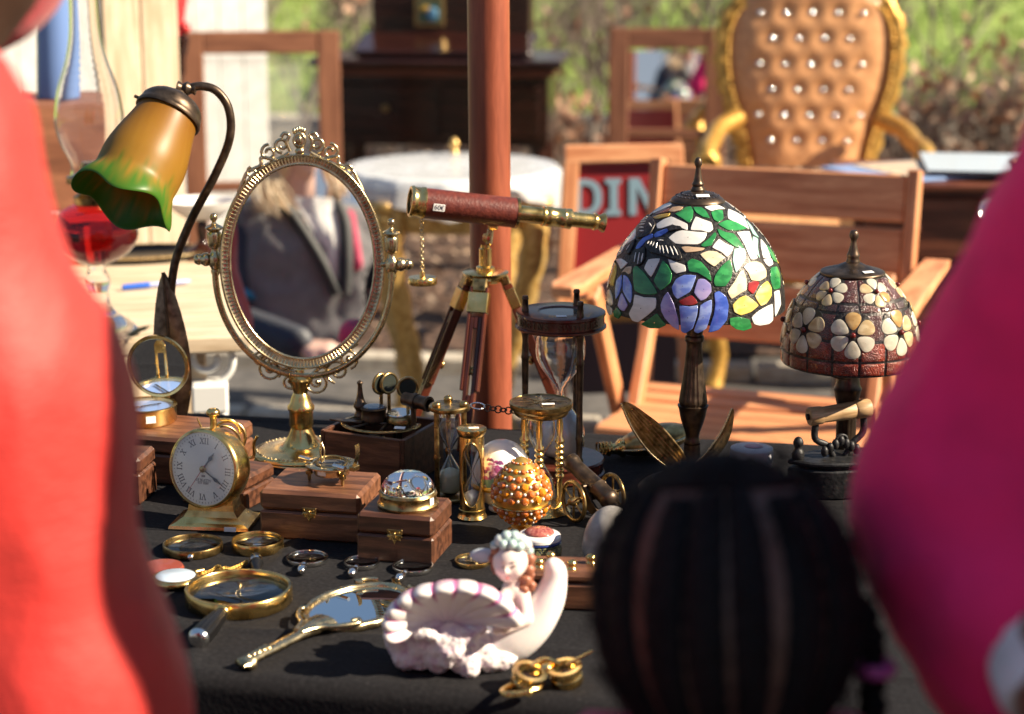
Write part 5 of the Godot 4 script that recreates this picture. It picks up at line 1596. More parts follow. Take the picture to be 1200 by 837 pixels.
	for s in [-1.0, 1.0]:
		cr2.tube(spiral(Vector3(0.022 * s, top + 0.012, 0), 0.01, 0.003, 1.2, -PI / 2 if s > 0 else -PI / 2, s, 18), 0.0022, 7)
		cr2.tube(smooth_path([Vector3(0.012 * s, top + 0.004, 0.001), Vector3(0.016 * s, top + 0.016, 0.002), Vector3(0.013 * s, top + 0.024, 0.002), Vector3(0.019 * s, top + 0.027, 0.002), Vector3(0.023 * s, top + 0.022, 0.002)], 5), 0.0024, 7)
		cr2.tube(spiral(Vector3(0.039 * s, top + 0.003, 0), 0.0105, 0.003, 1.3, PI * 0.5, -s, 18), 0.0022, 7)
		cr2.tube(smooth_path([Vector3(0.014 * s, top + 0.002, 0), Vector3(0.03 * s, top - 0.006, 0), Vector3(0.048 * s, top - 0.003, 0), Vector3(0.05 * s, top - 0.013, 0), Vector3(0.066 * s, top - 0.021, 0), Vector3(0.073 * s, top - 0.034, 0), Vector3(0.079 * s, top - 0.047, 0.0)], 6), 0.0025, 7)
		cr2.tube(spiral(Vector3(0.06 * s, top - 0.022, 0.001), 0.008, 0.002, 1.1, PI * 0.6, -s, 14), 0.0018, 6)
	cr2.ball(Vector3(0, top + 0.018, 0.002), Vector3(0.0085, 0.0115, 0.003), 14)
	cr2.ring(Vector3(0, top + 0.018, 0.0035), Vector3.BACK, 0.0075, 0.0018, 20, 6)
	cr2.ball(Vector3(0, top + 0.018, 0.005), Vector3(0.003, 0.0055, 0.002), 10)
	for j in 5:
		cr2.ball(Vector3((j - 2) * 0.0032, top + 0.032 - absf(j - 2) * 0.0012, 0.002), Vector3(0.0026, 0.0042, 0.0022), 8)
	cr2.ball(Vector3(0, top + 0.004, 0.002), Vector3(0.006, 0.005, 0.003), 10)
	obj("crest", cr2, m, oval)

func telescope() -> void:
	var p := on_y(566, 508)
	var z := p.z
	var o := thing("telescope", "red leather and brass telescope on a wooden tripod", "telescope", xform(p))
	var loc := func(px: float, py: float, dz := 0.0) -> Vector3: return on_z(px, py, z + dz) - p
	var b: Material = M.brass
	# barrel along its own axis, from objective to eyepiece
	var a0: Vector3 = loc.call(481, 236, 0.035)
	var a1: Vector3 = loc.call(707, 261, -0.02)
	var ax := a1 - a0
	var L := ax.length()
	var k := L / 226.0
	var t := along(a0, ax)
	var R := 0.0198
	obj("leather_barrel", MB.new().lathe(prof([0, 16 * k, R, 16 * k, R, 121 * k, 0, 121 * k]), 44), M.red_leather, o, t)
	obj("objective_ring", MB.new().lathe(prof([0.0165, -1 * k, R * 1.0, -1 * k, R * 1.06, 1 * k, R * 1.06, 3 * k, R * 1.0, 5 * k, R * 1.0, 11 * k, R * 1.05, 12 * k, R * 1.05, 16 * k, R * 0.9, 16.5 * k, 0.0165, 3 * k, 0.0165, -1 * k]), 44), b, o, t)
	obj("lens", MB.new().lathe(prof_s([0, 0.0005, 0.01, 0.0015, 0.0164, 0.004, 0.0164, 0.006, 0, 0.007]), 32), mat("coated_lens", Color(0.02, 0.03, 0.035), 0.03), o, t)
	obj("draw_tube", MB.new().lathe(prof([0, 121 * k, R * 1.03, 121 * k, R * 1.03, 124 * k, 0.0125, 125 * k, 0.0112, 126 * k, 0.0112, 153 * k, 0.0132, 153.5 * k, 0.0132, 156 * k, 0.0125, 157 * k, 0.0132, 158 * k, 0.0136, 164 * k, 0.0128, 165 * k, 0.0128, 178 * k, 0.0136, 179 * k, 0.013, 181 * k, 0.0136, 183 * k, 0.0136, 187 * k, 0.0102, 188 * k, 0.0102, 214 * k, 0.0116, 214.5 * k, 0.0116, 217 * k, 0.0098, 219 * k, 0.0105, 222 * k, 0.013, 225 * k, 0.013, 227 * k, 0.008, 226 * k, 0, 222 * k]), 40), b, o, t)
	# price sticker on the side that faces the shopper
	var ay := ax.normalized()
	var az := (Vector3(0.05, -0.05, 1.0) - ay * Vector3(0.05, -0.05, 1.0).dot(ay)).normalized()
	var st := Transform3D(Basis(ay, az.cross(ay), az), a0 + ay * 30 * k + az * (R + 0.0003))
	sticker(o, st, 0.0155, 0.0095, "60€")
	# cap on its chain
	var c0: Vector3 = loc.call(494, 258, 0.03)
	var c1: Vector3 = loc.call(495, 322, 0.03)
	var ch := MB.new()
	var nl := 17
	for i in nl:
		var q := c0.lerp(c1, (i + 0.5) / nl)
		ch.ring(q, Vector3(1, 0, 0.3) if i % 2 else Vector3(0.3, 0, 1), 0.0027, 0.0008, 10, 5)
	obj("chain", ch, M.pale_brass, o)
	obj("lens_cap", MB.new().lathe(prof([0, -0.0125, 0.0185, -0.0125, 0.0192, -0.0115, 0.0192, -0.0045, 0.018, -0.003, 0.004, -0.0025, 0.003, 0.004, 0, 0.005]), 36), b, o, xform(c1))
	# mount
	var h: Vector3 = loc.call(569, 318)
	obj("yoke_mount", MB.new().lathe(prof([0, 0.0, 0.0125, 0.0, 0.0125, 0.006, 0.0085, 0.008, 0.0085, 0.031, 0.0065, 0.032, 0.0065, 0.036, 0, 0.036]), 24), b, o, xform(h))
	obj("knuckle", MB.new().box(Vector3(0, 0.047, 0), Vector3(0.009, 0.022, 0.007), 0.002), M.pale_brass, o, xform(h, 0, 0, -0.12))
	obj("thumbscrew", MB.new().lathe(prof([0, -0.009, 0.0045, -0.009, 0.0045, -0.006, 0.002, -0.005, 0.002, 0.01, 0.005, 0.011, 0.005, 0.014, 0, 0.015]), 14), b, o, xform(h + Vector3(0.001, 0.046, 0), 0, PI / 2))
	obj("saddle", MB.new().box(Vector3(0.004, 0.061, 0), Vector3(0.013, 0.006, 0.014), 0.0015), b, o, xform(h, 0, 0, -0.1))
	obj("tripod_head", MB.new().lathe(prof([0, -0.016, 0.018, -0.016, 0.022, -0.013, 0.03, -0.004, 0.031, -0.001, 0.029, 0.0, 0, 0.001]), 30), b, o, xform(h))
	# legs: two side straps and a slotted sliding blade each
	var feet := [Vector3(-0.105, 0, 0.03), Vector3(-0.025, 0, 0.1), Vector3(0.115, 0, -0.015)]
	for i in 3:
		var f: Vector3 = feet[i]
		var out := Vector3(f.x, 0, f.z).normalized()
		var tp := h + out * 0.024 + Vector3(0, -0.008, 0)
		var d := (f - tp)
		var ln := d.length()
		var dn := d.normalized()
		var side := dn.cross(out).normalized()
		var nrm := side.cross(dn).normalized()
		if nrm.dot(out) < 0:
			nrm = -nrm
			side = -side
		var bas := Basis(side, -dn, side.cross(-dn))
		var leg := obj("leg", MB.new().box(Vector3(-0.0105, -ln * 0.34, 0), Vector3(0.004, ln * 0.6, 0.012), 0.0008).box(Vector3(0.0105, -ln * 0.34, 0), Vector3(0.004, ln * 0.6, 0.012), 0.0008), M.mahogany_y, o, Transform3D(bas, tp))
		var bl := MB.new()
		for s in [-1.0, 1.0]:
			bl.box(Vector3(0.0054 * s, -ln * 0.6, 0.001), Vector3(0.0056, ln * 0.78, 0.011), 0.0008)
		bl.box(Vector3(0, -ln * 0.245, 0.001), Vector3(0.005, ln * 0.07, 0.011), 0.0004)
		bl.box(Vector3(0, -ln * 0.83, 0.001), Vector3(0.005, ln * 0.33, 0.011), 0.0004)
		obj("slotted_blade", bl, M.mahogany_y, leg)
		obj("brass_clamp", MB.new().box(Vector3(0, -0.03, 0.0), Vector3(0.0275, 0.028, 0.0135), 0.001), b, leg)
		obj("hinge_bracket", MB.new().box(Vector3(0, -0.006, 0.0), Vector3(0.02, 0.02, 0.012), 0.002), M.antique_brass, leg)
		obj("hinge_pin", MB.new().tube([Vector3(-0.014, 0, 0), Vector3(0.014, 0, 0)], 0.0034, 10), b, leg)
		obj("locking_screw", MB.new().lathe(prof_s([0, 0, 0.0045, 0, 0.0065, 0.003, 0.0045, 0.006, 0, 0.007]), 16), b, leg, xform(Vector3(0, -ln * 0.52, 0.0068), 0, PI / 2))
		obj("foot_spike", MB.new().lathe(prof([0, 0, 0.0015, 0.0, 0.005, 0.014, 0.005, 0.02, 0, 0.02]), 12), b, leg, xform(Vector3(0, -ln, 0.001)))

# ---------------------------------------------------------------- sand glasses
func sand_glass(o: Node3D, y0: float, y1: float, r: float, sand_h: float, sand: Material, neck := 0.0018) -> void:
	var h := y1 - y0
	var ym := y0 + h * 0.5
	var out := []
	var n := 26
	for i in n + 1:
		var t := i / float(n)
		var u := absf(t - 0.5) * 2.0
		var rr := neck + (r - neck) * pow(smoothstep(0.0, 0.62, u), 0.8)
		rr *= sqrt(maxf(0.0, 1.0 - pow(maxf(0.0, (u - 0.8) / 0.2), 2.0) * 0.75))
		out.append(Vector2(rr, y0 + t * h))
	var all := [Vector2(0, y0)] + out + [Vector2(0, y1)]
	var inn := []
	for i in range(out.size() - 1, -1, -1):
		var q: Vector2 = out[i]
		inn.append(Vector2(maxf(q.x - 0.0012, 0.0006), clampf(q.y, y0 + 0.0014, y1 - 0.0014)))
	var g := obj("glass_bulbs", MB.new().lathe([Vector2(0, y0)] + out + [Vector2(0, y1)] , 36, 0.2).lathe([Vector2(0, y1 - 0.0014)] + inn + [Vector2(0, y0 + 0.0014)], 36, 0.2), M.clear_glass, o)
	if sand_h > 0.0:
		var sp := [Vector2(0, y0 + 0.0018)]
		for q in out:
			if q.y > y0 + 0.002 and q.y < y0 + sand_h:
				sp.append(Vector2(maxf(q.x - 0.0018, 0.0), q.y))
		var last: Vector2 = sp[sp.size() - 1]
		sp.append(Vector2(last.x * 0.5, last.y + 0.003))
		sp.append(Vector2(0, last.y + 0.005))
		obj("sand", MB.new().lathe(sp, 30, 0.3), sand, g)

func sand_glasses() -> void:
	# big wooden one with columns and lettering
	var p := on_y(656, 556)
	var o := thing("sand_timer", "large sand timer with dark lettered wooden discs and bronze columns", "hourglass", xform(p))
	var w: Material = M.mahogany_x
	obj("base_disc", MB.new().lathe(prof([0, 0, 0.055, 0, 0.057, 0.002, 0.057, 0.005, 0.0545, 0.0065, 0.0545, 0.019, 0.0565, 0.0205, 0.055, 0.023, 0, 0.023]), 56), w, o)
	var H := 0.19
	obj("top_disc", MB.new().lathe(prof([0, H, 0.0545, H, 0.057, H + 0.002, 0.057, H + 0.004, 0.0545, H + 0.0055, 0.0545, H + 0.0165, 0.056, H + 0.018, 0.0555, H + 0.021, 0.053, H + 0.022, 0.029, H + 0.022, 0.027, H + 0.0195, 0, H + 0.0195]), 56), w, o)
	obj("compass_glass", MB.new().lathe(prof([0, H + 0.0197, 0.0265, H + 0.0197, 0.0265, H + 0.0205, 0, H + 0.0208]), 40), mat("compass_dark", Color(0.05, 0.06, 0.055), 0.06), o)
	for k in 3:
		var a := TAU * k / 3.0 + 1.02
		var q := Vector3(cos(a) * 0.044, 0, sin(a) * 0.044)
		obj("column", MB.new().lathe(prof([0, 0.022, 0.0052, 0.022, 0.0052, 0.03, 0.0036, 0.033, 0.0044, 0.055, 0.0052, 0.058, 0.0044, 0.06, 0.0038, 0.1, 0.0046, 0.15, 0.0054, 0.153, 0.0046, 0.156, 0.0036, 0.175, 0.0052, H, 0, H]), 16), M.bronze, o, xform(q))
		obj("knob", MB.new().lathe(prof([0, H + 0.0215, 0.0048, H + 0.0215, 0.004, H + 0.027, 0.0036, H + 0.036, 0.0044, H + 0.037, 0.0035, H + 0.041, 0, H + 0.0415]), 14), M.bronze, o, xform(q))
	sand_glass(o, 0.0235, H - 0.0005, 0.031, 0.062, M.sand, 0.004)
	var words := "ROGINS SWDILLS "
	for k in words.length():
		if words[k] == " ":
			continue
		var a := deg_to_rad(155.0 - k * 9.0)
		var d := Vector3(cos(a), 0, sin(a))
		text("lettering", words[k], 0.0078, M.bronze, o, Transform3D(Basis(Vector3(d.z, 0, -d.x), Vector3.UP, d), d * 0.0547 + Vector3(0, H + 0.011, 0)), 0.0012, "Droid Serif", 700)
	sticker(o, xform(Vector3(0.0, H + 0.0226, 0.036), 0.1, -PI / 2), 0.013, 0.008)
	# brass one with twisted columns and compass top
	p = on_y(634, 604)
	o = thing("sand_timer", "brass sand timer with ringed columns and a compass-rose top", "hourglass", xform(p + Vector3(0.0, 0, -0.02)))
	H = 0.118
	obj("base_plate", MB.new().lathe(prof_s([0, 0, 0.033, 0, 0.034, 0.002, 0.03, 0.005, 0.028, 0.0075, 0.022, 0.009, 0, 0.009], 1.0, 3), 40), M.brass, o)
	obj("top_plate", MB.new().lathe(prof([0, H, 0.03, H, 0.032, H + 0.002, 0.033, H + 0.006, 0.036, H + 0.008, 0.0375, H + 0.012, 0.0375, H + 0.0155, 0.0355, H + 0.0165, 0.035, H + 0.0155, 0, H + 0.0155]), 44), M.antique_brass, o)
	var rose := MB.new()
	for k in 8:
		var a := TAU * k / 8.0
		var d := Vector3(cos(a), 0, sin(a))
		var s := Vector3(-d.z, 0, d.x)
		var l := 0.032 if k % 2 == 0 else 0.024
		for e in [-1.0, 1.0]:
			rose.flat([Vector3(0, H + 0.0164, 0), d * 0.008 + s * 0.0035 * e + Vector3(0, H + 0.0157, 0), d * l + Vector3(0, H + 0.0157, 0)], Vector3.UP)
	obj("compass_rose", rose, M.brass, o)
	sticker(o, xform(Vector3(0.008, H + 0.0172, 0.016), 0.1, -PI / 2), 0.015, 0.006)
	for k in 3:
		var a := TAU * k / 3.0 + PI / 2 + 0.1
		var q := Vector3(cos(a) * 0.0245, 0, sin(a) * 0.0245)
		var pr := [Vector2(0, 0.008), Vector2(0.006, 0.008), Vector2(0.0035, 0.014), Vector2(0.004, 0.03)]
		for j in 7:
			var yy := 0.036 + j * 0.0072
			pr.append(Vector2(0.0032, yy))
			pr.append(Vector2(0.0056, yy + 0.0022))
			pr.append(Vector2(0.0056, yy + 0.0046))
		pr += [Vector2(0.003, 0.089), Vector2(0.0042, 0.1), Vector2(0.003, 0.112), Vector2(0.005, H), Vector2(0, H)]
		obj("column", MB.new().lathe(pr, 16, 0.5), M.brass, o, xform(q))
	sand_glass(o, 0.0095, H - 0.001, 0.0165, 0.03, M.sand)
	# slim plain brass one
	p = on_y(527, 590)
	o = thing("sand_timer", "slim brass sand timer with flat round ends beside the sextant case", "hourglass", xform(p + Vector3(0, 0, -0.02)))
	H = 0.112
	obj("base_plate", MB.new().lathe(prof([0, 0, 0.0245, 0, 0.025, 0.001, 0.025, 0.004, 0.0235, 0.0055, 0, 0.0055]), 36), M.antique_brass, o)
	obj("top_plate", MB.new().lathe(prof([0, H, 0.0245, H, 0.025, H + 0.001, 0.025, H + 0.0045, 0.0235, H + 0.006, 0, H + 0.006]), 36), M.antique_brass, o)
	for k in 3:
		var a := TAU * k / 3.0 + 2.5
		var q := Vector3(cos(a) * 0.019, 0, sin(a) * 0.019)
		obj("column", MB.new().lathe(prof([0, 0.005, 0.0034, 0.005, 0.003, 0.05, 0.0042, 0.053, 0.0042, 0.056, 0.003, 0.06, 0.0034, H, 0, H]), 14), M.antique_brass, o, xform(q))
		obj("knob", MB.new().lathe(prof_s([0, H + 0.006, 0.005, H + 0.006, 0.005, H + 0.01, 0.003, H + 0.012, 0, H + 0.0122]), 12), M.antique_brass, o, xform(q))
	sand_glass(o, 0.006, H - 0.001, 0.0155, 0.032, mat("green_sand", Color(0.62, 0.68, 0.5), 0.95))
	var rg := obj("chain_ring", MB.new().ring(Vector3(0.034, H + 0.004, 0.0), Vector3(0.1, 1, 0.2), 0.0085, 0.0012, 20, 6), M.silver, o)
	var cc := MB.new()
	for i in 6:
		cc.ring(Vector3(0.046 + i * 0.0062, H + 0.0015 - 0.0008 * i, 0), Vector3(0, 1, 0.3) if i % 2 else Vector3(0, 0.4, 1), 0.0042, 0.0009, 12, 5)
	obj("chain", cc, M.bronze, o)
	# brass cylinder with cut-out windows
	p = on_y(553, 610)
	o = thing("sand_timer", "polished brass cylinder sand timer with an arched glazed window", "hourglass", xform(p + Vector3(0, 0, -0.012), 0.1))
	obj("base_ring", MB.new().lathe(prof_s([0, 0, 0.0165, 0, 0.017, 0.003, 0.0155, 0.006, 0.0155, 0.01, 0.0145, 0.012, 0, 0.012], 1.0, 2), 32), M.brass, o)
	obj("top_ring", MB.new().lathe(prof([0, 0.1, 0.0145, 0.1, 0.0155, 0.1015, 0.0175, 0.106, 0.0175, 0.109, 0.016, 0.11, 0, 0.11]), 32), M.brass, o)
	var sh := []
	for r in 25:
		var row := []
		for k in 49:
			var a := TAU * k / 48.0
			row.append(Vector3(cos(a) * 0.0148, 0.0115 + r * 0.0885 / 24.0, sin(a) * 0.0148))
		sh.append(row)
	var tube := MB.new()
	for rad in [0.0148, 0.0138]:
		for r in 24:
			for k in 48:
				var a0 := TAU * k / 48.0
				var a1 := TAU * (k + 1) / 48.0
				var am := (a0 + a1) * 0.5
				var ym := (r + 0.5) / 24.0
				var inside := false
				for w0 in [PI / 2 + 0.15, -PI / 2 + 0.15]:
					var da := wrapf(am - w0, -PI, PI) / 0.95
					var dy := (ym - 0.5) / 0.44
					if da * da + dy * dy < 1.0:
						inside = true
				if inside:
					continue
				var y0 := 0.0115 + r * 0.0885 / 24.0
				var y1 := 0.0115 + (r + 1) * 0.0885 / 24.0
				var f := tube.vt(Vector3(cos(a0) * rad, y0, sin(a0) * rad), Vector3(cos(a0), 0, sin(a0)))
				tube.vt(Vector3(cos(a1) * rad, y0, sin(a1) * rad), Vector3(cos(a1), 0, sin(a1)))
				tube.vt(Vector3(cos(a1) * rad, y1, sin(a1) * rad), Vector3(cos(a1), 0, sin(a1)))
				tube.vt(Vector3(cos(a0) * rad, y1, sin(a0) * rad), Vector3(cos(a0), 0, sin(a0)))
				tube.quad(f, f + 1, f + 2, f + 3)
	obj("cut_out_tube", tube, M.brass, o)
	for w0 in [PI / 2 + 0.15, -PI / 2 + 0.15]:
		var rim := []
		for k in 40:
			var t := TAU * k / 40.0
			var a: float = w0 + cos(t) * 0.95
			rim.append(Vector3(cos(a) * 0.0146, 0.0115 + (0.5 + sin(t) * 0.44) * 0.0885, sin(a) * 0.0146))
		obj("window_rim", MB.new().tube(rim, 0.0011, 6, true), M.brass, o)
	sand_glass(o, 0.0125, 0.0995, 0.0112, 0.02, M.sand)
	sticker(o, xform(Vector3(0.002, 0.1104, 0.004), 0, -PI / 2), 0.012, 0.006)

# ---------------------------------------------------------------- eggs and porcelain
func eggs() -> void:
	# white porcelain egg with painted flowers
	var p := on_y(597, 608)
	var o := thing("porcelain_egg", "white porcelain egg box painted with pink flowers", "porcelain egg", xform(p + Vector3(-0.009, 0, -0.034), 0, 0, 0, 1.14))
	obj("lower_shell", MB.new().lathe(prof_s([0, 0, 0.012, 0, 0.014, 0.003, 0.013, 0.006, 0.022, 0.013, 0.0295, 0.024, 0.0305, 0.028], 1.0, 4), 44), M.porcelain, o)
	obj("gilt_band", MB.new().lathe(prof([0.0295, 0.027, 0.0325, 0.0275, 0.0335, 0.03, 0.0325, 0.0325, 0.0295, 0.033]), 44), M.gilt, o)
	var eh := [0.0308, 0.032, 0.0306, 0.042, 0.028, 0.054, 0.023, 0.064, 0.016, 0.071, 0.008, 0.0748, 0, 0.0758]
	obj("upper_shell", MB.new().lathe(prof_s(eh, 1.0, 4), 44), M.porcelain, o)
	# the painted spray, laid on the shell as flakes of enamel
	var pinks := [mat("enamel_pink", Color(0.45, 0.1, 0.25), 0.3), mat("enamel_rose", Color(0.6, 0.25, 0.38), 0.3), mat("enamel_plum", Color(0.25, 0.07, 0.2), 0.3), mat("enamel_leaf", Color(0.15, 0.26, 0.22), 0.3)]
	var er := prof_s(eh, 1.0, 8)
	for j in 46:
		var yy: float = 0.046 + rng.randfn() * 0.0065
		var aa := PI / 2 + 0.34 + rng.randfn() * 0.2
		yy = clampf(yy, 0.034, 0.062)
		var rr := 0.03
		for q in er:
			if absf(q.y - yy) < 0.0015:
				rr = q.x
		var d := Vector3(cos(aa), 0.25 * (yy - 0.035) / 0.02, sin(aa)).normalized()
		var sz := rng.randf_range(0.0024, 0.005)
		var which := 3 if (yy < 0.041 or rng.randf() < 0.18) else rng.randi() % 3
		obj("painted_petal", MB.new().ball(Vector3.ZERO, Vector3(sz, 0.0004, sz * 0.75), 8), pinks[which], o, along(Vector3(cos(aa) * rr, yy, sin(aa) * rr), d) * xform(Vector3.ZERO, rng.randf() * TAU))
	# amber jewelled egg
	p = on_y(611, 634)
	o = thing("jewelled_egg", "egg set with amber stones and pearls on a gilt stand", "jewelled egg", xform(p + Vector3(0, 0, -0.012)))
	obj("stand", MB.new().lathe(prof_s([0, 0, 0.013, 0, 0.014, 0.002, 0.006, 0.005, 0.004, 0.009, 0.009, 0.012, 0.012, 0.0135], 1.0, 3), 24), M.gilt, o)
	var prf := func(t: float) -> Vector2: return Vector2(0.0318 * pow(sin(PI * pow(t, 0.86)), 0.72), 0.014 + 0.083 * t)
	var shell := []
	for i in 31:
		shell.append(prf.call(i / 30.0))
	obj("shell", MB.new().lathe(shell, 40, 0.2), M.gilt, o)
	obj("hinge_band", MB.new().lathe(prof([0.03, 0.0405, 0.0332, 0.041, 0.0342, 0.042, 0.0332, 0.043, 0.03, 0.0435]), 44), M.brass, o)
	var amber := mat("amber_stone", Color(0.5, 0.12, 0.004), 0.06)
	amber.clearcoat_enabled = true
	var amber2 := mat("amber_pale", Color(0.62, 0.22, 0.012), 0.06)
	var pearl := mat("pearl", Color(0.8, 0.76, 0.7), 0.15)
	var gem := MB.new().lathe(prof([0, 0, 1.0, 0, 0.95, 0.35, 0.6, 0.75, 0.0, 0.85]), 7, 0.9).mesh()
	var prl := MB.new().ball(Vector3.ZERO, 1.0, 8).mesh()
	var rows := 10
	for r in rows:
		var t := 0.1 + 0.82 * r / (rows - 1.0)
		var q: Vector2 = prf.call(t)
		if absf(q.y - 0.042) < 0.003:
			continue
		var q2: Vector2 = prf.call(t + 0.02)
		var tn := (q2 - q).normalized()
		var nn := Vector2(tn.y, -tn.x)
		var cnt := 13
		for kk in cnt:
			var a := TAU * (kk + 0.5 * (r % 2)) / cnt
			var d := Vector3(cos(a) * nn.x, nn.y, sin(a) * nn.x)
			var at := Vector3(cos(a) * q.x, q.y, sin(a) * q.x)
			var sz := minf(q.x * TAU / cnt * 0.38, 0.005)
			obj("amber_stone", gem, amber if (kk + r) % 3 else amber2, o, along(at, d).scaled_local(Vector3(sz, sz, sz)))
			var a2 := a + PI / cnt
			var at2 := Vector3(cos(a2) * q.x, q.y, sin(a2) * q.x) + Vector3(cos(a2) * nn.x, nn.y, sin(a2) * nn.x) * 0.0008
			obj("pearl", prl, pearl, o, Transform3D(Basis.IDENTITY.scaled(Vector3.ONE * minf(0.0019, sz * 0.42)), at2))
	for s in [-1.0, 1.0]:
		obj("bracket_foot", MB.new().tube(smooth_path([Vector3(0.012 * s, 0.014, 0.006), Vector3(0.02 * s, 0.008, 0.01), Vector3(0.018 * s, 0.002, 0.011), Vector3(0.024 * s, 0.0012, 0.013)], 5), 0.0016, 7), M.gilt, o)
	# painted porcelain box
	p = on_y(632, 666)
	o = thing("porcelain_box", "small round porcelain box with gilt flowers on dark blue and a red lid", "porcelain box", xform(p + Vector3(0, 0, -0.018)))
	obj("box_body", MB.new().lathe(prof_s([0, 0, 0.018, 0, 0.0195, 0.002, 0.024, 0.008, 0.0255, 0.015, 0.024, 0.021, 0.0225, 0.024, 0, 0.024], 1.0, 3), 40), textured(mat("blue_porcelain", Color.WHITE, 0.15), noise_tex(95, 0.09, [[0.0, Color(0.012, 0.016, 0.05)], [0.5, Color(0.02, 0.025, 0.06)], [0.56, Color(0.35, 0.32, 0.08)], [0.72, Color(0.55, 0.5, 0.2)], [0.75, Color(0.1, 0.16, 0.05)], [1.0, Color(0.02, 0.03, 0.06)]], 256, FastNoiseLite.TYPE_SIMPLEX_SMOOTH, 3), Vector3.ONE * 18.0), o)
	obj("blue_rim", MB.new().lathe(prof([0, 0.024, 0.0235, 0.024, 0.0245, 0.026, 0.0235, 0.0275, 0, 0.0275]), 40), mat("cobalt", Color(0.02, 0.035, 0.16), 0.15), o)
	var lid := obj("lid", MB.new().lathe(prof_s([0, 0.0277, 0.022, 0.0277, 0.024, 0.0295, 0.0235, 0.032, 0.02, 0.034, 0.0, 0.036], 1.0, 3), 40), M.porcelain, o)
	obj("painted_top", MB.new().lathe(prof_s([0.0165, 0.0348, 0.016, 0.0362, 0.0125, 0.0385, 0.006, 0.0402, 0, 0.0405], 1.0, 3), 32), textured(mat("rose_paint", Color.WHITE, 0.2), noise_tex(96, 0.07, [[0.0, Color(0.16, 0.03, 0.03)], [0.5, Color(0.36, 0.1, 0.08)], [1.0, Color(0.5, 0.28, 0.2)]], 128), Vector3.ONE * 22.0), lid)
	# pale stone egg half hidden by the girl's hair
	p = on_y(712, 672)
	o = thing("stone_egg", "plain pale grey polished stone egg", "stone egg", xform(p + Vector3(0.004, 0, -0.01)))
	obj("egg", MB.new().lathe(prof_s([0, 0, 0.018, 0.003, 0.03, 0.018, 0.031, 0.034, 0.024, 0.056, 0.012, 0.069, 0, 0.073], 1.0, 4), 36), textured(mat("grey_stone", Color.WHITE, 0.35), noise_tex(97, 0.03, [[0.0, Color(0.3, 0.28, 0.26)], [1.0, Color(0.5, 0.47, 0.43)]], 128), Vector3.ONE * 12.0), o)

func cannon() -> void:
	var p := on_y(694, 614)
	var o := thing("toy_cannon", "small bronze model cannon on spoked wheels", "model cannon", xform(p + Vector3(0.002, 0, -0.02), 0.55, 0, 0, 1.25))
	# wheels either side, axle along local x; barrel along local -z.. pointing up to -x side
	for s in [-1.0, 1.0]:
		var wh := obj("wheel", MB.new().ring(Vector3.ZERO, Vector3.RIGHT, 0.0185, 0.0021, 32, 8), M.antique_brass, o, xform(Vector3(0.022 * s, 0.0206, 0)))
		for k in 6:
			var a := TAU * k / 6.0
			obj("spoke", MB.new().tube([Vector3(0, cos(a) * 0.003, sin(a) * 0.003), Vector3(0, cos(a) * 0.018, sin(a) * 0.018)], 0.0011, 6), M.antique_brass, wh)
		obj("hub", MB.new().lathe(prof_s([0, -0.004, 0.004, -0.004, 0.0045, 0, 0.003, 0.005, 0, 0.006]), 14), M.antique_brass, wh, along(Vector3.ZERO, Vector3(s, 0, 0)))
	obj("axle", MB.new().tube([Vector3(-0.022, 0.0206, 0), Vector3(0.022, 0.0206, 0)], 0.0025, 8), M.bronze, o)
	for s in [-1.0, 1.0]:
		obj("carriage_cheek", MB.new().prism(PackedVector2Array([Vector2(-0.045, 0.002), Vector2(-0.035, 0.001), Vector2(0.008, 0.017), Vector2(0.012, 0.03), Vector2(-0.002, 0.032), Vector2(-0.012, 0.022)]), -0.0015, 0.0015, 0.0004), M.bronze, o, Transform3D(Basis(Vector3(0, 0, -1), Vector3.UP, Vector3(1, 0, 0)), Vector3(0.0095 * s, 0, 0)))
	var d := Vector3(-0.15, 0.42, -0.9).normalized()
	obj("barrel", MB.new().lathe(prof([0, -0.036, 0.003, -0.035, 0.0025, -0.031, 0.007, -0.029, 0.0098, -0.024, 0.0095, -0.022, 0.0088, -0.02, 0.0088, -0.008, 0.0094, -0.006, 0.0084, -0.004, 0.0072, 0.028, 0.0085, 0.03, 0.009, 0.034, 0.0085, 0.037, 0.0048, 0.037, 0.0046, 0.02, 0, 0.02]), 26), M.bronze, o, along(Vector3(0, 0.034, 0.0), d))
	obj("trunnion", MB.new().tube([Vector3(-0.0125, 0.033, 0), Vector3(0.0125, 0.033, 0)], 0.0026, 8), M.bronze, o)

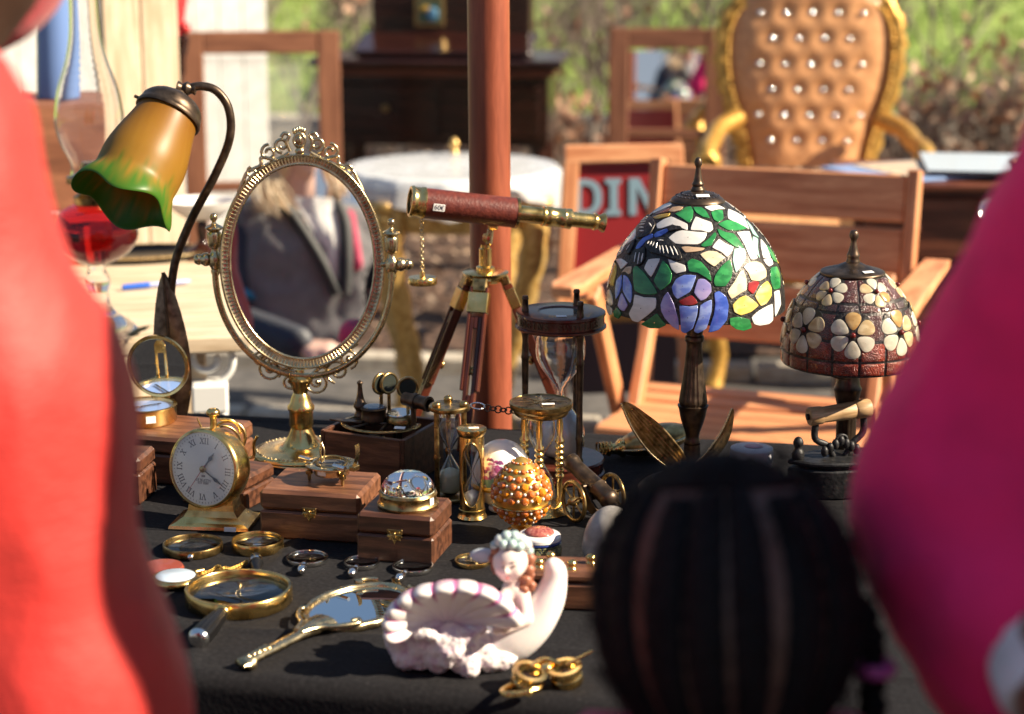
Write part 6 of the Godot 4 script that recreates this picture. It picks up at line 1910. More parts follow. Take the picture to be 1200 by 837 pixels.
func powder_flask() -> void:
	var p := on_y(765, 548)
	var o := thing("powder_flask", "flattened dull brass powder flask with a chained spring nozzle", "powder flask", xform(p + Vector3(0.005, 0, -0.06), 0.25))
	obj("body", MB.new().ball(Vector3(0.005, 0.02, 0), Vector3(0.05, 0.0185, 0.03), 22), M.antique_brass, o, xform(Vector3.ZERO, 0, 0, 0.18))
	obj("seam", MB.new().tube(_oval(0.051, 0.031, 0.02), 0.0022, 7, true), M.pale_brass, o, xform(Vector3(0.005, 0, 0), 0, 0, 0.18))
	obj("medallion", MB.new().ball(Vector3(-0.004, 0.026, 0.0235), Vector3(0.015, 0.0095, 0.004), 16), M.antique_brass, o, xform(Vector3.ZERO, 0, 0, 0.18))
	obj("neck", MB.new().lathe(prof_s([0, 0, 0.011, 0, 0.0125, 0.004, 0.008, 0.01, 0.0065, 0.018, 0.0085, 0.021, 0.006, 0.026, 0, 0.027], 1.0, 2), 20), M.brass, o, along(Vector3(-0.041, 0.0125, 0), Vector3(-1, -0.06, 0.1)))
	var sp := []
	for k in 40:
		var t := k / 39.0
		sp.append(Vector3(-0.06 - t * 0.018, 0.014 + 0.008 * cos(t * TAU * 4), 0.004 + 0.008 * sin(t * TAU * 4)))
	obj("spring", MB.new().tube(sp, 0.0014, 6), M.brass, o)
	obj("suspension_ring", MB.new().ring(Vector3(0.057, 0.036, 0.0), Vector3(0.3, 0.2, 1), 0.008, 0.0018, 22, 7), M.brass, o)
	obj("end_cap", MB.new().lathe(prof_s([0, 0, 0.009, 0, 0.0095, 0.008, 0.006, 0.012, 0, 0.013]), 16), M.brass, o, along(Vector3(0.05, 0.027, 0), Vector3(1, 0.35, 0)))

func _oval(a: float, b: float, y: float) -> Array:
	var out := []
	for k in 40:
		var t := TAU * k / 40.0
		out.append(Vector3(cos(t) * a, y, sin(t) * b))
	return out

func eagle() -> void:
	var p := on_y(794, 578)
	var o := thing("winged_bird", "brass bird ornament with two tall raised ribbed wings", "ornament", xform(p))
	var loc := func(px: float, py: float, dz := 0.0) -> Vector3: return on_z(px, py, p.z + dz) - p
	obj("base", MB.new().lathe(prof_s([0, 0, 0.034, 0, 0.035, 0.003, 0.026, 0.007, 0.012, 0.01, 0, 0.0105], 1.0, 2), 28), M.antique_brass, o)
	obj("body", MB.new().tube(smooth_path([Vector3(0, 0.01, -0.02), Vector3(0, 0.016, -0.008), Vector3(0, 0.022, 0.006), Vector3(0, 0.034, 0.016), Vector3(0, 0.041, 0.024), Vector3(0, 0.038, 0.034)], 4), [0.004, 0.006, 0.008, 0.0095, 0.011, 0.0115, 0.012, 0.012, 0.0115, 0.011, 0.01, 0.009, 0.008, 0.0075, 0.007, 0.007, 0.007, 0.006, 0.004, 0.002, 0.001], 12), M.antique_brass, o)
	for w in [[[788, 552], [762, 531], [741, 502], [728, 473], 1.0], [[800, 552], [824, 535], [845, 508], [858, 479], 0.35]]:
		var spine := smooth_path([loc.call(w[0][0], w[0][1]), loc.call(w[1][0], w[1][1]), loc.call(w[2][0], w[2][1]), loc.call(w[3][0], w[3][1])], 7)
		var wid: float = w[4]
		var rows := []
		for i in spine.size():
			var t := i / float(spine.size() - 1)
			var row := []
			var ww := 0.034 * sin(PI * clampf(0.22 + t * 0.74, 0, 1))
			for q in 25:
				var u := q / 24.0
				var rib := 0.0012 * absf(sin(u * PI * 7.0 + (0.0 if t < 0.5 else 0.6)))
				var ofs := (Vector3(0.8, 0.6, 0.15) if wid > 0.5 else Vector3(0.3, 0.15, 0.9)).normalized()
				row.append(spine[i] + ofs * (u * ww) + Vector3(0.2, 0.3, 1.0).normalized() * rib)
			rows.append(row)
		obj("wing", MB.new().grid(rows, false, false), M.antique_brass, o)
		obj("wing_edge", MB.new().tube(spine, 0.0016, 7), M.pale_brass, o)

func iron_and_jar() -> void:
	var p := on_y(971, 577)
	var o := thing("flat_iron", "old black cast-iron box iron with a pale turned wooden handle", "iron", xform(p, 0.25))
	var loc := func(px: float, py: float) -> Vector3: return o.transform.affine_inverse() * on_z(px, py, p.z)
	var sole := PackedVector2Array()
	for q in [[-0.055, 0.0], [-0.03, 0.024], [0.0, 0.034], [0.05, 0.037], [0.05, -0.037], [0.0, -0.034], [-0.03, -0.024]]:
		sole.append(Vector2(q[0], q[1]))
	var flat := Transform3D(Basis(Vector3.RIGHT, -PI / 2), Vector3.ZERO)
	obj("body", MB.new().prism(sole, 0.0, 0.036, 0.002), M.cast_iron, o, flat)
	obj("lid", MB.new().prism(sole, 0.04, 0.046, 0.002), M.cast_iron, o, flat * xform(Vector3.ZERO))
	obj("lid_gasket", MB.new().prism(PackedVector2Array([Vector2(-0.04, 0), Vector2(0.0, 0.028), Vector2(0.045, 0.03), Vector2(0.045, -0.03), Vector2(0.0, -0.028)]), 0.036, 0.04, 0.0), M.cast_iron, o, flat)
	var y0 := 0.046
	obj("latch_figure", MB.new().lathe(prof_s([0, 0, 0.007, 0, 0.0075, 0.008, 0.0045, 0.014, 0.0065, 0.02, 0.004, 0.026, 0, 0.028], 1.0, 3), 14), M.cast_iron, o, xform(Vector3(-0.042, y0, 0)))
	var h0 := Vector3(-0.028, y0 + 0.052, 0)
	var h1 := Vector3(0.05, y0 + 0.058, 0.0)
	for s in [-1.0, 1.0]:
		var e := h0 + (h1 - h0) * (0.12 if s < 0 else 0.88)
		obj("bracket", MB.new().tube(smooth_path([Vector3(0.012 + 0.008 * s, y0, 0), Vector3(0.012 + 0.016 * s, y0 + 0.014, 0), e + Vector3(0.002 * s, -0.028, 0), e], 6), 0.0042, 10), M.cast_iron, o)
	var orn := MB.new()
	for k in 7:
		orn.ball(Vector3(0.012 + (k - 3) * 0.007, y0 + 0.008 + 0.012 * (1.0 - absf(k - 3) / 3.0), 0.004), Vector3(0.005, 0.007, 0.005), 8)
	orn.tube(spiral(Vector3(0.012, y0 + 0.02, 0.004), 0.008, 0.002, 1.3, 0.4, 1.0), 0.0022, 7)
	obj("scrollwork", orn, M.cast_iron, o)
	var gr := obj("grip", MB.new().lathe(prof([0.004, 0, 0.0105, 0, 0.0115, 0.002, 0.011, 0.016, 0.0098, 0.018, 0.0105, 0.04, 0.0108, 0.058, 0.0098, 0.06, 0.0115, 0.062, 0.0115, 0.078, 0.0105, 0.08, 0.004, 0.08, 0.004, 0]), 28), timber("boxwood_y", Color(0.3, 0.18, 0.08), Color(0.55, 0.37, 0.2), 1, 14.0, 0.5, 44), o, along(h0 - (h1 - h0) * 0.02, h1 - h0))
	obj("grip_rod", MB.new().tube([Vector3(0, -0.003, 0), Vector3(0, 0.083, 0)], 0.0038, 10), M.cast_iron, gr)
	var jp := on_y(880, 560)
	var j := thing("lidded_jar", "small frosted glass jar with a pale pink-topped lid", "jar", xform(jp))
	var fr := mat("frosted", Color(0.55, 0.58, 0.6), 0.35)
	fr.backlight_enabled = true
	fr.backlight = Color(0.5, 0.5, 0.5)
	obj("body", MB.new().lathe(prof_s([0, 0, 0.022, 0, 0.0255, 0.004, 0.026, 0.02, 0.0245, 0.024, 0, 0.024], 1.0, 3), 32), fr, j)
	obj("lid", MB.new().lathe(prof_s([0, 0.0243, 0.025, 0.0243, 0.027, 0.027, 0.027, 0.036, 0.024, 0.04, 0, 0.0425], 1.0, 3), 36), mat("jar_lid", Color(0.5, 0.5, 0.55), 0.35), j)
	obj("painted_spray", MB.new().ball(Vector3(0.002, 0.042, 0.002), Vector3(0.012, 0.001, 0.01), 12), mat("lid_pink", Color(0.45, 0.22, 0.28), 0.4), j)

func gooseneck_lamp() -> void:
	var p := on_y(203, 520)
	var z := p.z
	var o := thing("gooseneck_lamp", "bronze leaf-stemmed gooseneck lamp with amber and green tulip glass shade", "lamp", xform(p))
	var loc := func(px: float, py: float, dz := 0.0) -> Vector3: return on_z(px, py, z + dz) - p
	obj("base", MB.new().lathe(prof_s([0, 0, 0.06, 0, 0.062, 0.004, 0.05, 0.012, 0.025, 0.02, 0.012, 0.03, 0, 0.032], 1.0, 3), 36), M.bronze, o)
	# leaf standing on the base
	var top: Vector3 = loc.call(192, 318)
	var bot := Vector3(-0.004, 0.028, 0)
	var rows := []
	for i in 22:
		var t := i / 21.0
		var c := bot.lerp(top, t) + Vector3(0.004 * sin(t * PI), 0, 0.006 * sin(t * PI))
		var w := 0.0235 * pow(sin(PI * clampf(0.16 + 0.84 * t, 0, 1)), 0.7) + 0.001
		var row := []
		for q in 27:
			var u := q / 13.0 - 1.0
			var vein := 0.0013 * absf(sin(t * 30.0 - absf(u) * 7.0)) * absf(u)
			row.append(c + Vector3(u * w + 0.3 * w * (1.0 - t), -absf(u) * w * 0.25, 0.008 * (1.0 - u * u) + vein))
		rows.append(row)
	var lb := textured(mat("light_bronze", Color.WHITE, 0.45, 0.8), noise_tex(27, 0.03, [[0.0, Color(0.09, 0.06, 0.04)], [0.5, Color(0.22, 0.155, 0.11)], [1.0, Color(0.34, 0.25, 0.18)]], 128), Vector3.ONE * 14.0)
	obj("leaf", MB.new().grid(rows, false, false), lb, o)
	obj("leaf_rib", MB.new().tube(smooth_path([bot + Vector3(0.004, 0, 0.008), bot.lerp(top, 0.5) + Vector3(0.006, 0, 0.016), top + Vector3(0, 0, 0.008)], 6), 0.0022, 7), M.bronze, o)
	var arm := smooth_path([Vector3(0.0, 0.02, -0.004), loc.call(199, 400), loc.call(203, 318), loc.call(222, 262), loc.call(252, 205), loc.call(269, 162), loc.call(268, 128), loc.call(254, 107), loc.call(236, 101), loc.call(219, 104)], 7)
	obj("arm", MB.new().tube(arm, 0.0056, 12), M.bronze, o)
	obj("arm_collar", MB.new().lathe(prof_s([0, -0.012, 0.0075, -0.011, 0.006, -0.006, 0.0095, 0.0, 0.006, 0.006, 0.009, 0.012, 0, 0.014], 1.0, 3), 16), M.bronze, o, along(loc.call(219, 104), Vector3(-1, 0.1, 0)))
	# shade
	var cp := deg_to_rad(PITCH)
	var U := Vector3(0, cos(cp), -sin(cp))
	var B := Vector3(0, sin(cp), cos(cp))
	var axis := (Vector3(-0.36, 0, 0) - U * 0.86 + B * 0.36).normalized()
	var a0: Vector3 = loc.call(211, 108, 0.002)
	var tf := along(a0, axis).scaled_local(Vector3.ONE * 1.06)
	obj("shade_cap", MB.new().lathe(prof_s([0, 0.0, 0.008, 0.0, 0.012, 0.006, 0.028, 0.011, 0.037, 0.02, 0.0395, 0.029, 0.0412, 0.033, 0.041, 0.037, 0.038, 0.037], 1.0, 3), 36), M.bronze, o, tf)
	obj("thumb_screw", MB.new().tube([Vector3(0.036, 0.03, 0), Vector3(0.046, 0.03, 0)], 0.0022, 8), M.bronze, o, tf)
	rows = []
	var cols := []
	var amber := Color(0.3, 0.125, 0.014)
	var yel := Color(0.4, 0.21, 0.025)
	var grn := Color(0.07, 0.2, 0.018)
	for side in 2:
		for i in 40:
			var t := i / 39.0 if side == 0 else 1.0 - i / 39.0
			var row := []
			var crow := []
			for q in 72:
				var a := TAU * q / 72.0
				var r := 0.037 + 0.011 * smoothstep(0.0, 0.6, t) + 0.003 * sin(t * PI)
				var lip := smoothstep(0.72, 1.0, t)
				r += lip * (0.012 + 0.004 * sin(a * 4.0 + 0.6))
				r -= 0.0016 * side
				var y := 0.03 + t * 0.132 + lip * 0.007 * sin(a * 4.0 + 2.0)
				row.append(Vector3(cos(a) * r, y, sin(a) * r))
				var streak := 0.05 * sin(a * 9.0 + t * 5.0) + 0.05 * sin(a * 23.0 + 2.0 * sin(t * 9.0)) + 0.04 * sin(a * 41.0 + t * 17.0)
				crow.append(amber.lerp(yel, clampf(t * 1.5 + streak, 0, 1)).lerp(grn, smoothstep(0.64, 0.97, t + streak)))
			rows.append(row)
			cols.append(crow)
	var sg := mat("tulip_glass", Color.WHITE, 0.42)
	sg.vertex_color_use_as_albedo = true
	sg.backlight_enabled = true
	sg.backlight = Color(0.95, 0.95, 0.9)
	obj("glass_shade", MB.new().grid(rows, true, true, false, cols), sg, o, tf)
	obj("bulb", MB.new().lathe(prof_s([0, 0.036, 0.012, 0.036, 0.013, 0.05, 0.024, 0.075, 0.02, 0.094, 0, 0.1], 1.0, 3), 20), M.white_enamel, o, tf)

func brass_optic() -> void:
	# brass folding opera glass at the table's front edge
	var p := on_y(640, 803)
	var o := thing("opera_glass", "brass folding opera glass lying at the cloth's front edge", "opera glass", xform(p + Vector3(0, 0, 0), 0.2))
	for s in [-1.0, 1.0]:
		var tb := obj("eyepiece", MB.new().lathe(prof([0.011, 0, 0.0145, 0, 0.0155, 0.002, 0.0155, 0.008, 0.014, 0.009, 0.014, 0.014, 0.0165, 0.015, 0.0165, 0.018, 0.0115, 0.018, 0.011, 0]), 32), M.brass, o, xform(Vector3(0.02 * s, 0.001, 0.002), 0, 0.25 if s < 0 else 0.1, 0.2 * s))
		obj("lens", MB.new().lathe(prof_s([0, 0.006, 0.0113, 0.008, 0.0113, 0.01, 0, 0.013]), 24, 0.3), M.lens_glass, tb)
	obj("bridge", MB.new().tube(smooth_path([Vector3(-0.014, 0.018, -0.004), Vector3(0, 0.022, -0.008), Vector3(0.014, 0.018, -0.004)], 5), 0.0026, 8), M.brass, o)
	obj("focus_wheel", MB.new().lathe(prof([0, -0.004, 0.006, -0.004, 0.0065, -0.003, 0.0065, 0.003, 0.006, 0.004, 0, 0.004]), 18), M.brass, o, along(Vector3(0, 0.014, -0.004), Vector3(1, 0.2, 0)))
	obj("folding_handle", MB.new().tube(smooth_path([Vector3(-0.034, 0.004, 0.004), Vector3(-0.045, 0.004, 0.016), Vector3(-0.04, 0.005, 0.026), Vector3(-0.024, 0.006, 0.027)], 5), 0.003, 8), M.brass, o)
	obj("handle_tip", MB.new().ball(Vector3(-0.022, 0.006, 0.027), 0.0045, 10), M.brass, o)
	obj("wire_arm", MB.new().tube([Vector3(0.018, 0.02, 0.004), Vector3(0.044, 0.03, 0.0)], 0.0014, 7), M.brass, o)

# ================================================================ stained-glass lamps
func dome_r(pr: Array, h: float) -> float:
	# radius of the shade at height h; pr runs from the rim up
	if h <= pr[0].y:
		return pr[0].x
	for i in pr.size() - 1:
		var a: Vector2 = pr[i]
		var b: Vector2 = pr[i + 1]
		if h <= b.y:
			return lerpf(a.x, b.x, (h - a.y) / maxf(b.y - a.y, 1e-6))
	return pr[pr.size() - 1].x

# where the sight line through a pixel of the photograph meets the shade (local to its axis)
func on_dome(px: float, py: float, base: Vector3, pr: Array, mid: Vector2) -> Vector3:
	for attempt in 14:
		var f := attempt * 0.02
		var d := ray(lerpf(px, mid.x, f), lerpf(py, mid.y, f))
		var t0 := (base.z + 0.16) / d.z
		var t1 := (base.z - 0.02) / d.z
		var prev := t0
		for i in 60:
			var t := lerpf(t0, t1, i / 59.0)
			var q := EYE + d * t - base
			if Vector2(q.x, q.z).length() < dome_r(pr, q.y):
				var lo := prev
				var hi := t
				for k in 14:
					var m := (lo + hi) * 0.5
					var w := EYE + d * m - base
					if Vector2(w.x, w.z).length() < dome_r(pr, w.y):
						hi = m
					else:
						lo = m
				return EYE + d * hi - base
			prev = t
	return Vector3(0, pr[pr.size() - 1].y, 0)

func dome_normal(q: Vector3, pr: Array) -> Vector3:
	var s := (dome_r(pr, q.y + 0.003) - dome_r(pr, q.y - 0.003)) / 0.006
	var a := Vector3(q.x, 0, q.z).normalized()
	return (a - Vector3.UP * s).normalized()

# one piece of glass, standing proud of the leading
func glass_piece(outline: Array, base: Vector3, pr: Array, mid: Vector2, lift: float) -> MB:
	var c := Vector2.ZERO
	for q in outline:
		c += q
	c /= outline.size()
	var soft := smooth_path(outline, 3, true)
	var pts := []
	for i in soft.size():
		var e0: Vector2 = outline[int(i / 3.0)]
		var e1: Vector2 = outline[(int(i / 3.0) + 1) % outline.size()]
		pts.append((soft[i] as Vector2).lerp(e0.lerp(e1, (i % 3) / 3.0), 0.6))
	var rows := []
	for ring in [[1.0, -0.0006], [0.99, lift * 0.8], [0.95, lift], [0.6, lift * 1.02], [0.3, lift * 1.03], [0.04, lift * 1.03]]:
		var row := []
		for q in pts:
			# a piece gives way to the leading around it
			var e: Vector2 = q - c
			var l := e.length()
			var s: float = maxf(l - 0.35, l * 0.7) / maxf(l, 0.01)
			var w: Vector2 = c + e * s * ring[0]
			var h := on_dome(w.x, w.y, base, pr, mid)
			row.append(h + dome_normal(h, pr) * ring[1])
		rows.append(row)
	var mb := MB.new()
	mb.grid(rows, true, Geometry2D.is_polygon_clockwise(PackedVector2Array(pts)))
	return mb

func art_glass(key: String, a: Color, b: Color, rough := 0.22) -> StandardMaterial3D:
	var m := textured(mat(key, Color.WHITE, rough), noise_tex(hash(key) % 900, 0.018, [[0.0, a], [0.45, a.lerp(b, 0.35)], [0.7, b], [1.0, a.lerp(b, 0.8)]], 128, FastNoiseLite.TYPE_SIMPLEX_SMOOTH, 3, 15.0), Vector3(14, 26, 14))
	m.clearcoat_enabled = true
	m.clearcoat = 0.5
	m.clearcoat_roughness = 0.08
	return m

func flower_lamp() -> void:
	var p := on_y(810, 572)
	var z := p.z
	var o := thing("stained_glass_lamp", "large stained-glass table lamp with hummingbird and blue and yellow flowers", "lamp", xform(p))
	var loc := func(px: float, py: float) -> Vector3: return on_z(px, py, z) - p
	var k := mpp(p + Vector3(0, 0.2, 0))
	var yr: float = loc.call(811, 368).y
	var yt: float = loc.call(811, 233).y
	var hh := yt - yr
	# foot and fluted stem
	var Y := func(py: float) -> float: return on_z(811, py, z).y - p.y
	obj("foot", MB.new().lathe(prof_s([0, 0, 0.06, 0, 0.063, 0.003, 0.056, 0.008, 0.04, 0.013, 0.02, 0.02, 0.012, 0.03, 0.01, Y.call(520)], 1.0, 3), 44), M.bronze, o)
	obj("lower_bulb", MB.new().lathe(prof_s([0, Y.call(520), 9 * k, Y.call(519), 8 * k, Y.call(512), 9 * k, Y.call(506), 14 * k, Y.call(492), 16.5 * k, Y.call(480), 17.5 * k, Y.call(477), 17 * k, Y.call(474), 0, Y.call(474)], 1.0, 3), 36), M.bronze, o)
	obj("fluted_stem", MB.new().lathe(prof_s([0, Y.call(474.5), 16 * k, Y.call(474), 15.5 * k, Y.call(460), 12.5 * k, Y.call(440), 10 * k, Y.call(415), 9.5 * k, Y.call(402), 11.5 * k, Y.call(399), 11 * k, Y.call(394), 9.5 * k, Y.call(392), 10.5 * k, Y.call(385), 7 * k, Y.call(378), 5 * k, Y.call(300), 0, Y.call(299)], 1.0, 3), 60, 0.75, 16, 0.07, 3, 13), M.bronze, o)
	# leaded shade
	var pr := []
	for q in [[0.0, 103.5], [0.06, 104.5], [0.2, 103.5], [0.35, 99.0], [0.5, 92.0], [0.65, 80.0], [0.78, 65.0], [0.88, 50.0], [0.95, 37.0], [1.0, 26.0]]:
		pr.append(Vector2(q[1] * k, yr + q[0] * hh))
	pr = smooth_path(pr, 4)
	var shell := []
	for q in pr:
		if q.y > yr + hh * 0.07:
			shell.append(q)
	shell[0].y = yr + hh * 0.07
	var inner := []
	for i in range(shell.size() - 1, -1, -1):
		inner.append(shell[i] - Vector2(0.0015, 0.0008))
	var lead := textured(mat("leading", Color.WHITE, 0.42, 0.55), noise_tex(101, 0.05, [[0.0, Color(0.016, 0.014, 0.013)], [0.6, Color(0.04, 0.036, 0.034)], [1.0, Color(0.12, 0.11, 0.1)]], 128), Vector3.ONE * 25.0, M.grain, 0.06)
	var shade := obj("shade_leading", MB.new().lathe(shell + inner, 72), lead, o)
	obj("shade_cap", MB.new().lathe(prof_s([27 * k, yt - 0.006, 31 * k, yt - 0.004, 31.5 * k, yt - 0.002, 28 * k, yt + 0.002, 20 * k, yt + 0.006, 12 * k, yt + 0.009, 0, yt + 0.01], 1.0, 3), 44), M.bronze, o)
	var cap := MB.new()
	for j in 30:
		var a := TAU * j / 30.0
		for e in [[24.5, 0.0042], [19.0, 0.0068]]:
			cap.ball(Vector3(cos(a + e[0]) * e[0] * k, yt + e[1], sin(a + e[0]) * e[0] * k), Vector3(0.0013, 0.0007, 0.0013), 6)
	obj("cap_piercing", cap, M.ink, o)
	obj("finial", MB.new().lathe(prof_s([0, yt + 0.008, 7.5 * k, yt + 0.008, 8 * k, yt + 0.012, 6 * k, yt + 0.015, 7 * k, yt + 0.018, 5 * k, yt + 0.022, 3.2 * k, yt + 0.034, 2.8 * k, yt + 0.038, 4.2 * k, yt + 0.041, 4.4 * k, yt + 0.045, 2.5 * k, yt + 0.049, 0, yt + 0.05], 1.0, 3), 24), M.bronze, o)
	sticker(o, xform(Vector3(0.004, yt + 0.0072, 0.0225), 0.1, -PI / 2 + 0.35), 0.016, 0.0065)
	# glass
	var G := {
		"W": art_glass("white_glass", Color(0.6, 0.58, 0.54), Color(0.74, 0.72, 0.68)),
		"G": art_glass("green_glass", Color(0.012, 0.13, 0.035), Color(0.04, 0.3, 0.08)),
		"L": art_glass("aqua_glass", Color(0.28, 0.52, 0.44), Color(0.42, 0.66, 0.56)),
		"Y": art_glass("yellow_glass", Color(0.68, 0.48, 0.05), Color(0.78, 0.68, 0.3)),
		"O": art_glass("ochre_glass", Color(0.42, 0.25, 0.02), Color(0.55, 0.38, 0.06)),
		"C": art_glass("cream_glass", Color(0.65, 0.5, 0.3), Color(0.74, 0.66, 0.48)),
		"T": art_glass("tan_glass", Color(0.4, 0.26, 0.15), Color(0.58, 0.42, 0.28)),
		"B": art_glass("blue_glass", Color(0.1, 0.17, 0.62), Color(0.32, 0.42, 0.78)),
		"D": art_glass("deep_blue_glass", Color(0.035, 0.08, 0.42), Color(0.1, 0.18, 0.62)),
		"V": art_glass("lilac_glass", Color(0.26, 0.24, 0.55), Color(0.42, 0.36, 0.62)),
		"R": art_glass("ruby_glass", Color(0.22, 0.01, 0.012), Color(0.36, 0.03, 0.025)),
		"K": art_glass("brown_glass", Color(0.1, 0.03, 0.02), Color(0.18, 0.07, 0.05)),
	}
	var panes := [
		"W 758 251 772 243 786 238 788 240 775 247 762 252", "K 768 251 778 246 785 244 783 249 770 252", "T 783 248 788 243 796 242 801 243 797 247 790 249", "O 765 255 772 252 786 250 783 254 772 257 768 257",
		"G 791 251 797 248 803 243 810 242 813 248 812 256 808 262 800 257", "W 769 263 778 257 787 254 796 258 806 263 806 270 800 268 797 265 788 264 775 268 770 268",
		"W 720 298 728 287 738 272 747 264 745 279 733 288 728 297 721 302", "W 729 275 738 265 750 256 747 262 738 270 731 277", "W 719 294 724 284 733 275 728 285 721 296",
		"W 783 279 792 272 800 270 818 272 829 273 826 281 818 287 800 287 791 286", "T 798 290 806 289 826 291 823 294 812 296 803 296",
		"G 812 243 822 243 828 248 832 256 824 255 816 250", "W 815 254 821 256 834 261 836 269 831 273 822 271 809 270 811 262", "G 833 249 840 246 847 247 848 257 842 261 836 258",
		"W 825 243 840 240 850 245 839 246 833 248", "W 853 245 863 249 872 255 878 269 868 264 853 257 852 250", "G 841 263 851 258 862 260 876 268 862 271 852 270",
		"G 840 268 850 272 860 274 868 284 872 291 862 290 850 282 843 276", "W 863 272 878 271 882 287 888 303 880 305 872 288 866 277", "L 874 258 881 266 887 276 889 279 882 275 878 267",
		"L 882 277 888 280 888 292 890 303 885 296 881 284", "W 891 280 898 288 903 303 894 303 891 290", "G 898 287 906 296 911 308 906 306 900 294",
		"G 831 279 838 272 840 276 834 288 825 290 821 288", "W 842 280 850 285 860 290 856 298 852 302 845 296 834 290", "C 820 298 830 294 840 295 850 302 843 308 837 313 828 307", "L 860 292 868 290 873 292 874 302 866 316 862 320 858 305",
		"O 713 306 718 304 711 326 709 330 710 318", "O 716 310 720 306 723 311 723 320 720 332 719 336 714 333 712 326", "W 722 304 729 303 736 308 733 312 728 316 726 312", "T 729 319 734 313 741 312 740 320 737 322 733 319",
		"C 708 334 710 328 712 335 710 339", "C 708 342 715 339 718 347 719 357 715 359 711 353 707 349", "C 710 357 714 358 718 362 718 368 715 370 712 366",
		"B 723 328 729 322 729 335 726 345 722 351 721 340", "B 731 322 736 325 741 335 741 348 739 356 733 347 730 340", "V 729 343 733 350 736 358 732 365 727 363 724 358 726 350", "G 723 360 727 364 729 368 725 374 720 371 719 366",
		"G 742 314 746 311 755 319 764 331 771 344 762 346 752 345 744 341 742 330", "G 777 305 783 311 788 321 786 331 779 338 774 341 769 335 766 329 771 318", "W 760 304 774 303 769 315 763 325 755 315", "W 783 304 792 307 803 311 804 318 793 321 787 316",
		"W 744 345 755 348 769 349 769 361 758 371 748 378 741 376 737 368 742 357", "G 751 380 760 374 770 367 776 375 781 381 773 385 762 385",
		"V 774 357 778 347 783 342 790 356 795 373 796 387 788 383 779 373 775 365", "B 787 337 792 327 802 322 816 323 812 336 808 343 794 351 789 345", "R 795 353 807 347 811 346 815 350 818 355 812 358 800 358", "B 796 358 808 359 818 358 817 370 812 385 803 391 798 388 797 370",
		"V 818 327 826 327 833 333 834 342 828 350 821 353 813 343", "B 821 357 834 351 834 365 828 385 818 391 813 388 819 370", "D 837 343 843 341 851 347 854 358 852 375 842 387 830 390 836 370 838 355",
		"G 805 307 811 303 822 307 832 319 834 330 828 326 817 320 807 318", "G 838 322 845 312 855 304 859 315 857 326 850 336 838 336 836 330",
		"C 871 313 878 307 886 306 893 309 898 317 898 325 890 330 880 329 876 320", "C 852 342 860 330 867 318 871 317 875 327 875 340 868 344 857 351", "R 877 331 885 329 890 331 886 340 882 345 876 340",
		"Y 884 347 891 335 899 329 904 337 904 347 898 356 891 359", "Y 858 357 866 349 874 346 882 351 889 358 880 366 868 370 860 366", "W 880 372 889 364 905 356 906 375 901 380 890 382 883 380",
		"W 907 342 913 340 915 357 908 372 907 355", "G 903 314 910 312 914 322 914 338 906 340 902 328", "G 855 373 866 371 878 374 881 384 872 388 862 386 855 380", "W 894 304 904 303 906 310 901 313 897 310",
		"D 745 291 749 284 757 276 765 274 766 278 758 283 750 291 746 293", "D 766 276 770 272 782 268 784 271 775 277 768 279",
	]
	var mid := Vector2(811, 312)
	var half := Basis(Vector3.UP, PI)
	for s in panes:
		var w: PackedStringArray = s.split(" ")
		var outl := []
		for i in range(1, w.size(), 2):
			outl.append(Vector2(w[i].to_float(), w[i + 1].to_float()))
		var mb := glass_piece(outl, p, pr, mid, 0.001)
		var a := obj("glass_pane", mb, G[w[0]], shade)
		obj("glass_pane", a.mesh, G[w[0]], shade, Transform3D(half, Vector3.ZERO))
	# the bird's black filigree wings with slits of white glass
	var wings := [
		[[752, 253], [761, 252], [767, 258], [769, 264], [763, 275], [755, 279], [747, 280], [746, 270], [748, 260]],
		[[757, 283], [768, 279], [780, 279], [790, 285], [797, 294], [800, 302], [797, 306], [788, 304], [775, 300], [762, 296], [757, 291]],
		[[746, 281], [743, 290], [738, 299], [732, 297], [733, 291], [740, 284]], [[745, 293], [757, 290], [757, 302], [753, 310], [748, 312], [742, 308], [740, 300]],
		[[782, 268], [788, 265], [798, 266], [800, 269], [790, 271], [784, 272]]]
	for wgs in wings:
		var outl := []
		for q in wgs:
			outl.append(Vector2(q[0], q[1]))
		obj("bird_filigree", glass_piece(outl, p, pr, mid, 0.0024), lead, shade)
	var slits := [[753, 256, 760, 256], [752, 259, 759, 258], [752, 262, 758, 261], [751, 265, 757, 264], [751, 268, 756, 268], [751, 272, 756, 272], [762, 263, 765, 267],
		[760, 287, 762, 284], [763, 289, 765, 284], [766, 290, 768, 285], [770, 292, 771, 286], [775, 297, 774, 289], [779, 298, 777, 289], [784, 298, 781, 289], [790, 300, 786, 290], [795, 300, 790, 290], [772, 283, 778, 283],
		[736, 294, 740, 288], [745, 308, 747, 297], [749, 310, 751, 297], [753, 308, 755, 298]]
	for q in slits:
		var a := on_dome(q[0], q[1], p, pr, mid)
		var b := on_dome(q[2], q[3], p, pr, mid)
		a += dome_normal(a, pr) * 0.0026
		b += dome_normal(b, pr) * 0.0026
		obj("glass_slit", MB.new().tube([a, (a + b) * 0.5, b], [0.0004, 0.0011, 0.0005], 6), G.W, shade)

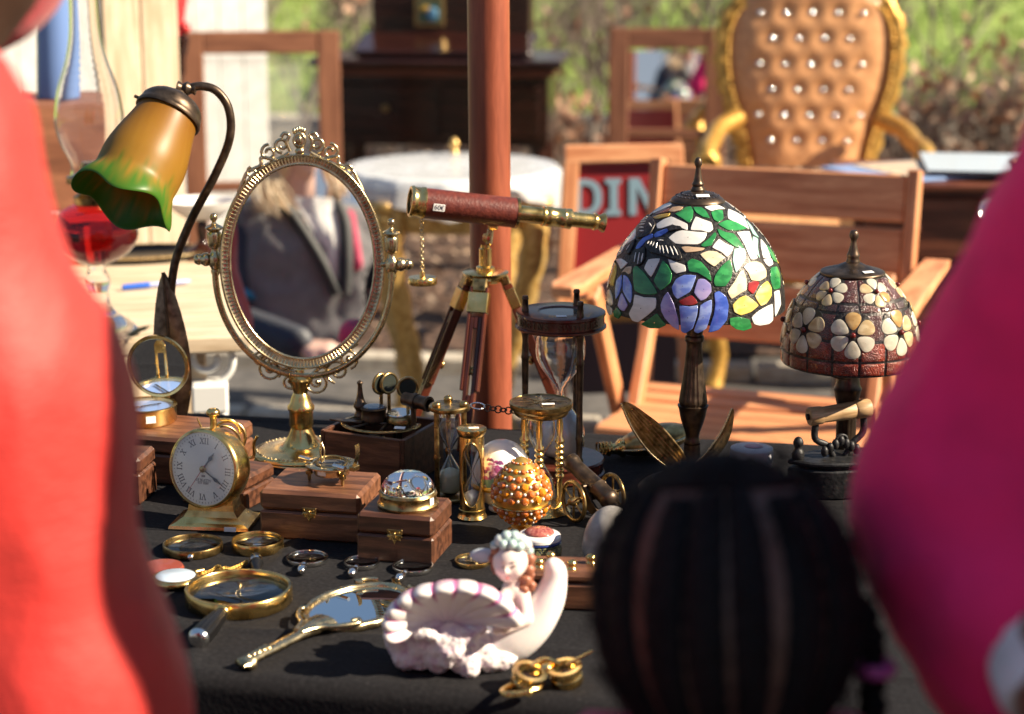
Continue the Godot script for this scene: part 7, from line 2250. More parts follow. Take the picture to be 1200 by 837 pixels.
func jewel_lamp() -> void:
	var p := on_y(989, 566)
	var z := p.z
	var o := thing("stained_glass_lamp", "small stained-glass table lamp with cream daisies on dark red-brown glass", "lamp", xform(p))
	var k := mpp(p + Vector3(0, 0.15, 0))
	var Y := func(py: float) -> float: return on_z(996, py, z).y - p.y
	obj("foot", MB.new().lathe(prof_s([0, 0, 0.045, 0, 0.047, 0.003, 0.04, 0.008, 0.02, 0.014, 0.014, 0.022, 0.0125, 0.026], 1.0, 3), 36), M.bronze, o)
	obj("stem", MB.new().lathe(prof([0, 0.025, 0.0125, 0.025, 0.0125, Y.call(475), 0.0135, Y.call(472), 0.0165, Y.call(458), 0.0175, Y.call(455), 0.015, Y.call(451), 0.0135, Y.call(440), 0.014, Y.call(430), 0.006, Y.call(425), 0.005, Y.call(340), 0, Y.call(340)]), 36, 0.7, 12, 0.06, 1, 3), M.bronze, o)
	obj("shade_ring", MB.new().ring(Vector3(-0.014, Y.call(433), 0.004), Vector3(0.2, 1, 0.3), 0.018, 0.002, 24, 7), M.bronze, o)
	var yt: float = Y.call(318)
	var yr: float = Y.call(424)
	var yb: float = Y.call(405)
	var pr := []
	for q in [[yr, 78.0], [yb, 79.0], [lerpf(yb, yt, 0.15), 78.0], [lerpf(yb, yt, 0.35), 74.5], [lerpf(yb, yt, 0.55), 67.0], [lerpf(yb, yt, 0.75), 55.0], [lerpf(yb, yt, 0.9), 43.0], [yt, 33.0]]:
		pr.append(Vector2(q[1] * k, q[0]))
	pr = smooth_path(pr, 3)
	var inner := []
	for i in range(pr.size() - 1, -1, -1):
		inner.append(pr[i] - Vector2(0.0015, 0.0006))
	var shade := obj("shade_leading", MB.new().lathe(pr + inner, 64), M.leading, o)
	obj("shade_cap", MB.new().lathe(prof_s([34 * k, yt - 0.004, 37 * k, yt - 0.003, 37.5 * k, yt - 0.0005, 34 * k, yt + 0.002, 20 * k, yt + 0.006, 9 * k, yt + 0.011, 0, yt + 0.012], 1.0, 3), 40), M.bronze, o)
	obj("finial", MB.new().lathe(prof_s([0, yt + 0.008, 8 * k, yt + 0.01, 7 * k, yt + 0.016, 7.5 * k, yt + 0.02, 5.5 * k, yt + 0.026, 3.2 * k, yt + 0.037, 5 * k, yt + 0.042, 5.2 * k, yt + 0.046, 3.5 * k, yt + 0.05, 0, yt + 0.051], 1.0, 3), 24), M.bronze, o)
	var cap := MB.new()
	for j in 26:
		var a := TAU * j / 26.0
		for e in [22.0, 16.0]:
			cap.ball(Vector3(cos(a + e) * e * k, yt + 0.0062 - (e - 16.0) * 0.0002, sin(a + e) * e * k), Vector3(0.0012, 0.0006, 0.0012), 6)
	obj("cap_piercing", cap, M.ink, o)
	sticker(o, xform(Vector3(0.014, yt + 0.0045, 0.028), 0.4, -PI / 2 + 0.2), 0.014, 0.006)
	# ground glass: rippled dark red pieces between the flowers
	var ripple := noise_tex(111, 0.12, [], 256, FastNoiseLite.TYPE_CELLULAR, 2)
	var reds := []
	for q in [[Color(0.1, 0.012, 0.006), Color(0.26, 0.035, 0.012)], [Color(0.04, 0.01, 0.008), Color(0.09, 0.022, 0.014)], [Color(0.025, 0.012, 0.012), Color(0.05, 0.022, 0.018)]]:
		var m := art_glass("rippled_glass_%d" % reds.size(), q[0], q[1], 0.15)
		m.heightmap_enabled = true
		m.heightmap_texture = ripple
		m.heightmap_scale = 0.12
		m.uv1_scale = Vector3.ONE * 22.0
		reds.append(m)
	var piece := func(corners: Array, lift: float) -> MB:
		var c := Vector2.ZERO
		for q in corners:
			c += q
		c /= corners.size()
		var rows := []
		for ring in [[1.0, -0.0004], [0.97, lift], [0.5, lift * 1.1], [0.03, lift * 1.1]]:
			var row := []
			for q in corners:
				var w: Vector2 = c + (q - c) * ring[0]
				var h := Vector3(cos(w.x) * dome_r(pr, w.y), w.y, sin(w.x) * dome_r(pr, w.y))
				row.append(h + dome_normal(h, pr) * ring[1])
			rows.append(row)
		return MB.new().grid(rows, true, Geometry2D.is_polygon_clockwise(PackedVector2Array(corners)) == false)
	var slat := func(a0: float, a1: float, y0: float, y1: float) -> Array:
		var out := []
		for t in 4:
			out.append(Vector2(lerpf(a0, a1, t / 4.0), y0))
		for t in 3:
			out.append(Vector2(a1, lerpf(y0, y1, t / 3.0)))
		for t in 4:
			out.append(Vector2(lerpf(a1, a0, t / 4.0), y1))
		for t in 3:
			out.append(Vector2(a0, lerpf(y1, y0, t / 3.0)))
		return out
	var n := 8
	for j in n:
		var a := TAU * j / n + 0.02
		var w := TAU / n
		var dark: int = 1 if (j % 2) else 2
		for s in [0, 1]:
			var a0: float = a + w * 0.5 * s + 0.018
			var a1: float = a + w * 0.5 * (s + 1) - 0.018
			obj("glass_pane", piece.call(slat.call(a0, a1, yr + 0.002, yb - 0.004), 0.0014), reds[0], shade)
			obj("glass_pane", piece.call(slat.call(a0, a1, yb - 0.001, yb + 0.02), 0.0012), reds[0], shade)
			obj("glass_pane", piece.call(slat.call(a0, a1, yb + 0.023, yb + 0.052), 0.0008), reds[1], shade)
			obj("glass_pane", piece.call(slat.call(a0, a1, yb + 0.055, yt - 0.03), 0.0008), reds[dark], shade)
			obj("glass_pane", piece.call(slat.call(a0, a1, yt - 0.027, yt - 0.004), 0.0008), reds[1], shade)
	# daisies: six petals round a jewel
	var cream := [art_glass("petal_white", Color(0.42, 0.39, 0.3), Color(0.56, 0.52, 0.42)), art_glass("petal_cream", Color(0.38, 0.27, 0.13), Color(0.54, 0.43, 0.26)), art_glass("petal_amber", Color(0.34, 0.18, 0.05), Color(0.46, 0.3, 0.12))]
	for row in 2:
		var hgt: float = Y.call(377) if row == 0 else Y.call(334)
		var rad := 0.0285 if row == 0 else 0.0205
		var cnt := 8 if row == 0 else 6
		for j in cnt:
			var a := TAU * (j + (0.0 if row == 0 else 0.5)) / cnt + PI / 2 + 0.13
			var rr := dome_r(pr, hgt)
			var c := Vector3(cos(a) * rr, hgt, sin(a) * rr)
			var nn := dome_normal(c, pr)
			var e1 := Vector3(-sin(a), 0, cos(a))
			var e2 := nn.cross(e1).normalized()
			if e2.y < 0:
				e2 = -e2
			var disc := MB.new()
			var dr := []
			for ring in [[1.05, 0.0003], [1.03, 0.0013], [0.4, 0.0015], [0.02, 0.0015]]:
				var r2 := []
				for q in 36:
					var t := TAU * q / 36.0
					var sc := 1.0 - 0.06 * absf(cos(t * 3.0 + PI / 2))
					r2.append(c + (e1 * cos(t) + e2 * sin(t)) * rad * ring[0] * sc + nn * (ring[1] - pow(rad * ring[0] * cos(t), 2.0) / (1.8 * rr) - pow(rad * ring[0] * sin(t), 2.0) / 0.26))
				dr.append(r2)
			obj("flower_leading", disc.grid(dr, true, false), M.leading, shade)
			for q in 6:
				var t0 := TAU * q / 6.0 + 0.52
				var mb := MB.new()
				var rows := []
				for ring in [[1.0, 0.0012], [0.97, 0.0021], [0.5, 0.0022], [0.03, 0.0022]]:
					var r2 := []
					for s in 18:
						var t := TAU * s / 18.0
						# egg-shaped petal, wide end outwards
						var u := Vector2(0.6 + 0.38 * cos(t), 0.31 * sin(t) * (1.0 + 0.42 * cos(t)))
						u = Vector2(0.62, 0) + (u - Vector2(0.62, 0)) * ring[0]
						var g := Vector2(u.x * cos(t0) - u.y * sin(t0), u.x * sin(t0) + u.y * cos(t0)) * rad
						r2.append(c + e1 * g.x + e2 * g.y + nn * (ring[1] - g.x * g.x / (1.8 * rr) - g.y * g.y / 0.26))
					rows.append(r2)
				obj("petal", mb.grid(rows, true, false), cream[(q * 7 + j * 5 + row) % 5 % 3 if rng.randf() < 0.8 else 0], shade)
			obj("jewel", MB.new().ball(c + nn * 0.003, 0.0036 if row == 0 else 0.003, 12), M.red_stone, shade)

# ================================================================ blended figures
# bones are [a, b, radius at a, radius at b]; their distances join smoothly and the result is meshed as surface nets
func flesh(bones: Array, cell: float, blend: float) -> MB:
	var lo := Vector3.ONE * 1e9
	var hi := -lo
	for q in bones:
		var r := maxf(q[2], q[3]) + cell * 3.0
		lo = lo.min((q[0] as Vector3).min(q[1]) - Vector3.ONE * r)
		hi = hi.max((q[0] as Vector3).max(q[1]) + Vector3.ONE * r)
	var nx := int((hi.x - lo.x) / cell) + 2
	var ny := int((hi.y - lo.y) / cell) + 2
	var nz := int((hi.z - lo.z) / cell) + 2
	var f := PackedFloat32Array()
	f.resize(nx * ny * nz)
	f.fill(1e3)
	var reach := maxf(blend, cell * 2.5)
	for q in bones:
		var a: Vector3 = q[0]
		var b: Vector3 = q[1]
		var ra: float = q[2]
		var rb: float = q[3]
		var rm := maxf(ra, rb) + reach
		var bl := (a.min(b) - Vector3.ONE * rm - lo) / cell
		var bh := (a.max(b) + Vector3.ONE * rm - lo) / cell
		var ba := b - a
		var bb := maxf(ba.dot(ba), 1e-12)
		for z in range(maxi(0, int(bl.z)), mini(nz - 1, int(bh.z) + 1) + 1):
			for y in range(maxi(0, int(bl.y)), mini(ny - 1, int(bh.y) + 1) + 1):
				var row := (z * ny + y) * nx
				for x in range(maxi(0, int(bl.x)), mini(nx - 1, int(bh.x) + 1) + 1):
					var p := lo + Vector3(x, y, z) * cell - a
					var h := clampf(p.dot(ba) / bb, 0.0, 1.0)
					var d := (p - ba * h).length() - lerpf(ra, rb, h)
					var e := f[row + x]
					var w := maxf(blend - absf(e - d), 0.0) / blend
					f[row + x] = minf(e, d) - w * w * blend * 0.25
	var mb := MB.new()
	var vi := {}
	var sx := 1
	var sy := nx
	var sz := nx * ny
	var offs := [0, sx, sy, sx + sy, sz, sx + sz, sy + sz, sx + sy + sz]
	var edges := [[0, 1], [2, 3], [4, 5], [6, 7], [0, 2], [1, 3], [4, 6], [5, 7], [0, 4], [1, 5], [2, 6], [3, 7]]
	var cs := [Vector3(0, 0, 0), Vector3(1, 0, 0), Vector3(0, 1, 0), Vector3(1, 1, 0), Vector3(0, 0, 1), Vector3(1, 0, 1), Vector3(0, 1, 1), Vector3(1, 1, 1)]
	var far := cell * 1.8
	for z in nz - 1:
		for y in ny - 1:
			var row := (z * ny + y) * nx
			for x in nx - 1:
				var at := row + x
				if absf(f[at]) > far:
					continue
				var neg := 0
				for o in offs:
					if f[at + o] < 0.0:
						neg += 1
				if neg == 0 or neg == 8:
					continue
				var sum := Vector3.ZERO
				var cnt := 0
				for e in edges:
					var d0 := f[at + offs[e[0]]]
					var d1 := f[at + offs[e[1]]]
					if (d0 < 0.0) != (d1 < 0.0):
						sum += (cs[e[0]] as Vector3).lerp(cs[e[1]], d0 / (d0 - d1))
						cnt += 1
				vi[at] = mb.v.size()
				mb.v.append(lo + (Vector3(x, y, z) + sum / cnt) * cell)
				mb.n.append(Vector3(f[at + sx] - f[at], f[at + sy] - f[at], f[at + sz] - f[at]).normalized())
				mb.uv.append(Vector2.ZERO)
				mb.c.append(Color.WHITE)
	var acc := PackedVector3Array()
	acc.resize(mb.v.size())
	for at in vi:
		for ax in [[sx, sy, sz], [sy, sz, sx], [sz, sx, sy]]:
			var f0 := f[at]
			var f1 := f[at + ax[0]]
			if (f0 < 0.0) == (f1 < 0.0):
				continue
			var i1 = vi.get(at - ax[1])
			var i2 = vi.get(at - ax[1] - ax[2])
			var i3 = vi.get(at - ax[2])
			if i1 == null or i2 == null or i3 == null:
				continue
			mb.quad(vi[at], i1, i2, i3)
	for t in range(0, mb.ix.size(), 3):
		var g := (mb.v[mb.ix[t + 2]] - mb.v[mb.ix[t]]).cross(mb.v[mb.ix[t + 1]] - mb.v[mb.ix[t]])
		for k in 3:
			acc[mb.ix[t + k]] += g
	for i in acc.size():
		mb.n[i] = acc[i].normalized()
	return mb

# folds and dents: pushes a mesh in and out by noise, then finds its normals again
func rumple(mb: MB, amp: float, freq: Vector3, sd: int, ridged := true) -> MB:
	var fn := FastNoiseLite.new()
	fn.seed = sd
	fn.frequency = 1.0
	fn.fractal_octaves = 3
	for i in mb.v.size():
		var q := mb.v[i] * freq
		var h := fn.get_noise_3d(q.x, q.y, q.z)
		if ridged:
			h = 0.5 - absf(h) * 2.0
		mb.v[i] += mb.n[i] * h * amp
	var acc := PackedVector3Array()
	acc.resize(mb.v.size())
	for t in range(0, mb.ix.size(), 3):
		var g := (mb.v[mb.ix[t + 2]] - mb.v[mb.ix[t]]).cross(mb.v[mb.ix[t + 1]] - mb.v[mb.ix[t]])
		for k in 3:
			acc[mb.ix[t + k]] += g
	for i in acc.size():
		mb.n[i] = acc[i].normalized()
	return mb

# a lock of hair: many fine strands following one line
func tresses(o: Node3D, way: Array, spread: float, n: int, m: Material) -> void:
	var r2 := RandomNumberGenerator.new()
	r2.seed = 71 + n
	var mb := MB.new()
	for i in n:
		var off := Vector3(r2.randfn(), r2.randfn() * 0.4, r2.randfn()) * spread * 0.45
		var pts := []
		for q in way.size():
			pts.append(way[q] + off * (0.7 + 0.25 * q) + Vector3(r2.randfn(), r2.randfn(), r2.randfn()) * 0.004)
		var path := smooth_path(pts, 5)
		var rad := []
		for q in path.size():
			rad.append(lerpf(0.0042, 0.0012, q / float(path.size())))
		mb.tube(path, rad, 5)
	obj("lock_of_hair", mb, m, o)

func moved(bones: Array, d: Vector3) -> Array:
	var out := []
	for q in bones:
		out.append([q[0] + d, q[1] + d, q[2], q[3]])
	return out

func cherub() -> void:
	var p := on_y(552, 793)
	var k := mpp(p)
	var o := thing("cherub_figurine", "white and pink porcelain cherub with scallop shell on a crescent moon", "figurine", xform(p + Vector3(0, 0, -0.035)))
	var P := func(px: float, py: float, dz := 0.0) -> Vector3: return Vector3((px - 552.0) * k, (796.0 - py) * k * 1.06, dz)
	var por := mat("bisque_white", Color(0.8, 0.76, 0.75), 0.28)
	por.subsurf_scatter_enabled = true
	por.subsurf_scatter_strength = 0.15
	var lil := textured(mat("bisque_lilac", Color.WHITE, 0.4), noise_tex(121, 0.03, [[0.0, Color(0.55, 0.38, 0.5)], [0.35, Color(0.72, 0.6, 0.66)], [0.55, Color(0.8, 0.75, 0.75)], [1.0, Color(0.82, 0.79, 0.77)]], 256), Vector3.ONE * 9.0)
	# crescent moon
	var moon := []
	var mp := smooth_path([P.call(500, 776, -0.01), P.call(545, 780, -0.006), P.call(590, 772, 0.0), P.call(622, 752, 0.0), P.call(643, 722, -0.002), P.call(652, 694, -0.004), P.call(648, 682, -0.004)], 5)
	var mr := [14, 18, 21, 23, 24, 25, 25, 25, 25, 25, 25, 25, 25, 24, 23, 22, 21, 20, 19, 18, 17, 15.5, 14, 12.5, 11, 10, 9.5, 9, 8, 7, 6]
	for i in mp.size() - 1:
		moon.append([mp[i], mp[i + 1], mr[i] * k, mr[i + 1] * k])
	obj("crescent_moon", flesh(moon, 0.0022, 0.006), por, o)
	# flowing base of clouds and drapery
	var cloud := []
	var r2 := RandomNumberGenerator.new()
	r2.seed = 44
	for q in [[470, 762, 20, 0.01], [462, 745, 14, 0.0], [482, 778, 19, 0.016], [500, 760, 20, 0.022], [492, 756, 14, 0.026], [520, 760, 17, 0.034], [512, 780, 16, 0.03], [536, 762, 20, 0.03], [545, 783, 14, 0.034], [560, 768, 18, 0.022], [575, 784, 12, 0.028], [590, 782, 11, 0.026], [505, 742, 12, 0.024], [530, 748, 12, 0.03], [484, 745, 10, 0.014], [555, 752, 12, 0.024]]:
		var c: Vector3 = P.call(q[0], q[1], q[3] - 0.006)
		cloud.append([c, c + Vector3(r2.randf_range(-0.006, 0.006), -0.004, r2.randf_range(-0.004, 0.006)), q[2] * k, q[2] * k * 0.85])
	for j in 26:
		var px := r2.randf_range(458, 600)
		var py := r2.randf_range(742, 788)
		var c: Vector3 = P.call(px, py, 0.03 + r2.randf_range(-0.006, 0.012) - absf(px - 520) * 0.00012)
		cloud.append([c, c + Vector3(r2.randf_range(-0.009, 0.009), r2.randf_range(-0.003, 0.003), 0.002), r2.randf_range(4, 8) * k, r2.randf_range(3, 6) * k])
	obj("drapery", rumple(flesh(cloud, 0.002, 0.007), 0.0016, Vector3(150, 150, 150), 6), lil, o)
	# scallop shell
	var rows := []
	var cols := []
	var hinge: Vector3 = P.call(524, 744, 0.02)
	var white := Color(0.8, 0.77, 0.75)
	for i in 40:
		var t := i / 39.0
		var row := []
		var crow := []
		for q in 145:
			var u := q / 144.0
			var a := deg_to_rad(lerpf(192.0, 10.0, u))
			var ribs := pow(absf(sin(u * PI * 10.0)), 0.6)
			var len_px := 62.0 + 14.0 * sin(u * PI)
			if u > 0.5:
				len_px *= lerpf(1.0, 1.32, (u - 0.5) / 0.5)
			var roll := clampf((t - 0.62) / 0.38, 0.0, 1.0)
			var rr := len_px * (minf(t, 0.62) / 0.62 * 0.8 + 0.24 * sin(roll * 2.2) / sin(2.2) * 0.9)
			var zz := 0.02 * minf(t / 0.62, 1.0) - 0.004 * sin(PI * minf(t / 0.62, 1.0)) + 0.009 * sin(roll * PI) - 0.022 * roll * roll
			rr += 5.0 * ribs * smoothstep(0.35, 0.8, t)
			var c: Vector3 = hinge + Vector3(cos(a) * rr * k, sin(a) * rr * k * 0.7, zz + 0.0036 * ribs * smoothstep(0.25, 0.75, t) + 0.0009 * ribs * smoothstep(0.0, 0.2, t))
			row.append(c)
			var spot := smoothstep(0.7, 0.35, ribs) * smoothstep(0.5, 0.75, t) + 0.6 * smoothstep(0.84, 0.97, t) * (1.0 if int(u * 10.0) % 2 else 0.25)
			crow.append(white.lerp(Color(0.5, 0.1, 0.3), clampf(spot, 0.0, 0.9)))
		rows.append(row)
		cols.append(crow)
	var pm := mat("painted_bisque", Color.WHITE, 0.28)
	pm.vertex_color_use_as_albedo = true
	obj("scallop_shell", MB.new().grid(rows, false, false, false, cols), pm, o)
	# child: one body with head and arms
	var hd: Vector3 = P.call(598, 674, 0.004)
	var body := [[hd, hd + Vector3(0, 0.003, -0.003), 21 * k, 20 * k], [hd + Vector3(-0.001, -0.007, 0.005), hd + Vector3(-0.002, -0.009, 0.004), 14 * k, 13 * k],
		[hd + Vector3(-0.0045, -0.003, 0.0168), hd + Vector3(-0.0045, -0.0045, 0.0178), 2.6 * k, 3.4 * k], [hd + Vector3(0.006, -0.005, 0.0115), hd + Vector3(0.006, -0.006, 0.0115), 6 * k, 6 * k], [hd + Vector3(-0.0095, -0.005, 0.0105), hd + Vector3(-0.0095, -0.006, 0.0105), 6 * k, 6 * k],
		[P.call(602, 696, 0.0), P.call(604, 706, -0.002), 8 * k, 9 * k], [P.call(604, 712, -0.002), P.call(602, 745, -0.002), 17 * k, 19 * k],
		[P.call(612, 714, 0.006), P.call(617, 738, 0.014), 10 * k, 8.5 * k], [P.call(617, 738, 0.014), P.call(590, 742, 0.03), 8.5 * k, 6.5 * k],
		[P.call(592, 714, 0.008), P.call(574, 728, 0.022), 9 * k, 8 * k], [P.call(574, 728, 0.022), P.call(588, 738, 0.032), 8 * k, 6 * k]]
	for j in 4:
		body.append([P.call(590, 741, 0.03), P.call(580, 739 + j * 2.6, 0.034 - j * 0.001), 2.6 * k, 2.2 * k])
	obj("child_body", flesh(body, 0.0013, 0.0035), mat("bisque_skin", Color(0.76, 0.64, 0.6), 0.3), o)
	var curls := MB.new()
	for q in [[581, 664, 0.002, 8], [578, 674, 0.0, 8], [580, 684, -0.001, 7], [590, 655, -0.004, 9], [604, 653, -0.006, 9], [614, 662, -0.004, 9], [618, 674, -0.002, 9], [617, 686, 0.0, 9], [614, 697, 0.003, 8], [620, 704, 0.001, 7], [612, 707, 0.006, 6], [606, 664, -0.014, 14], [595, 668, -0.016, 14], [619, 695, -0.006, 8], [609, 700, -0.008, 9]]:
		var c: Vector3 = P.call(q[0], q[1], q[2])
		curls.tube(smooth_path([c + Vector3(-0.003, 0.003, 0), c + Vector3(0.003, 0.001, 0.003), c + Vector3(-0.001, -0.005, 0.002)], 3), [q[3] * k * 0.5, q[3] * k * 0.75, q[3] * k * 0.85, q[3] * k * 0.85, q[3] * k * 0.75, q[3] * k * 0.55, q[3] * k * 0.3], 8)
		curls.ball(c, q[3] * k * 0.8, 8)
	obj("curls", curls, mat("painted_hair", Color(0.3, 0.11, 0.06), 0.4), o)
	var wr := MB.new()
	for q in [[580, 656, 0.004, 6], [586, 649, 0.006, 7], [594, 645, 0.006, 7.5], [603, 645, 0.006, 7.5], [611, 649, 0.005, 7], [617, 656, 0.003, 7], [590, 652, 0.012, 6], [600, 651, 0.013, 6], [609, 655, 0.011, 6], [620, 664, 0.0, 6]]:
		wr.paint([Color(0.42, 0.56, 0.55), Color(0.6, 0.66, 0.64), Color(0.66, 0.45, 0.5)][int(q[3] * 10) % 3])
		wr.ball(P.call(q[0], q[1], q[2]), q[3] * k, 9)
	obj("flower_wreath", wr, pm, o)
	for q in [[590.5, 674, 0.0225], [602.5, 673, 0.0215]]:
		obj("painted_eye", MB.new().ball(P.call(q[0], q[1], q[2]), Vector3(2.5 * k, 1.3 * k, 0.0007), 8), mat("eye_brown", Color(0.15, 0.08, 0.06), 0.3), o)
		obj("painted_brow", MB.new().ball(P.call(q[0], q[1] - 5, q[2] - 0.0006), Vector3(3.4 * k, 0.5 * k, 0.0006), 8), mat("brow_brown", Color(0.4, 0.22, 0.17), 0.4), o)
	obj("painted_mouth", MB.new().ball(P.call(594.5, 687, 0.0218), Vector3(2.6 * k, 1.2 * k, 0.0009), 8), mat("mouth_red", Color(0.5, 0.1, 0.09), 0.3), o)
	for s in [586.5, 606.0]:
		obj("painted_cheek", MB.new().ball(P.call(s, 682, 0.0172), Vector3(3.6 * k, 2.6 * k, 0.0012), 8), mat("cheek_pink", Color(0.74, 0.52, 0.5), 0.35), o)
	obj("wing", MB.new().ball(P.call(566, 674, -0.012), Vector3(0.013, 0.007, 0.003), 14), mat("wing_blue", Color(0.55, 0.62, 0.68), 0.3), o)

# ---------------------------------------------------------------- people
func hand_bones(w: Vector3, d: Vector3, palm_n: Vector3, s: float) -> Array:
	# a relaxed hand: palm, four curled fingers and a thumb leaving the palm's side
	var x := d.cross(palm_n).normalized()
	var out := []
	for e in [-1.5, -0.5, 0.5, 1.5]:
		out.append([w + d * 0.015 * s + x * e * 0.016 * s, w + d * 0.075 * s + x * e * 0.02 * s, 0.015 * s, 0.0125 * s])
		var l: float = [0.072, 0.08, 0.076, 0.06][int(e + 1.5)] * s
		var k0: Vector3 = w + d * 0.08 * s + x * e * 0.0205 * s
		var k1: Vector3 = k0 + (d * 0.9 + palm_n * 0.3).normalized() * l * 0.45
		var k2: Vector3 = k1 + (d * 0.55 + palm_n * 0.75).normalized() * l * 0.32
		var k3: Vector3 = k2 + (d * 0.2 + palm_n).normalized() * l * 0.25
		out.append([k0, k1, 0.0095 * s, 0.0088 * s])
		out.append([k1, k2, 0.0088 * s, 0.0082 * s])
		out.append([k2, k3, 0.0082 * s, 0.007 * s])
	var t0 := w + d * 0.025 * s + x * 0.026 * s
	var t1 := t0 + (d * 0.7 + x * 0.7 + palm_n * 0.3).normalized() * 0.034 * s
	var t2 := t1 + (d * 0.9 + x * 0.25 + palm_n * 0.4).normalized() * 0.03 * s
	out.append([t0, t1, 0.0125 * s, 0.0105 * s])
	out.append([t1, t2, 0.0105 * s, 0.0085 * s])
	return out

func head_bones(c: Vector3, f: Vector3, u: Vector3, s: float) -> Array:
	var r := f.cross(u).normalized()
	var at := func(x: float, y: float, z: float) -> Vector3: return c + (r * x + u * y + f * z) * s
	var out := [[at.call(0, 0.028, -0.022), at.call(0, 0.03, 0.012), 0.082 * s, 0.072 * s], [at.call(0, -0.02, 0.015), at.call(0, -0.06, 0.03), 0.062 * s, 0.04 * s],
		[at.call(0, -0.075, 0.05), at.call(0, -0.08, 0.052), 0.022 * s, 0.02 * s], [at.call(0, 0.01, 0.083), at.call(0, -0.022, 0.1), 0.009 * s, 0.013 * s],
		[at.call(-0.012, -0.05, 0.078), at.call(0.012, -0.05, 0.078), 0.009 * s, 0.009 * s], [at.call(-0.03, 0.03, 0.07), at.call(0.03, 0.03, 0.07), 0.014 * s, 0.014 * s]]
	for e in [-1.0, 1.0]:
		out.append([at.call(0.078 * e, 0.012, -0.012), at.call(0.078 * e, -0.024, -0.004), 0.013 * s, 0.009 * s])
		out.append([at.call(0.035 * e, -0.02, 0.058), at.call(0.035 * e, -0.025, 0.058), 0.022 * s, 0.022 * s])
	return out

func face_parts(o: Node3D, c: Vector3, f: Vector3, u: Vector3, s: float, lips: Color) -> void:
	var r := f.cross(u).normalized()
	for e in [-1.0, 1.0]:
		var q: Vector3 = c + (r * 0.031 * e + u * 0.006 + f * 0.077) * s
		var eye := obj("eye", MB.new().ball(Vector3.ZERO, 0.0125 * s, 12), mat("eye_white", Color(0.7, 0.68, 0.66), 0.2), o, Transform3D(Basis(r, u, -f), q))
		obj("iris", MB.new().ball(Vector3(0, 0, -0.0085 * s), 0.0052 * s, 10), mat("eye_dark", Color(0.05, 0.03, 0.02), 0.15), eye)
		obj("eyebrow", MB.new().tube([q + (r * 0.016 * e + u * 0.022) * s + f * 0.006 * s, q + u * 0.026 * s + f * 0.009 * s, q + (-r * 0.014 * e + u * 0.023) * s + f * 0.008 * s], [0.002 * s, 0.0035 * s, 0.002 * s], 6), mat("brow", Color(0.1, 0.06, 0.04), 0.8), o)
	obj("lips", MB.new().ball(c + (f * 0.088 - u * 0.05) * s, 0.0085 * s, 10), mat("lip_%s" % o.name, lips, 0.45), o)

# legs, shoes and inner body shared by everyone
func lower_body(o: Node3D, hip: Vector3, f: Vector3, trousers: Material, s: float) -> void:
	var r := f.cross(Vector3.UP).normalized()
	var legs := []
	for e in [-1.0, 1.0]:
		var h: Vector3 = hip + r * 0.09 * e * s
		var kn: Vector3 = Vector3(h.x, 0.5 * s, h.z) + r * 0.01 * e + f * 0.03 * s
		var an: Vector3 = Vector3(h.x, 0.09 * s, h.z) + r * 0.02 * e
		legs.append([h, kn, 0.092 * s, 0.066 * s])
		legs.append([kn, an, 0.064 * s, 0.048 * s])
		var foot := flesh([[an + Vector3(0, -0.042 * s, 0) - f * 0.03 * s, an + Vector3(0, -0.05 * s, 0) + f * 0.13 * s, 0.042 * s, 0.034 * s]], 0.014, 0.02)
		obj("shoe", foot, M.black_plastic, o)
	legs.append([hip - r * 0.06 * s, hip + r * 0.06 * s, 0.11 * s, 0.11 * s])
	obj("trousers", flesh(legs, 0.018, 0.04), trousers, o)

func cloth_mat(key: String, k: Color, rough := 0.75, sheen := 0.3) -> StandardMaterial3D:
	var m := textured(mat(key, Color.WHITE, rough), noise_tex(hash(key) % 700, 0.02, [[0.0, k * 0.82], [0.5, k], [1.0, k * 1.12]], 128), Vector3.ONE * 6.0, M.weave, 0.08)
	m.rim_enabled = true
	m.rim = sheen
	m.rim_tint = 0.6
	return m

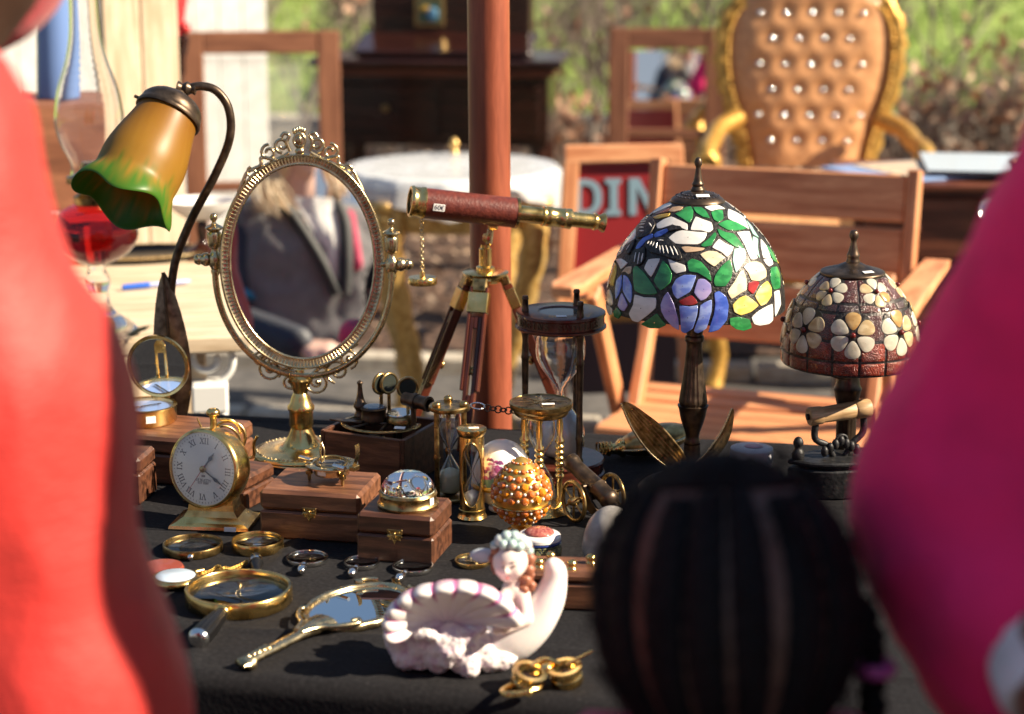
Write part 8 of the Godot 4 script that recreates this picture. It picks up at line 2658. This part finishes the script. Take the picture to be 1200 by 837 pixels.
func people() -> void:
	var denim := cloth_mat("denim", Color(0.02, 0.03, 0.06))
	var dark := cloth_mat("dark_trousers", Color(0.012, 0.012, 0.014))
	var f := Vector3(0, 0, -1)
	var skin := mat("skin_fair", Color(0.55, 0.33, 0.24), 0.5)
	skin.subsurf_scatter_enabled = true
	skin.subsurf_scatter_strength = 0.1
	# ---- shopper in the red puffer coat, leaning over the table
	var o := thing("person", "person in a red padded coat and red cap bending over the table", "person", xform(Vector3(-0.56, 0, -1.0)))
	var d := -o.position
	var hc := Vector3(-0.408, 1.43, -1.3)
	var hf := Vector3(-0.3, -0.35, -0.9).normalized()
	var hu := Vector3(0.7, 0.7, 0.1)
	hu = (hu - hf * hu.dot(hf)).normalized()
	var body := head_bones(hc, hf, hu, 0.95)
	body.append([Vector3(-0.48, 1.3, -1.12), hc + Vector3(-0.02, -0.04, 0.05), 0.06, 0.052])
	body.append([Vector3(-0.56, 0.95, -1.0), Vector3(-0.52, 1.3, -1.06), 0.13, 0.12])
	body += hand_bones(Vector3(-0.3, 0.86, -1.33), Vector3(0, -0.2, -1).normalized(), Vector3(0, -1, 0.2).normalized(), 0.95)
	obj("body", flesh(moved(body, d), 0.009, 0.02), skin, o)
	face_parts(o, hc + d, hf, hu, 0.95, Color(0.35, 0.12, 0.1))
	var red := cloth_mat("red_nylon", Color(0.5, 0.024, 0.018), 0.6, 0.2)
	var coat := []
	for j in 6:
		var y := 0.78 + j * 0.1
		coat.append([Vector3(-0.66 - 0.01 * (j % 2), y, -1.0 - j * 0.012), Vector3(-0.47 + 0.01 * (j % 2), y, -1.0 - j * 0.012), 0.125, 0.125])
	coat += [[Vector3(-0.7, 1.33, -1.06), Vector3(-0.37, 1.335, -1.06), 0.085, 0.085], [Vector3(-0.347, 1.335, -1.05), Vector3(-0.31, 1.2, -1.055), 0.088, 0.087], [Vector3(-0.31, 1.2, -1.055), Vector3(-0.28, 1.02, -1.06), 0.087, 0.093], [Vector3(-0.28, 1.02, -1.06), Vector3(-0.285, 0.9, -1.2), 0.09, 0.07], [Vector3(-0.28, 0.9, -1.2), Vector3(-0.295, 0.87, -1.31), 0.066, 0.055],
		[Vector3(-0.71, 1.31, -1.05), Vector3(-0.78, 1.05, -1.03), 0.085, 0.085], [Vector3(-0.78, 1.05, -1.03), Vector3(-0.72, 0.92, -1.25), 0.08, 0.06], [Vector3(-0.53, 1.385, -1.1), Vector3(-0.46, 1.385, -1.12), 0.06, 0.06]]
	var cm := obj("coat", rumple(flesh(moved(coat, d), 0.012, 0.035), 0.011, Vector3(4.5, 3.0, 4.5), 3), red, o)
	body = hand_bones(Vector3(-0.72, 0.9, -1.29), Vector3(0.1, -0.2, -1).normalized(), Vector3(0, -1, 0.2).normalized(), 0.95)
	obj("hand", flesh(moved(body, d), 0.006, 0.006), skin, o)
	var cuffs := MB.new().tube([Vector3(-0.293, 0.868, -1.29) + d, Vector3(-0.298, 0.864, -1.33) + d], 0.052, 16)
	obj("cuff", cuffs, red, o)
	var hr := hf.cross(hu).normalized()
	var hair := [[hc - hf * 0.03 + hu * 0.03, hc - hf * 0.035 - hu * 0.05, 0.088, 0.078], [hc - hf * 0.02 + hr * 0.035 - hu * 0.02, hc - hf * 0.03 + hr * 0.04 - hu * 0.1, 0.06, 0.04], [hc - hf * 0.02 - hr * 0.035 - hu * 0.02, hc - hf * 0.03 - hr * 0.04 - hu * 0.1, 0.06, 0.04]]
	obj("hair", flesh(moved(hair, d), 0.01, 0.02), mat("hair_brown", Color(0.05, 0.025, 0.015), 0.5), o)
	var cap := flesh(moved([[hc + hu * 0.05, hc + hu * 0.07 - hf * 0.02, 0.093, 0.088], [hc + hu * 0.045 + hr * 0.03 + hf * 0.075, hc + hu * 0.045 - hr * 0.03 + hf * 0.075, 0.03, 0.03], [hc + hu * 0.04 + hf * 0.1, hc + hu * 0.03 + hf * 0.15, 0.03, 0.018]], d), 0.009, 0.02)
	obj("cap", cap, cloth_mat("red_wool", Color(0.42, 0.012, 0.025), 0.85), o)
	lower_body(o, Vector3(-0.56, 0.88, -0.98) + d, f, denim, 1.0)

	# ---- shopper in the magenta coat, arm bent
	o = thing("person", "person in a magenta coat with a white cuff and bent arm", "person", xform(Vector3(0.52, 0, -1.02)))
	d = -o.position
	var brown := mat("skin_brown", Color(0.16, 0.075, 0.045), 0.45)
	hc = Vector3(0.545, 1.67, -0.96)
	hf = Vector3(-0.3, -0.25, -0.9).normalized()
	hu = (Vector3.UP - hf * Vector3.UP.dot(hf)).normalized()
	body = head_bones(hc, hf, hu, 0.97)
	body += [[Vector3(0.54, 1.42, -0.98), hc + Vector3(0, -0.06, 0.02), 0.058, 0.05], [Vector3(0.52, 0.95, -0.97), Vector3(0.53, 1.36, -0.98), 0.12, 0.1]]
	body += hand_bones(Vector3(0.292, 1.043, -0.945), Vector3(0.1, -0.75, 0.4).normalized(), Vector3(-0.6, 0.1, 0.6).normalized(), 0.95)
	body.append([Vector3(0.292, 1.09, -0.985), Vector3(0.292, 1.043, -0.945), 0.027, 0.026])
	obj("body", flesh(moved(body, d), 0.0085, 0.014), brown, o)
	face_parts(o, hc + d, hf, hu, 0.97, Color(0.2, 0.06, 0.06))
	var mag := cloth_mat("magenta_wool", Color(0.88, 0.016, 0.15), 0.85, 0.08)
	coat = []
	for j in 6:
		var y := 0.72 + j * 0.11
		coat.append([Vector3(0.44, y, -0.97), Vector3(0.6, y, -0.97), 0.125 + 0.008 * (5 - j), 0.125 + 0.008 * (5 - j)])
	coat += [[Vector3(0.4, 1.39, -1.02), Vector3(0.67, 1.38, -0.98), 0.09, 0.085], [Vector3(0.395, 1.375, -1.05), Vector3(0.29, 1.13, -1.12), 0.096, 0.08], [Vector3(0.29, 1.13, -1.12), Vector3(0.295, 1.09, -1.04), 0.08, 0.062], [Vector3(0.295, 1.12, -1.11), Vector3(0.305, 1.04, -1.08), 0.075, 0.06],
		[Vector3(0.68, 1.35, -0.98), Vector3(0.76, 1.08, -1.02), 0.08, 0.07], [Vector3(0.76, 1.08, -1.02), Vector3(0.68, 0.98, -1.2), 0.065, 0.052], [Vector3(0.5, 1.44, -0.98), Vector3(0.58, 1.44, -0.98), 0.06, 0.06]]
	obj("coat", rumple(flesh(moved(coat, d), 0.012, 0.04), 0.009, Vector3(4, 4, 4), 8), mag, o)
	obj("cuff", MB.new().tube(smooth_path([Vector3(0.293, 1.097, -1.03) + d, Vector3(0.293, 1.078, -0.995) + d, Vector3(0.293, 1.062, -0.97) + d], 4), [0.04, 0.041, 0.04, 0.038, 0.037, 0.036, 0.035, 0.034, 0.031], 20), cloth_mat("white_knit", Color(0.72, 0.7, 0.7), 0.9), o)
	obj("hand", flesh(moved(hand_bones(Vector3(0.67, 0.97, -1.22), Vector3(0.0, -0.5, -0.8).normalized(), Vector3(-1, 0, 0.1).normalized(), 0.95), d), 0.006, 0.006), brown, o)
	obj("hair", flesh(moved([[hc - hf * 0.03 + hu * 0.035, hc - hf * 0.04 - hu * 0.03, 0.093, 0.085], [hc - hf * 0.07 - hu * 0.02, hc - hf * 0.06 - hu * 0.12, 0.05, 0.04]], d), 0.011, 0.02), mat("hair_black", Color(0.008, 0.007, 0.007), 0.45), o)
	lower_body(o, Vector3(0.52, 0.88, -0.97) + d, f, dark, 1.0)

	girl()

	# ---- two people behind the photographer, caught in the table mirror
	o = thing("person", "fair-haired person in a dark grey coat and white scarf, seen in the mirror", "person", xform(Vector3(0.1, 0, 0.42), -0.3))
	d = Vector3.ZERO
	hc = Vector3(-0.01, 1.6, -0.04)
	hf = Vector3(0.25, -0.12, -0.95).normalized()
	hu = (Vector3.UP - hf * Vector3.UP.dot(hf)).normalized()
	var pale := mat("skin_pale", Color(0.66, 0.42, 0.34), 0.5)
	body = head_bones(hc, hf, hu, 1.0)
	body += [[Vector3(0, 1.38, 0), hc + Vector3(0, -0.06, 0.01), 0.056, 0.05], [Vector3(0, 0.95, 0), Vector3(0, 1.33, 0), 0.12, 0.1]]
	body += hand_bones(Vector3(-0.12, 1.02, -0.26), Vector3(0.75, -0.1, -0.5).normalized(), Vector3(0, -0.8, 0.5).normalized(), 0.95)
	obj("body", flesh(body, 0.0085, 0.014), pale, o)
	face_parts(o, hc, hf, hu, 1.0, Color(0.5, 0.17, 0.16))
	var grey := cloth_mat("grey_wool", Color(0.15, 0.142, 0.15), 0.85, 0.3)
	coat = []
	for j in 6:
		var y := 0.7 + j * 0.115
		coat.append([Vector3(-0.09, y, 0), Vector3(0.09, y, 0), 0.13, 0.13])
	coat += [[Vector3(-0.15, 1.36, 0), Vector3(0.15, 1.36, 0), 0.075, 0.075], [Vector3(0.17, 1.34, 0), Vector3(0.23, 1.08, 0.02), 0.07, 0.06], [Vector3(0.23, 1.08, 0.02), Vector3(0.19, 0.85, -0.06), 0.058, 0.05]]
	obj("coat", rumple(flesh(coat, 0.014, 0.035), 0.01, Vector3(6, 5, 6), 9), grey, o)
	var navy := cloth_mat("navy_sleeve", Color(0.012, 0.018, 0.04), 0.6)
	obj("sleeve", flesh([[Vector3(-0.17, 1.34, 0), Vector3(-0.25, 1.1, -0.04), 0.075, 0.068], [Vector3(-0.25, 1.1, -0.04), Vector3(-0.13, 1.03, -0.25), 0.066, 0.05]], 0.013, 0.03), navy, o)
	obj("armband", MB.new().ring(Vector3(-0.228, 1.17, -0.03), Vector3(-0.3, -0.9, -0.15), 0.078, 0.011, 30, 8), cloth_mat("blue_band", Color(0.01, 0.22, 0.42), 0.6), o)
	# open collar: white scarf in the neck of the coat, dark lapels either side, a pink lining edge
	var vee := []
	for i in 14:
		var t := i / 13.0
		var row := []
		for q in 9:
			var cu := q / 4.0 - 1.0
			row.append(Vector3(0.02 + 0.04 * t + cu * lerpf(0.062, 0.006, t), 1.44 - 0.26 * t, -0.085 - 0.052 * smoothstep(0.0, 0.5, t) + 0.012 * absf(cu) + 0.004 * sin(cu * 9.0 + t * 6.0)))
		vee.append(row)
	obj("scarf", MB.new().grid(vee, false, false), cloth_mat("white_scarf", Color(0.75, 0.73, 0.7), 0.9), o)
	for s in [-1.0, 1.0]:
		obj("lapel", MB.new().tube(smooth_path([Vector3(0.01 + 0.085 * s, 1.45, -0.03), Vector3(0.02 + 0.075 * s, 1.38, -0.105), Vector3(0.04 + 0.04 * s, 1.27, -0.142), Vector3(0.06 + 0.01 * s, 1.17, -0.145)], 6), 0.02, 10, false, 0.45), cloth_mat("black_lapel", Color(0.02, 0.02, 0.022), 0.7), o)
	obj("pink_trim", flesh([[Vector3(0.12, 1.39, -0.075), Vector3(0.115, 1.25, -0.135), 0.022, 0.018]], 0.01, 0.01), cloth_mat("pink_trim", Color(0.62, 0.05, 0.13), 0.85), o)
	var blond := mat("hair_blond", Color(0.78, 0.6, 0.38), 0.45)
	obj("hair", flesh([[hc - hf * 0.03 + hu * 0.035, hc - hf * 0.045 - hu * 0.06, 0.091, 0.083]], 0.011, 0.02), blond, o)
	tresses(o, [hc + Vector3(-0.085, 0.05, 0.0), hc + Vector3(-0.115, -0.08, -0.02), hc + Vector3(-0.13, -0.15, -0.06), hc + Vector3(-0.12, -0.2, -0.09)], 0.05, 80, blond)
	tresses(o, [hc + Vector3(0.08, 0.04, 0.02), hc + Vector3(0.105, -0.08, 0.02), hc + Vector3(0.115, -0.13, 0.0), hc + Vector3(0.11, -0.16, 0.0)], 0.03, 40, blond)
	lower_body(o, Vector3(0, 0.88, 0), f, dark, 1.0)

	o = thing("person", "dark-haired person in a teal jacket, seen in the mirror", "person", xform(Vector3(0.66, 0, 0.95)))
	hc = Vector3(-0.02, 1.52, -0.03)
	hf = Vector3(-0.15, -0.05, -0.95).normalized()
	hu = (Vector3.UP - hf * Vector3.UP.dot(hf)).normalized()
	body = head_bones(hc, hf, hu, 0.97)
	body += [[Vector3(0, 1.36, 0), hc + Vector3(0, -0.06, 0.01), 0.055, 0.05], [Vector3(0, 0.95, 0), Vector3(0, 1.3, 0), 0.12, 0.1]]
	body += hand_bones(Vector3(-0.21, 0.82, -0.04), Vector3(0.05, -0.95, -0.1).normalized(), Vector3(0.9, 0, 0.2).normalized(), 0.95)
	body += hand_bones(Vector3(0.22, 0.82, -0.04), Vector3(-0.05, -0.95, -0.1).normalized(), Vector3(-0.9, 0, 0.2).normalized(), 0.95)
	obj("body", flesh(body, 0.009, 0.014), skin, o)
	face_parts(o, hc, hf, hu, 0.97, Color(0.4, 0.13, 0.12))
	coat = []
	for j in 5:
		var y := 0.82 + j * 0.115
		coat.append([Vector3(-0.09, y, 0), Vector3(0.09, y, 0), 0.125, 0.125])
	for s in [-1.0, 1.0]:
		coat += [[Vector3(0.0, 1.34, 0), Vector3(0.15 * s, 1.34, 0), 0.075, 0.072], [Vector3(0.17 * s, 1.32, 0), Vector3(0.23 * s, 1.07, 0.02), 0.068, 0.06], [Vector3(0.23 * s, 1.07, 0.02), Vector3(0.21 * s, 0.85, -0.03), 0.058, 0.05]]
	obj("jacket", flesh(coat, 0.016, 0.035), cloth_mat("teal_cloth", Color(0.04, 0.17, 0.2), 0.7), o)
	var hb := [[hc - hf * 0.03 + hu * 0.035, hc - hf * 0.045 - hu * 0.06, 0.094, 0.085]]
	for s in [-1.0, 1.0]:
		hb.append([hc + Vector3(0.075 * s, 0.0, 0.0), hc + Vector3(0.095 * s, -0.3, -0.07), 0.045, 0.038])
		hb.append([hc + Vector3(0.095 * s, -0.3, -0.07), hc + Vector3(0.09 * s, -0.42, -0.11), 0.036, 0.015])
	obj("hair", flesh(hb, 0.012, 0.02), mat("hair_chestnut", Color(0.035, 0.014, 0.009), 0.4), o)
	lower_body(o, Vector3(0, 0.88, 0), f, denim, 1.0)

func girl() -> void:
	var hc := Vector3(0.122, 1.062, -1.06)
	var o := thing("person", "small child with black cornrow braids and a red collar looking at the table", "person", xform(Vector3(hc.x, 0, hc.z + 0.06)))
	var d := -o.position
	var f := Vector3(-0.1, -0.3, -0.95).normalized()
	var u := (Vector3.UP - f * Vector3.UP.dot(f)).normalized()
	var r := f.cross(u).normalized()
	var skin := mat("skin_deep", Color(0.13, 0.055, 0.032), 0.45)
	var body := head_bones(hc, f, u, 0.79)
	body += [[Vector3(hc.x, 0.86, -1.0), hc + Vector3(0, -0.06, 0.03), 0.045, 0.042], [Vector3(hc.x, 0.55, -1.0), Vector3(hc.x, 0.82, -1.0), 0.085, 0.075]]
	for s in [-1.0, 1.0]:
		body += hand_bones(Vector3(hc.x + 0.15 * s, 0.5, -1.06), Vector3(0, -0.9, -0.3).normalized(), Vector3(-s, 0, 0), 0.65)
	obj("body", flesh(moved(body, d), 0.007, 0.01), skin, o)
	face_parts(o, hc + d, f, u, 0.79, Color(0.2, 0.06, 0.05))
	# scalp: the skull that shows between the braids
	var sr := Vector3(0.074, 0.084, 0.09)
	var S := func(az: float, el: float, k: float) -> Vector3:
		# az round from the crown line, el from the neck over the top
		var q := (r * sin(az) * sr.x * cos(el) + u * sin(el) * sr.y - f * cos(az) * cos(el) * sr.z) * k
		return hc + u * 0.018 - f * 0.004 + q + d
	var scalp := MB.new()
	var rows := []
	for i in 19:
		var row := []
		for q in 36:
			var el := lerpf(-1.6, PI / 2, i / 18.0)
			var at: Vector3 = S.call(TAU * q / 36.0, maxf(el, -0.8), 1.0)
			if el < -0.8:
				at += Vector3(0, (el + 0.8) * 0.1, 0) + (at - hc - d) * Vector3(1, 0, 1) * 0.04 * (el + 0.8)
				if cos(TAU * q / 36.0) < 0.35:
					at += (hc + d - f * 0.02 - at) * Vector3(1, 0, 1) * 0.5 * minf(1.0, -(el + 0.8) * 2.0)
			row.append(at)
		rows.append(row)
	obj("scalp", scalp.grid(rows, true, true), mat("scalp_skin", Color(0.085, 0.04, 0.027), 0.6), o)
	var hair := textured(mat("braid_hair", Color.WHITE, 0.7), noise_tex(131, 0.05, [[0.0, Color(0.005, 0.0045, 0.005)], [1.0, Color(0.016, 0.014, 0.015)]], 128), Vector3.ONE * 30.0, M.grain, 0.1)
	hair.metallic_specular = 0.2
	# cornrows: flat plaits lying on the scalp with the parting between them
	var plait := func(az0: float, half: float, el0: float, el1: float, front: bool, knots: float) -> MB:
		var pr := []
		for i in 61:
			var t := i / 60.0
			var el := lerpf(el0, el1, t)
			var row := []
			for q in 11:
				var cu := q / 5.0 - 1.0
				var w := half * (1.0 - 0.1 * absf(sin(t * knots)))
				var az := az0 * (1.0 + 0.05 * sin(t * 5.0 + az0 * 3.0)) + 0.16 * t * t - 0.1 * t + cu * w
				var h := 0.995 + 0.075 * sqrt(maxf(0.0, 1.0 - cu * cu)) * (0.8 + 0.2 * absf(sin(t * knots + cu * 1.2)))
				var at: Vector3 = S.call(PI - az if front else az, maxf(el, -0.8), h)
				if el < -0.8:
					at += Vector3(0, (el + 0.8) * 0.1, 0) + (at - hc - d) * Vector3(1, 0, 1) * 0.04 * (el + 0.8)
				row.append(at)
			pr.append(row)
		return MB.new().grid(pr, false, front)
	for j in 9:
		var az: float = lerpf(-1.5, 1.5, j / 8.0) + [0.02, -0.03, 0.03, 0.0, -0.035, 0.02, 0.03, -0.02, 0.0][j]
		obj("braid", plait.call(az, [0.17, 0.155, 0.175, 0.162, 0.158, 0.178, 0.166, 0.16, 0.17][j], 0.84 + 0.05 * sin(j * 2.1), -1.6, false, 46.0), hair, o)
	for j in 5:
		obj("braid", plait.call(lerpf(-1.45, 1.45, j / 4.0), 0.335, 1.34, 0.12, true, 36.0), hair, o)
	# bands across the crown
	for j in 4:
		var el0 := 0.99 + j * 0.165
		var pr := []
		for i in 49:
			var t := i / 48.0
			var row := []
			for q in 9:
				var cu := q / 4.0 - 1.0
				row.append(S.call(lerpf(-1.75, 1.75, t), el0 + cu * 0.073, 0.995 + 0.06 * sqrt(maxf(0.0, 1.0 - cu * cu)) * (0.85 + 0.15 * absf(sin(t * 38.0 + cu)))))
			pr.append(row)
		obj("braid", MB.new().grid(pr, false, true), hair, o)
	# loose hairs standing off the plaits
	var fly := MB.new()
	for j in 90:
		var az := rng.randf_range(-1.7, 1.7)
		var el := rng.randf_range(-0.7, 1.4)
		var p0: Vector3 = S.call(az, el, 1.05)
		var p1: Vector3 = S.call(az + rng.randf_range(-0.15, 0.15), el + rng.randf_range(-0.2, 0.2), 1.1 + rng.randf() * 0.07)
		var p2: Vector3 = S.call(az + rng.randf_range(-0.3, 0.3), el + rng.randf_range(-0.35, 0.3), 1.1 + rng.randf() * 0.1)
		fly.tube(smooth_path([p0, p1, p2], 3), 0.0006, 4)
	obj("loose_hairs", fly, hair, o)
	# hanging braids by the ear, with pink ties and red beads
	for q in [[1.4, -0.1, 0], [1.62, -0.05, 1]]:
		var st: Vector3 = S.call(q[0], q[1], 1.08)
		var br := MB.new()
		for i in 11:
			br.ball(st + Vector3(0.0035 * signf(q[0]) * sqrt(i), -0.0105 * i, 0.002 * (1.0 if i % 2 else -1.0)), 0.0085 - 0.0003 * i, 8)
		obj("braid", br, hair, o)
		obj("hair_tie", MB.new().ring(st + Vector3(0.006 * signf(q[0]), -0.03, 0), Vector3.UP, 0.0085, 0.0042, 16, 8), mat("tie_pink", Color(0.5, 0.08, 0.3), 0.5), o)
		obj("bead", MB.new().ball(st + Vector3(0.011 * signf(q[0]), -0.122, 0), 0.009, 10), mat("bead_red", Color(0.45, 0.012, 0.015), 0.25), o)
	var coat := []
	for j in 4:
		var y := 0.5 + j * 0.1
		coat.append([Vector3(hc.x - 0.05, y, -1.0), Vector3(hc.x + 0.05, y, -1.0), 0.1, 0.1])
	for s in [-1.0, 1.0]:
		coat += [[Vector3(hc.x, 0.83, -1.0), Vector3(hc.x + 0.1 * s, 0.83, -1.0), 0.06, 0.058], [Vector3(hc.x + 0.11 * s, 0.82, -1.0), Vector3(hc.x + 0.16 * s, 0.66, -0.98), 0.056, 0.05], [Vector3(hc.x + 0.16 * s, 0.66, -0.98), Vector3(hc.x + 0.15 * s, 0.52, -1.05), 0.048, 0.04]]
	obj("coat", flesh(moved(coat, d), 0.013, 0.03), cloth_mat("crimson_cloth", Color(0.45, 0.012, 0.03), 0.7), o)
	var ring := []
	for i in 24:
		var a := TAU * i / 24.0
		ring.append(Vector3(cos(a) * 0.095, 0.955 + 0.035 * absf(cos(a)) + 0.008 * sin(a * 5.0), -1.0 - hc.z * 0.0 + sin(a) * 0.075) + Vector3(hc.x, 0, 0) + d)
	obj("collar", MB.new().tube(ring, 0.033, 10, true), cloth_mat("cerise_cloth", Color(0.5, 0.012, 0.11), 0.8), o)
	var legs := []
	for s in [-1.0, 1.0]:
		var h := Vector3(hc.x + 0.055 * s, 0.48, -1.0) + d
		legs.append([h, Vector3(h.x, 0.28, h.z - 0.015), 0.062, 0.048])
		legs.append([Vector3(h.x, 0.28, h.z - 0.015), Vector3(h.x, 0.06, h.z), 0.046, 0.036])
		obj("shoe", flesh([[Vector3(h.x, 0.032, h.z + 0.02), Vector3(h.x, 0.028, h.z - 0.09), 0.03, 0.026]], 0.01, 0.01), M.black_plastic, o)
	obj("trousers", flesh(legs, 0.012, 0.02), cloth_mat("child_trousers", Color(0.02, 0.02, 0.04)), o)

func _ready() -> void:
	rng.seed = 20240311
	materials()
	environment()
	# the place
	ground()
	stall_post()
	# furniture behind
	wooden_armchair()
	throne()
	writing_cabinet()
	var old_glass := pane("old_glass", Color(0.8, 0.82, 0.8), 0.12)
	window_frame("broad brown wooden window frame leaning beside the white fence", Vector3(on_z(305, 60, -6.6).x, 0, -6.6), 0.12, 0.53, 1.02, -0.06, [0.5], old_glass)
	window_frame("small brown wooden window frame leaning between cabinet and throne", Vector3(on_z(782, 60, -7.4).x, 0, -7.4), -0.08, 0.44, 0.975, -0.08, [0.58], M.mirror)
	gilt_round_table()
	diner_sign()
	chest_of_drawers()
	left_side()
	# the stall
	stall_table()
	boxes()
	clock()
	magnifiers()
	hand_mirror()
	vanity_mirror()
	telescope()
	sand_glasses()
	eggs()
	cannon()
	powder_flask()
	eagle()
	iron_and_jar()
	gooseneck_lamp()
	flower_lamp()
	jewel_lamp()
	brass_optic()
	cherub()
	people()
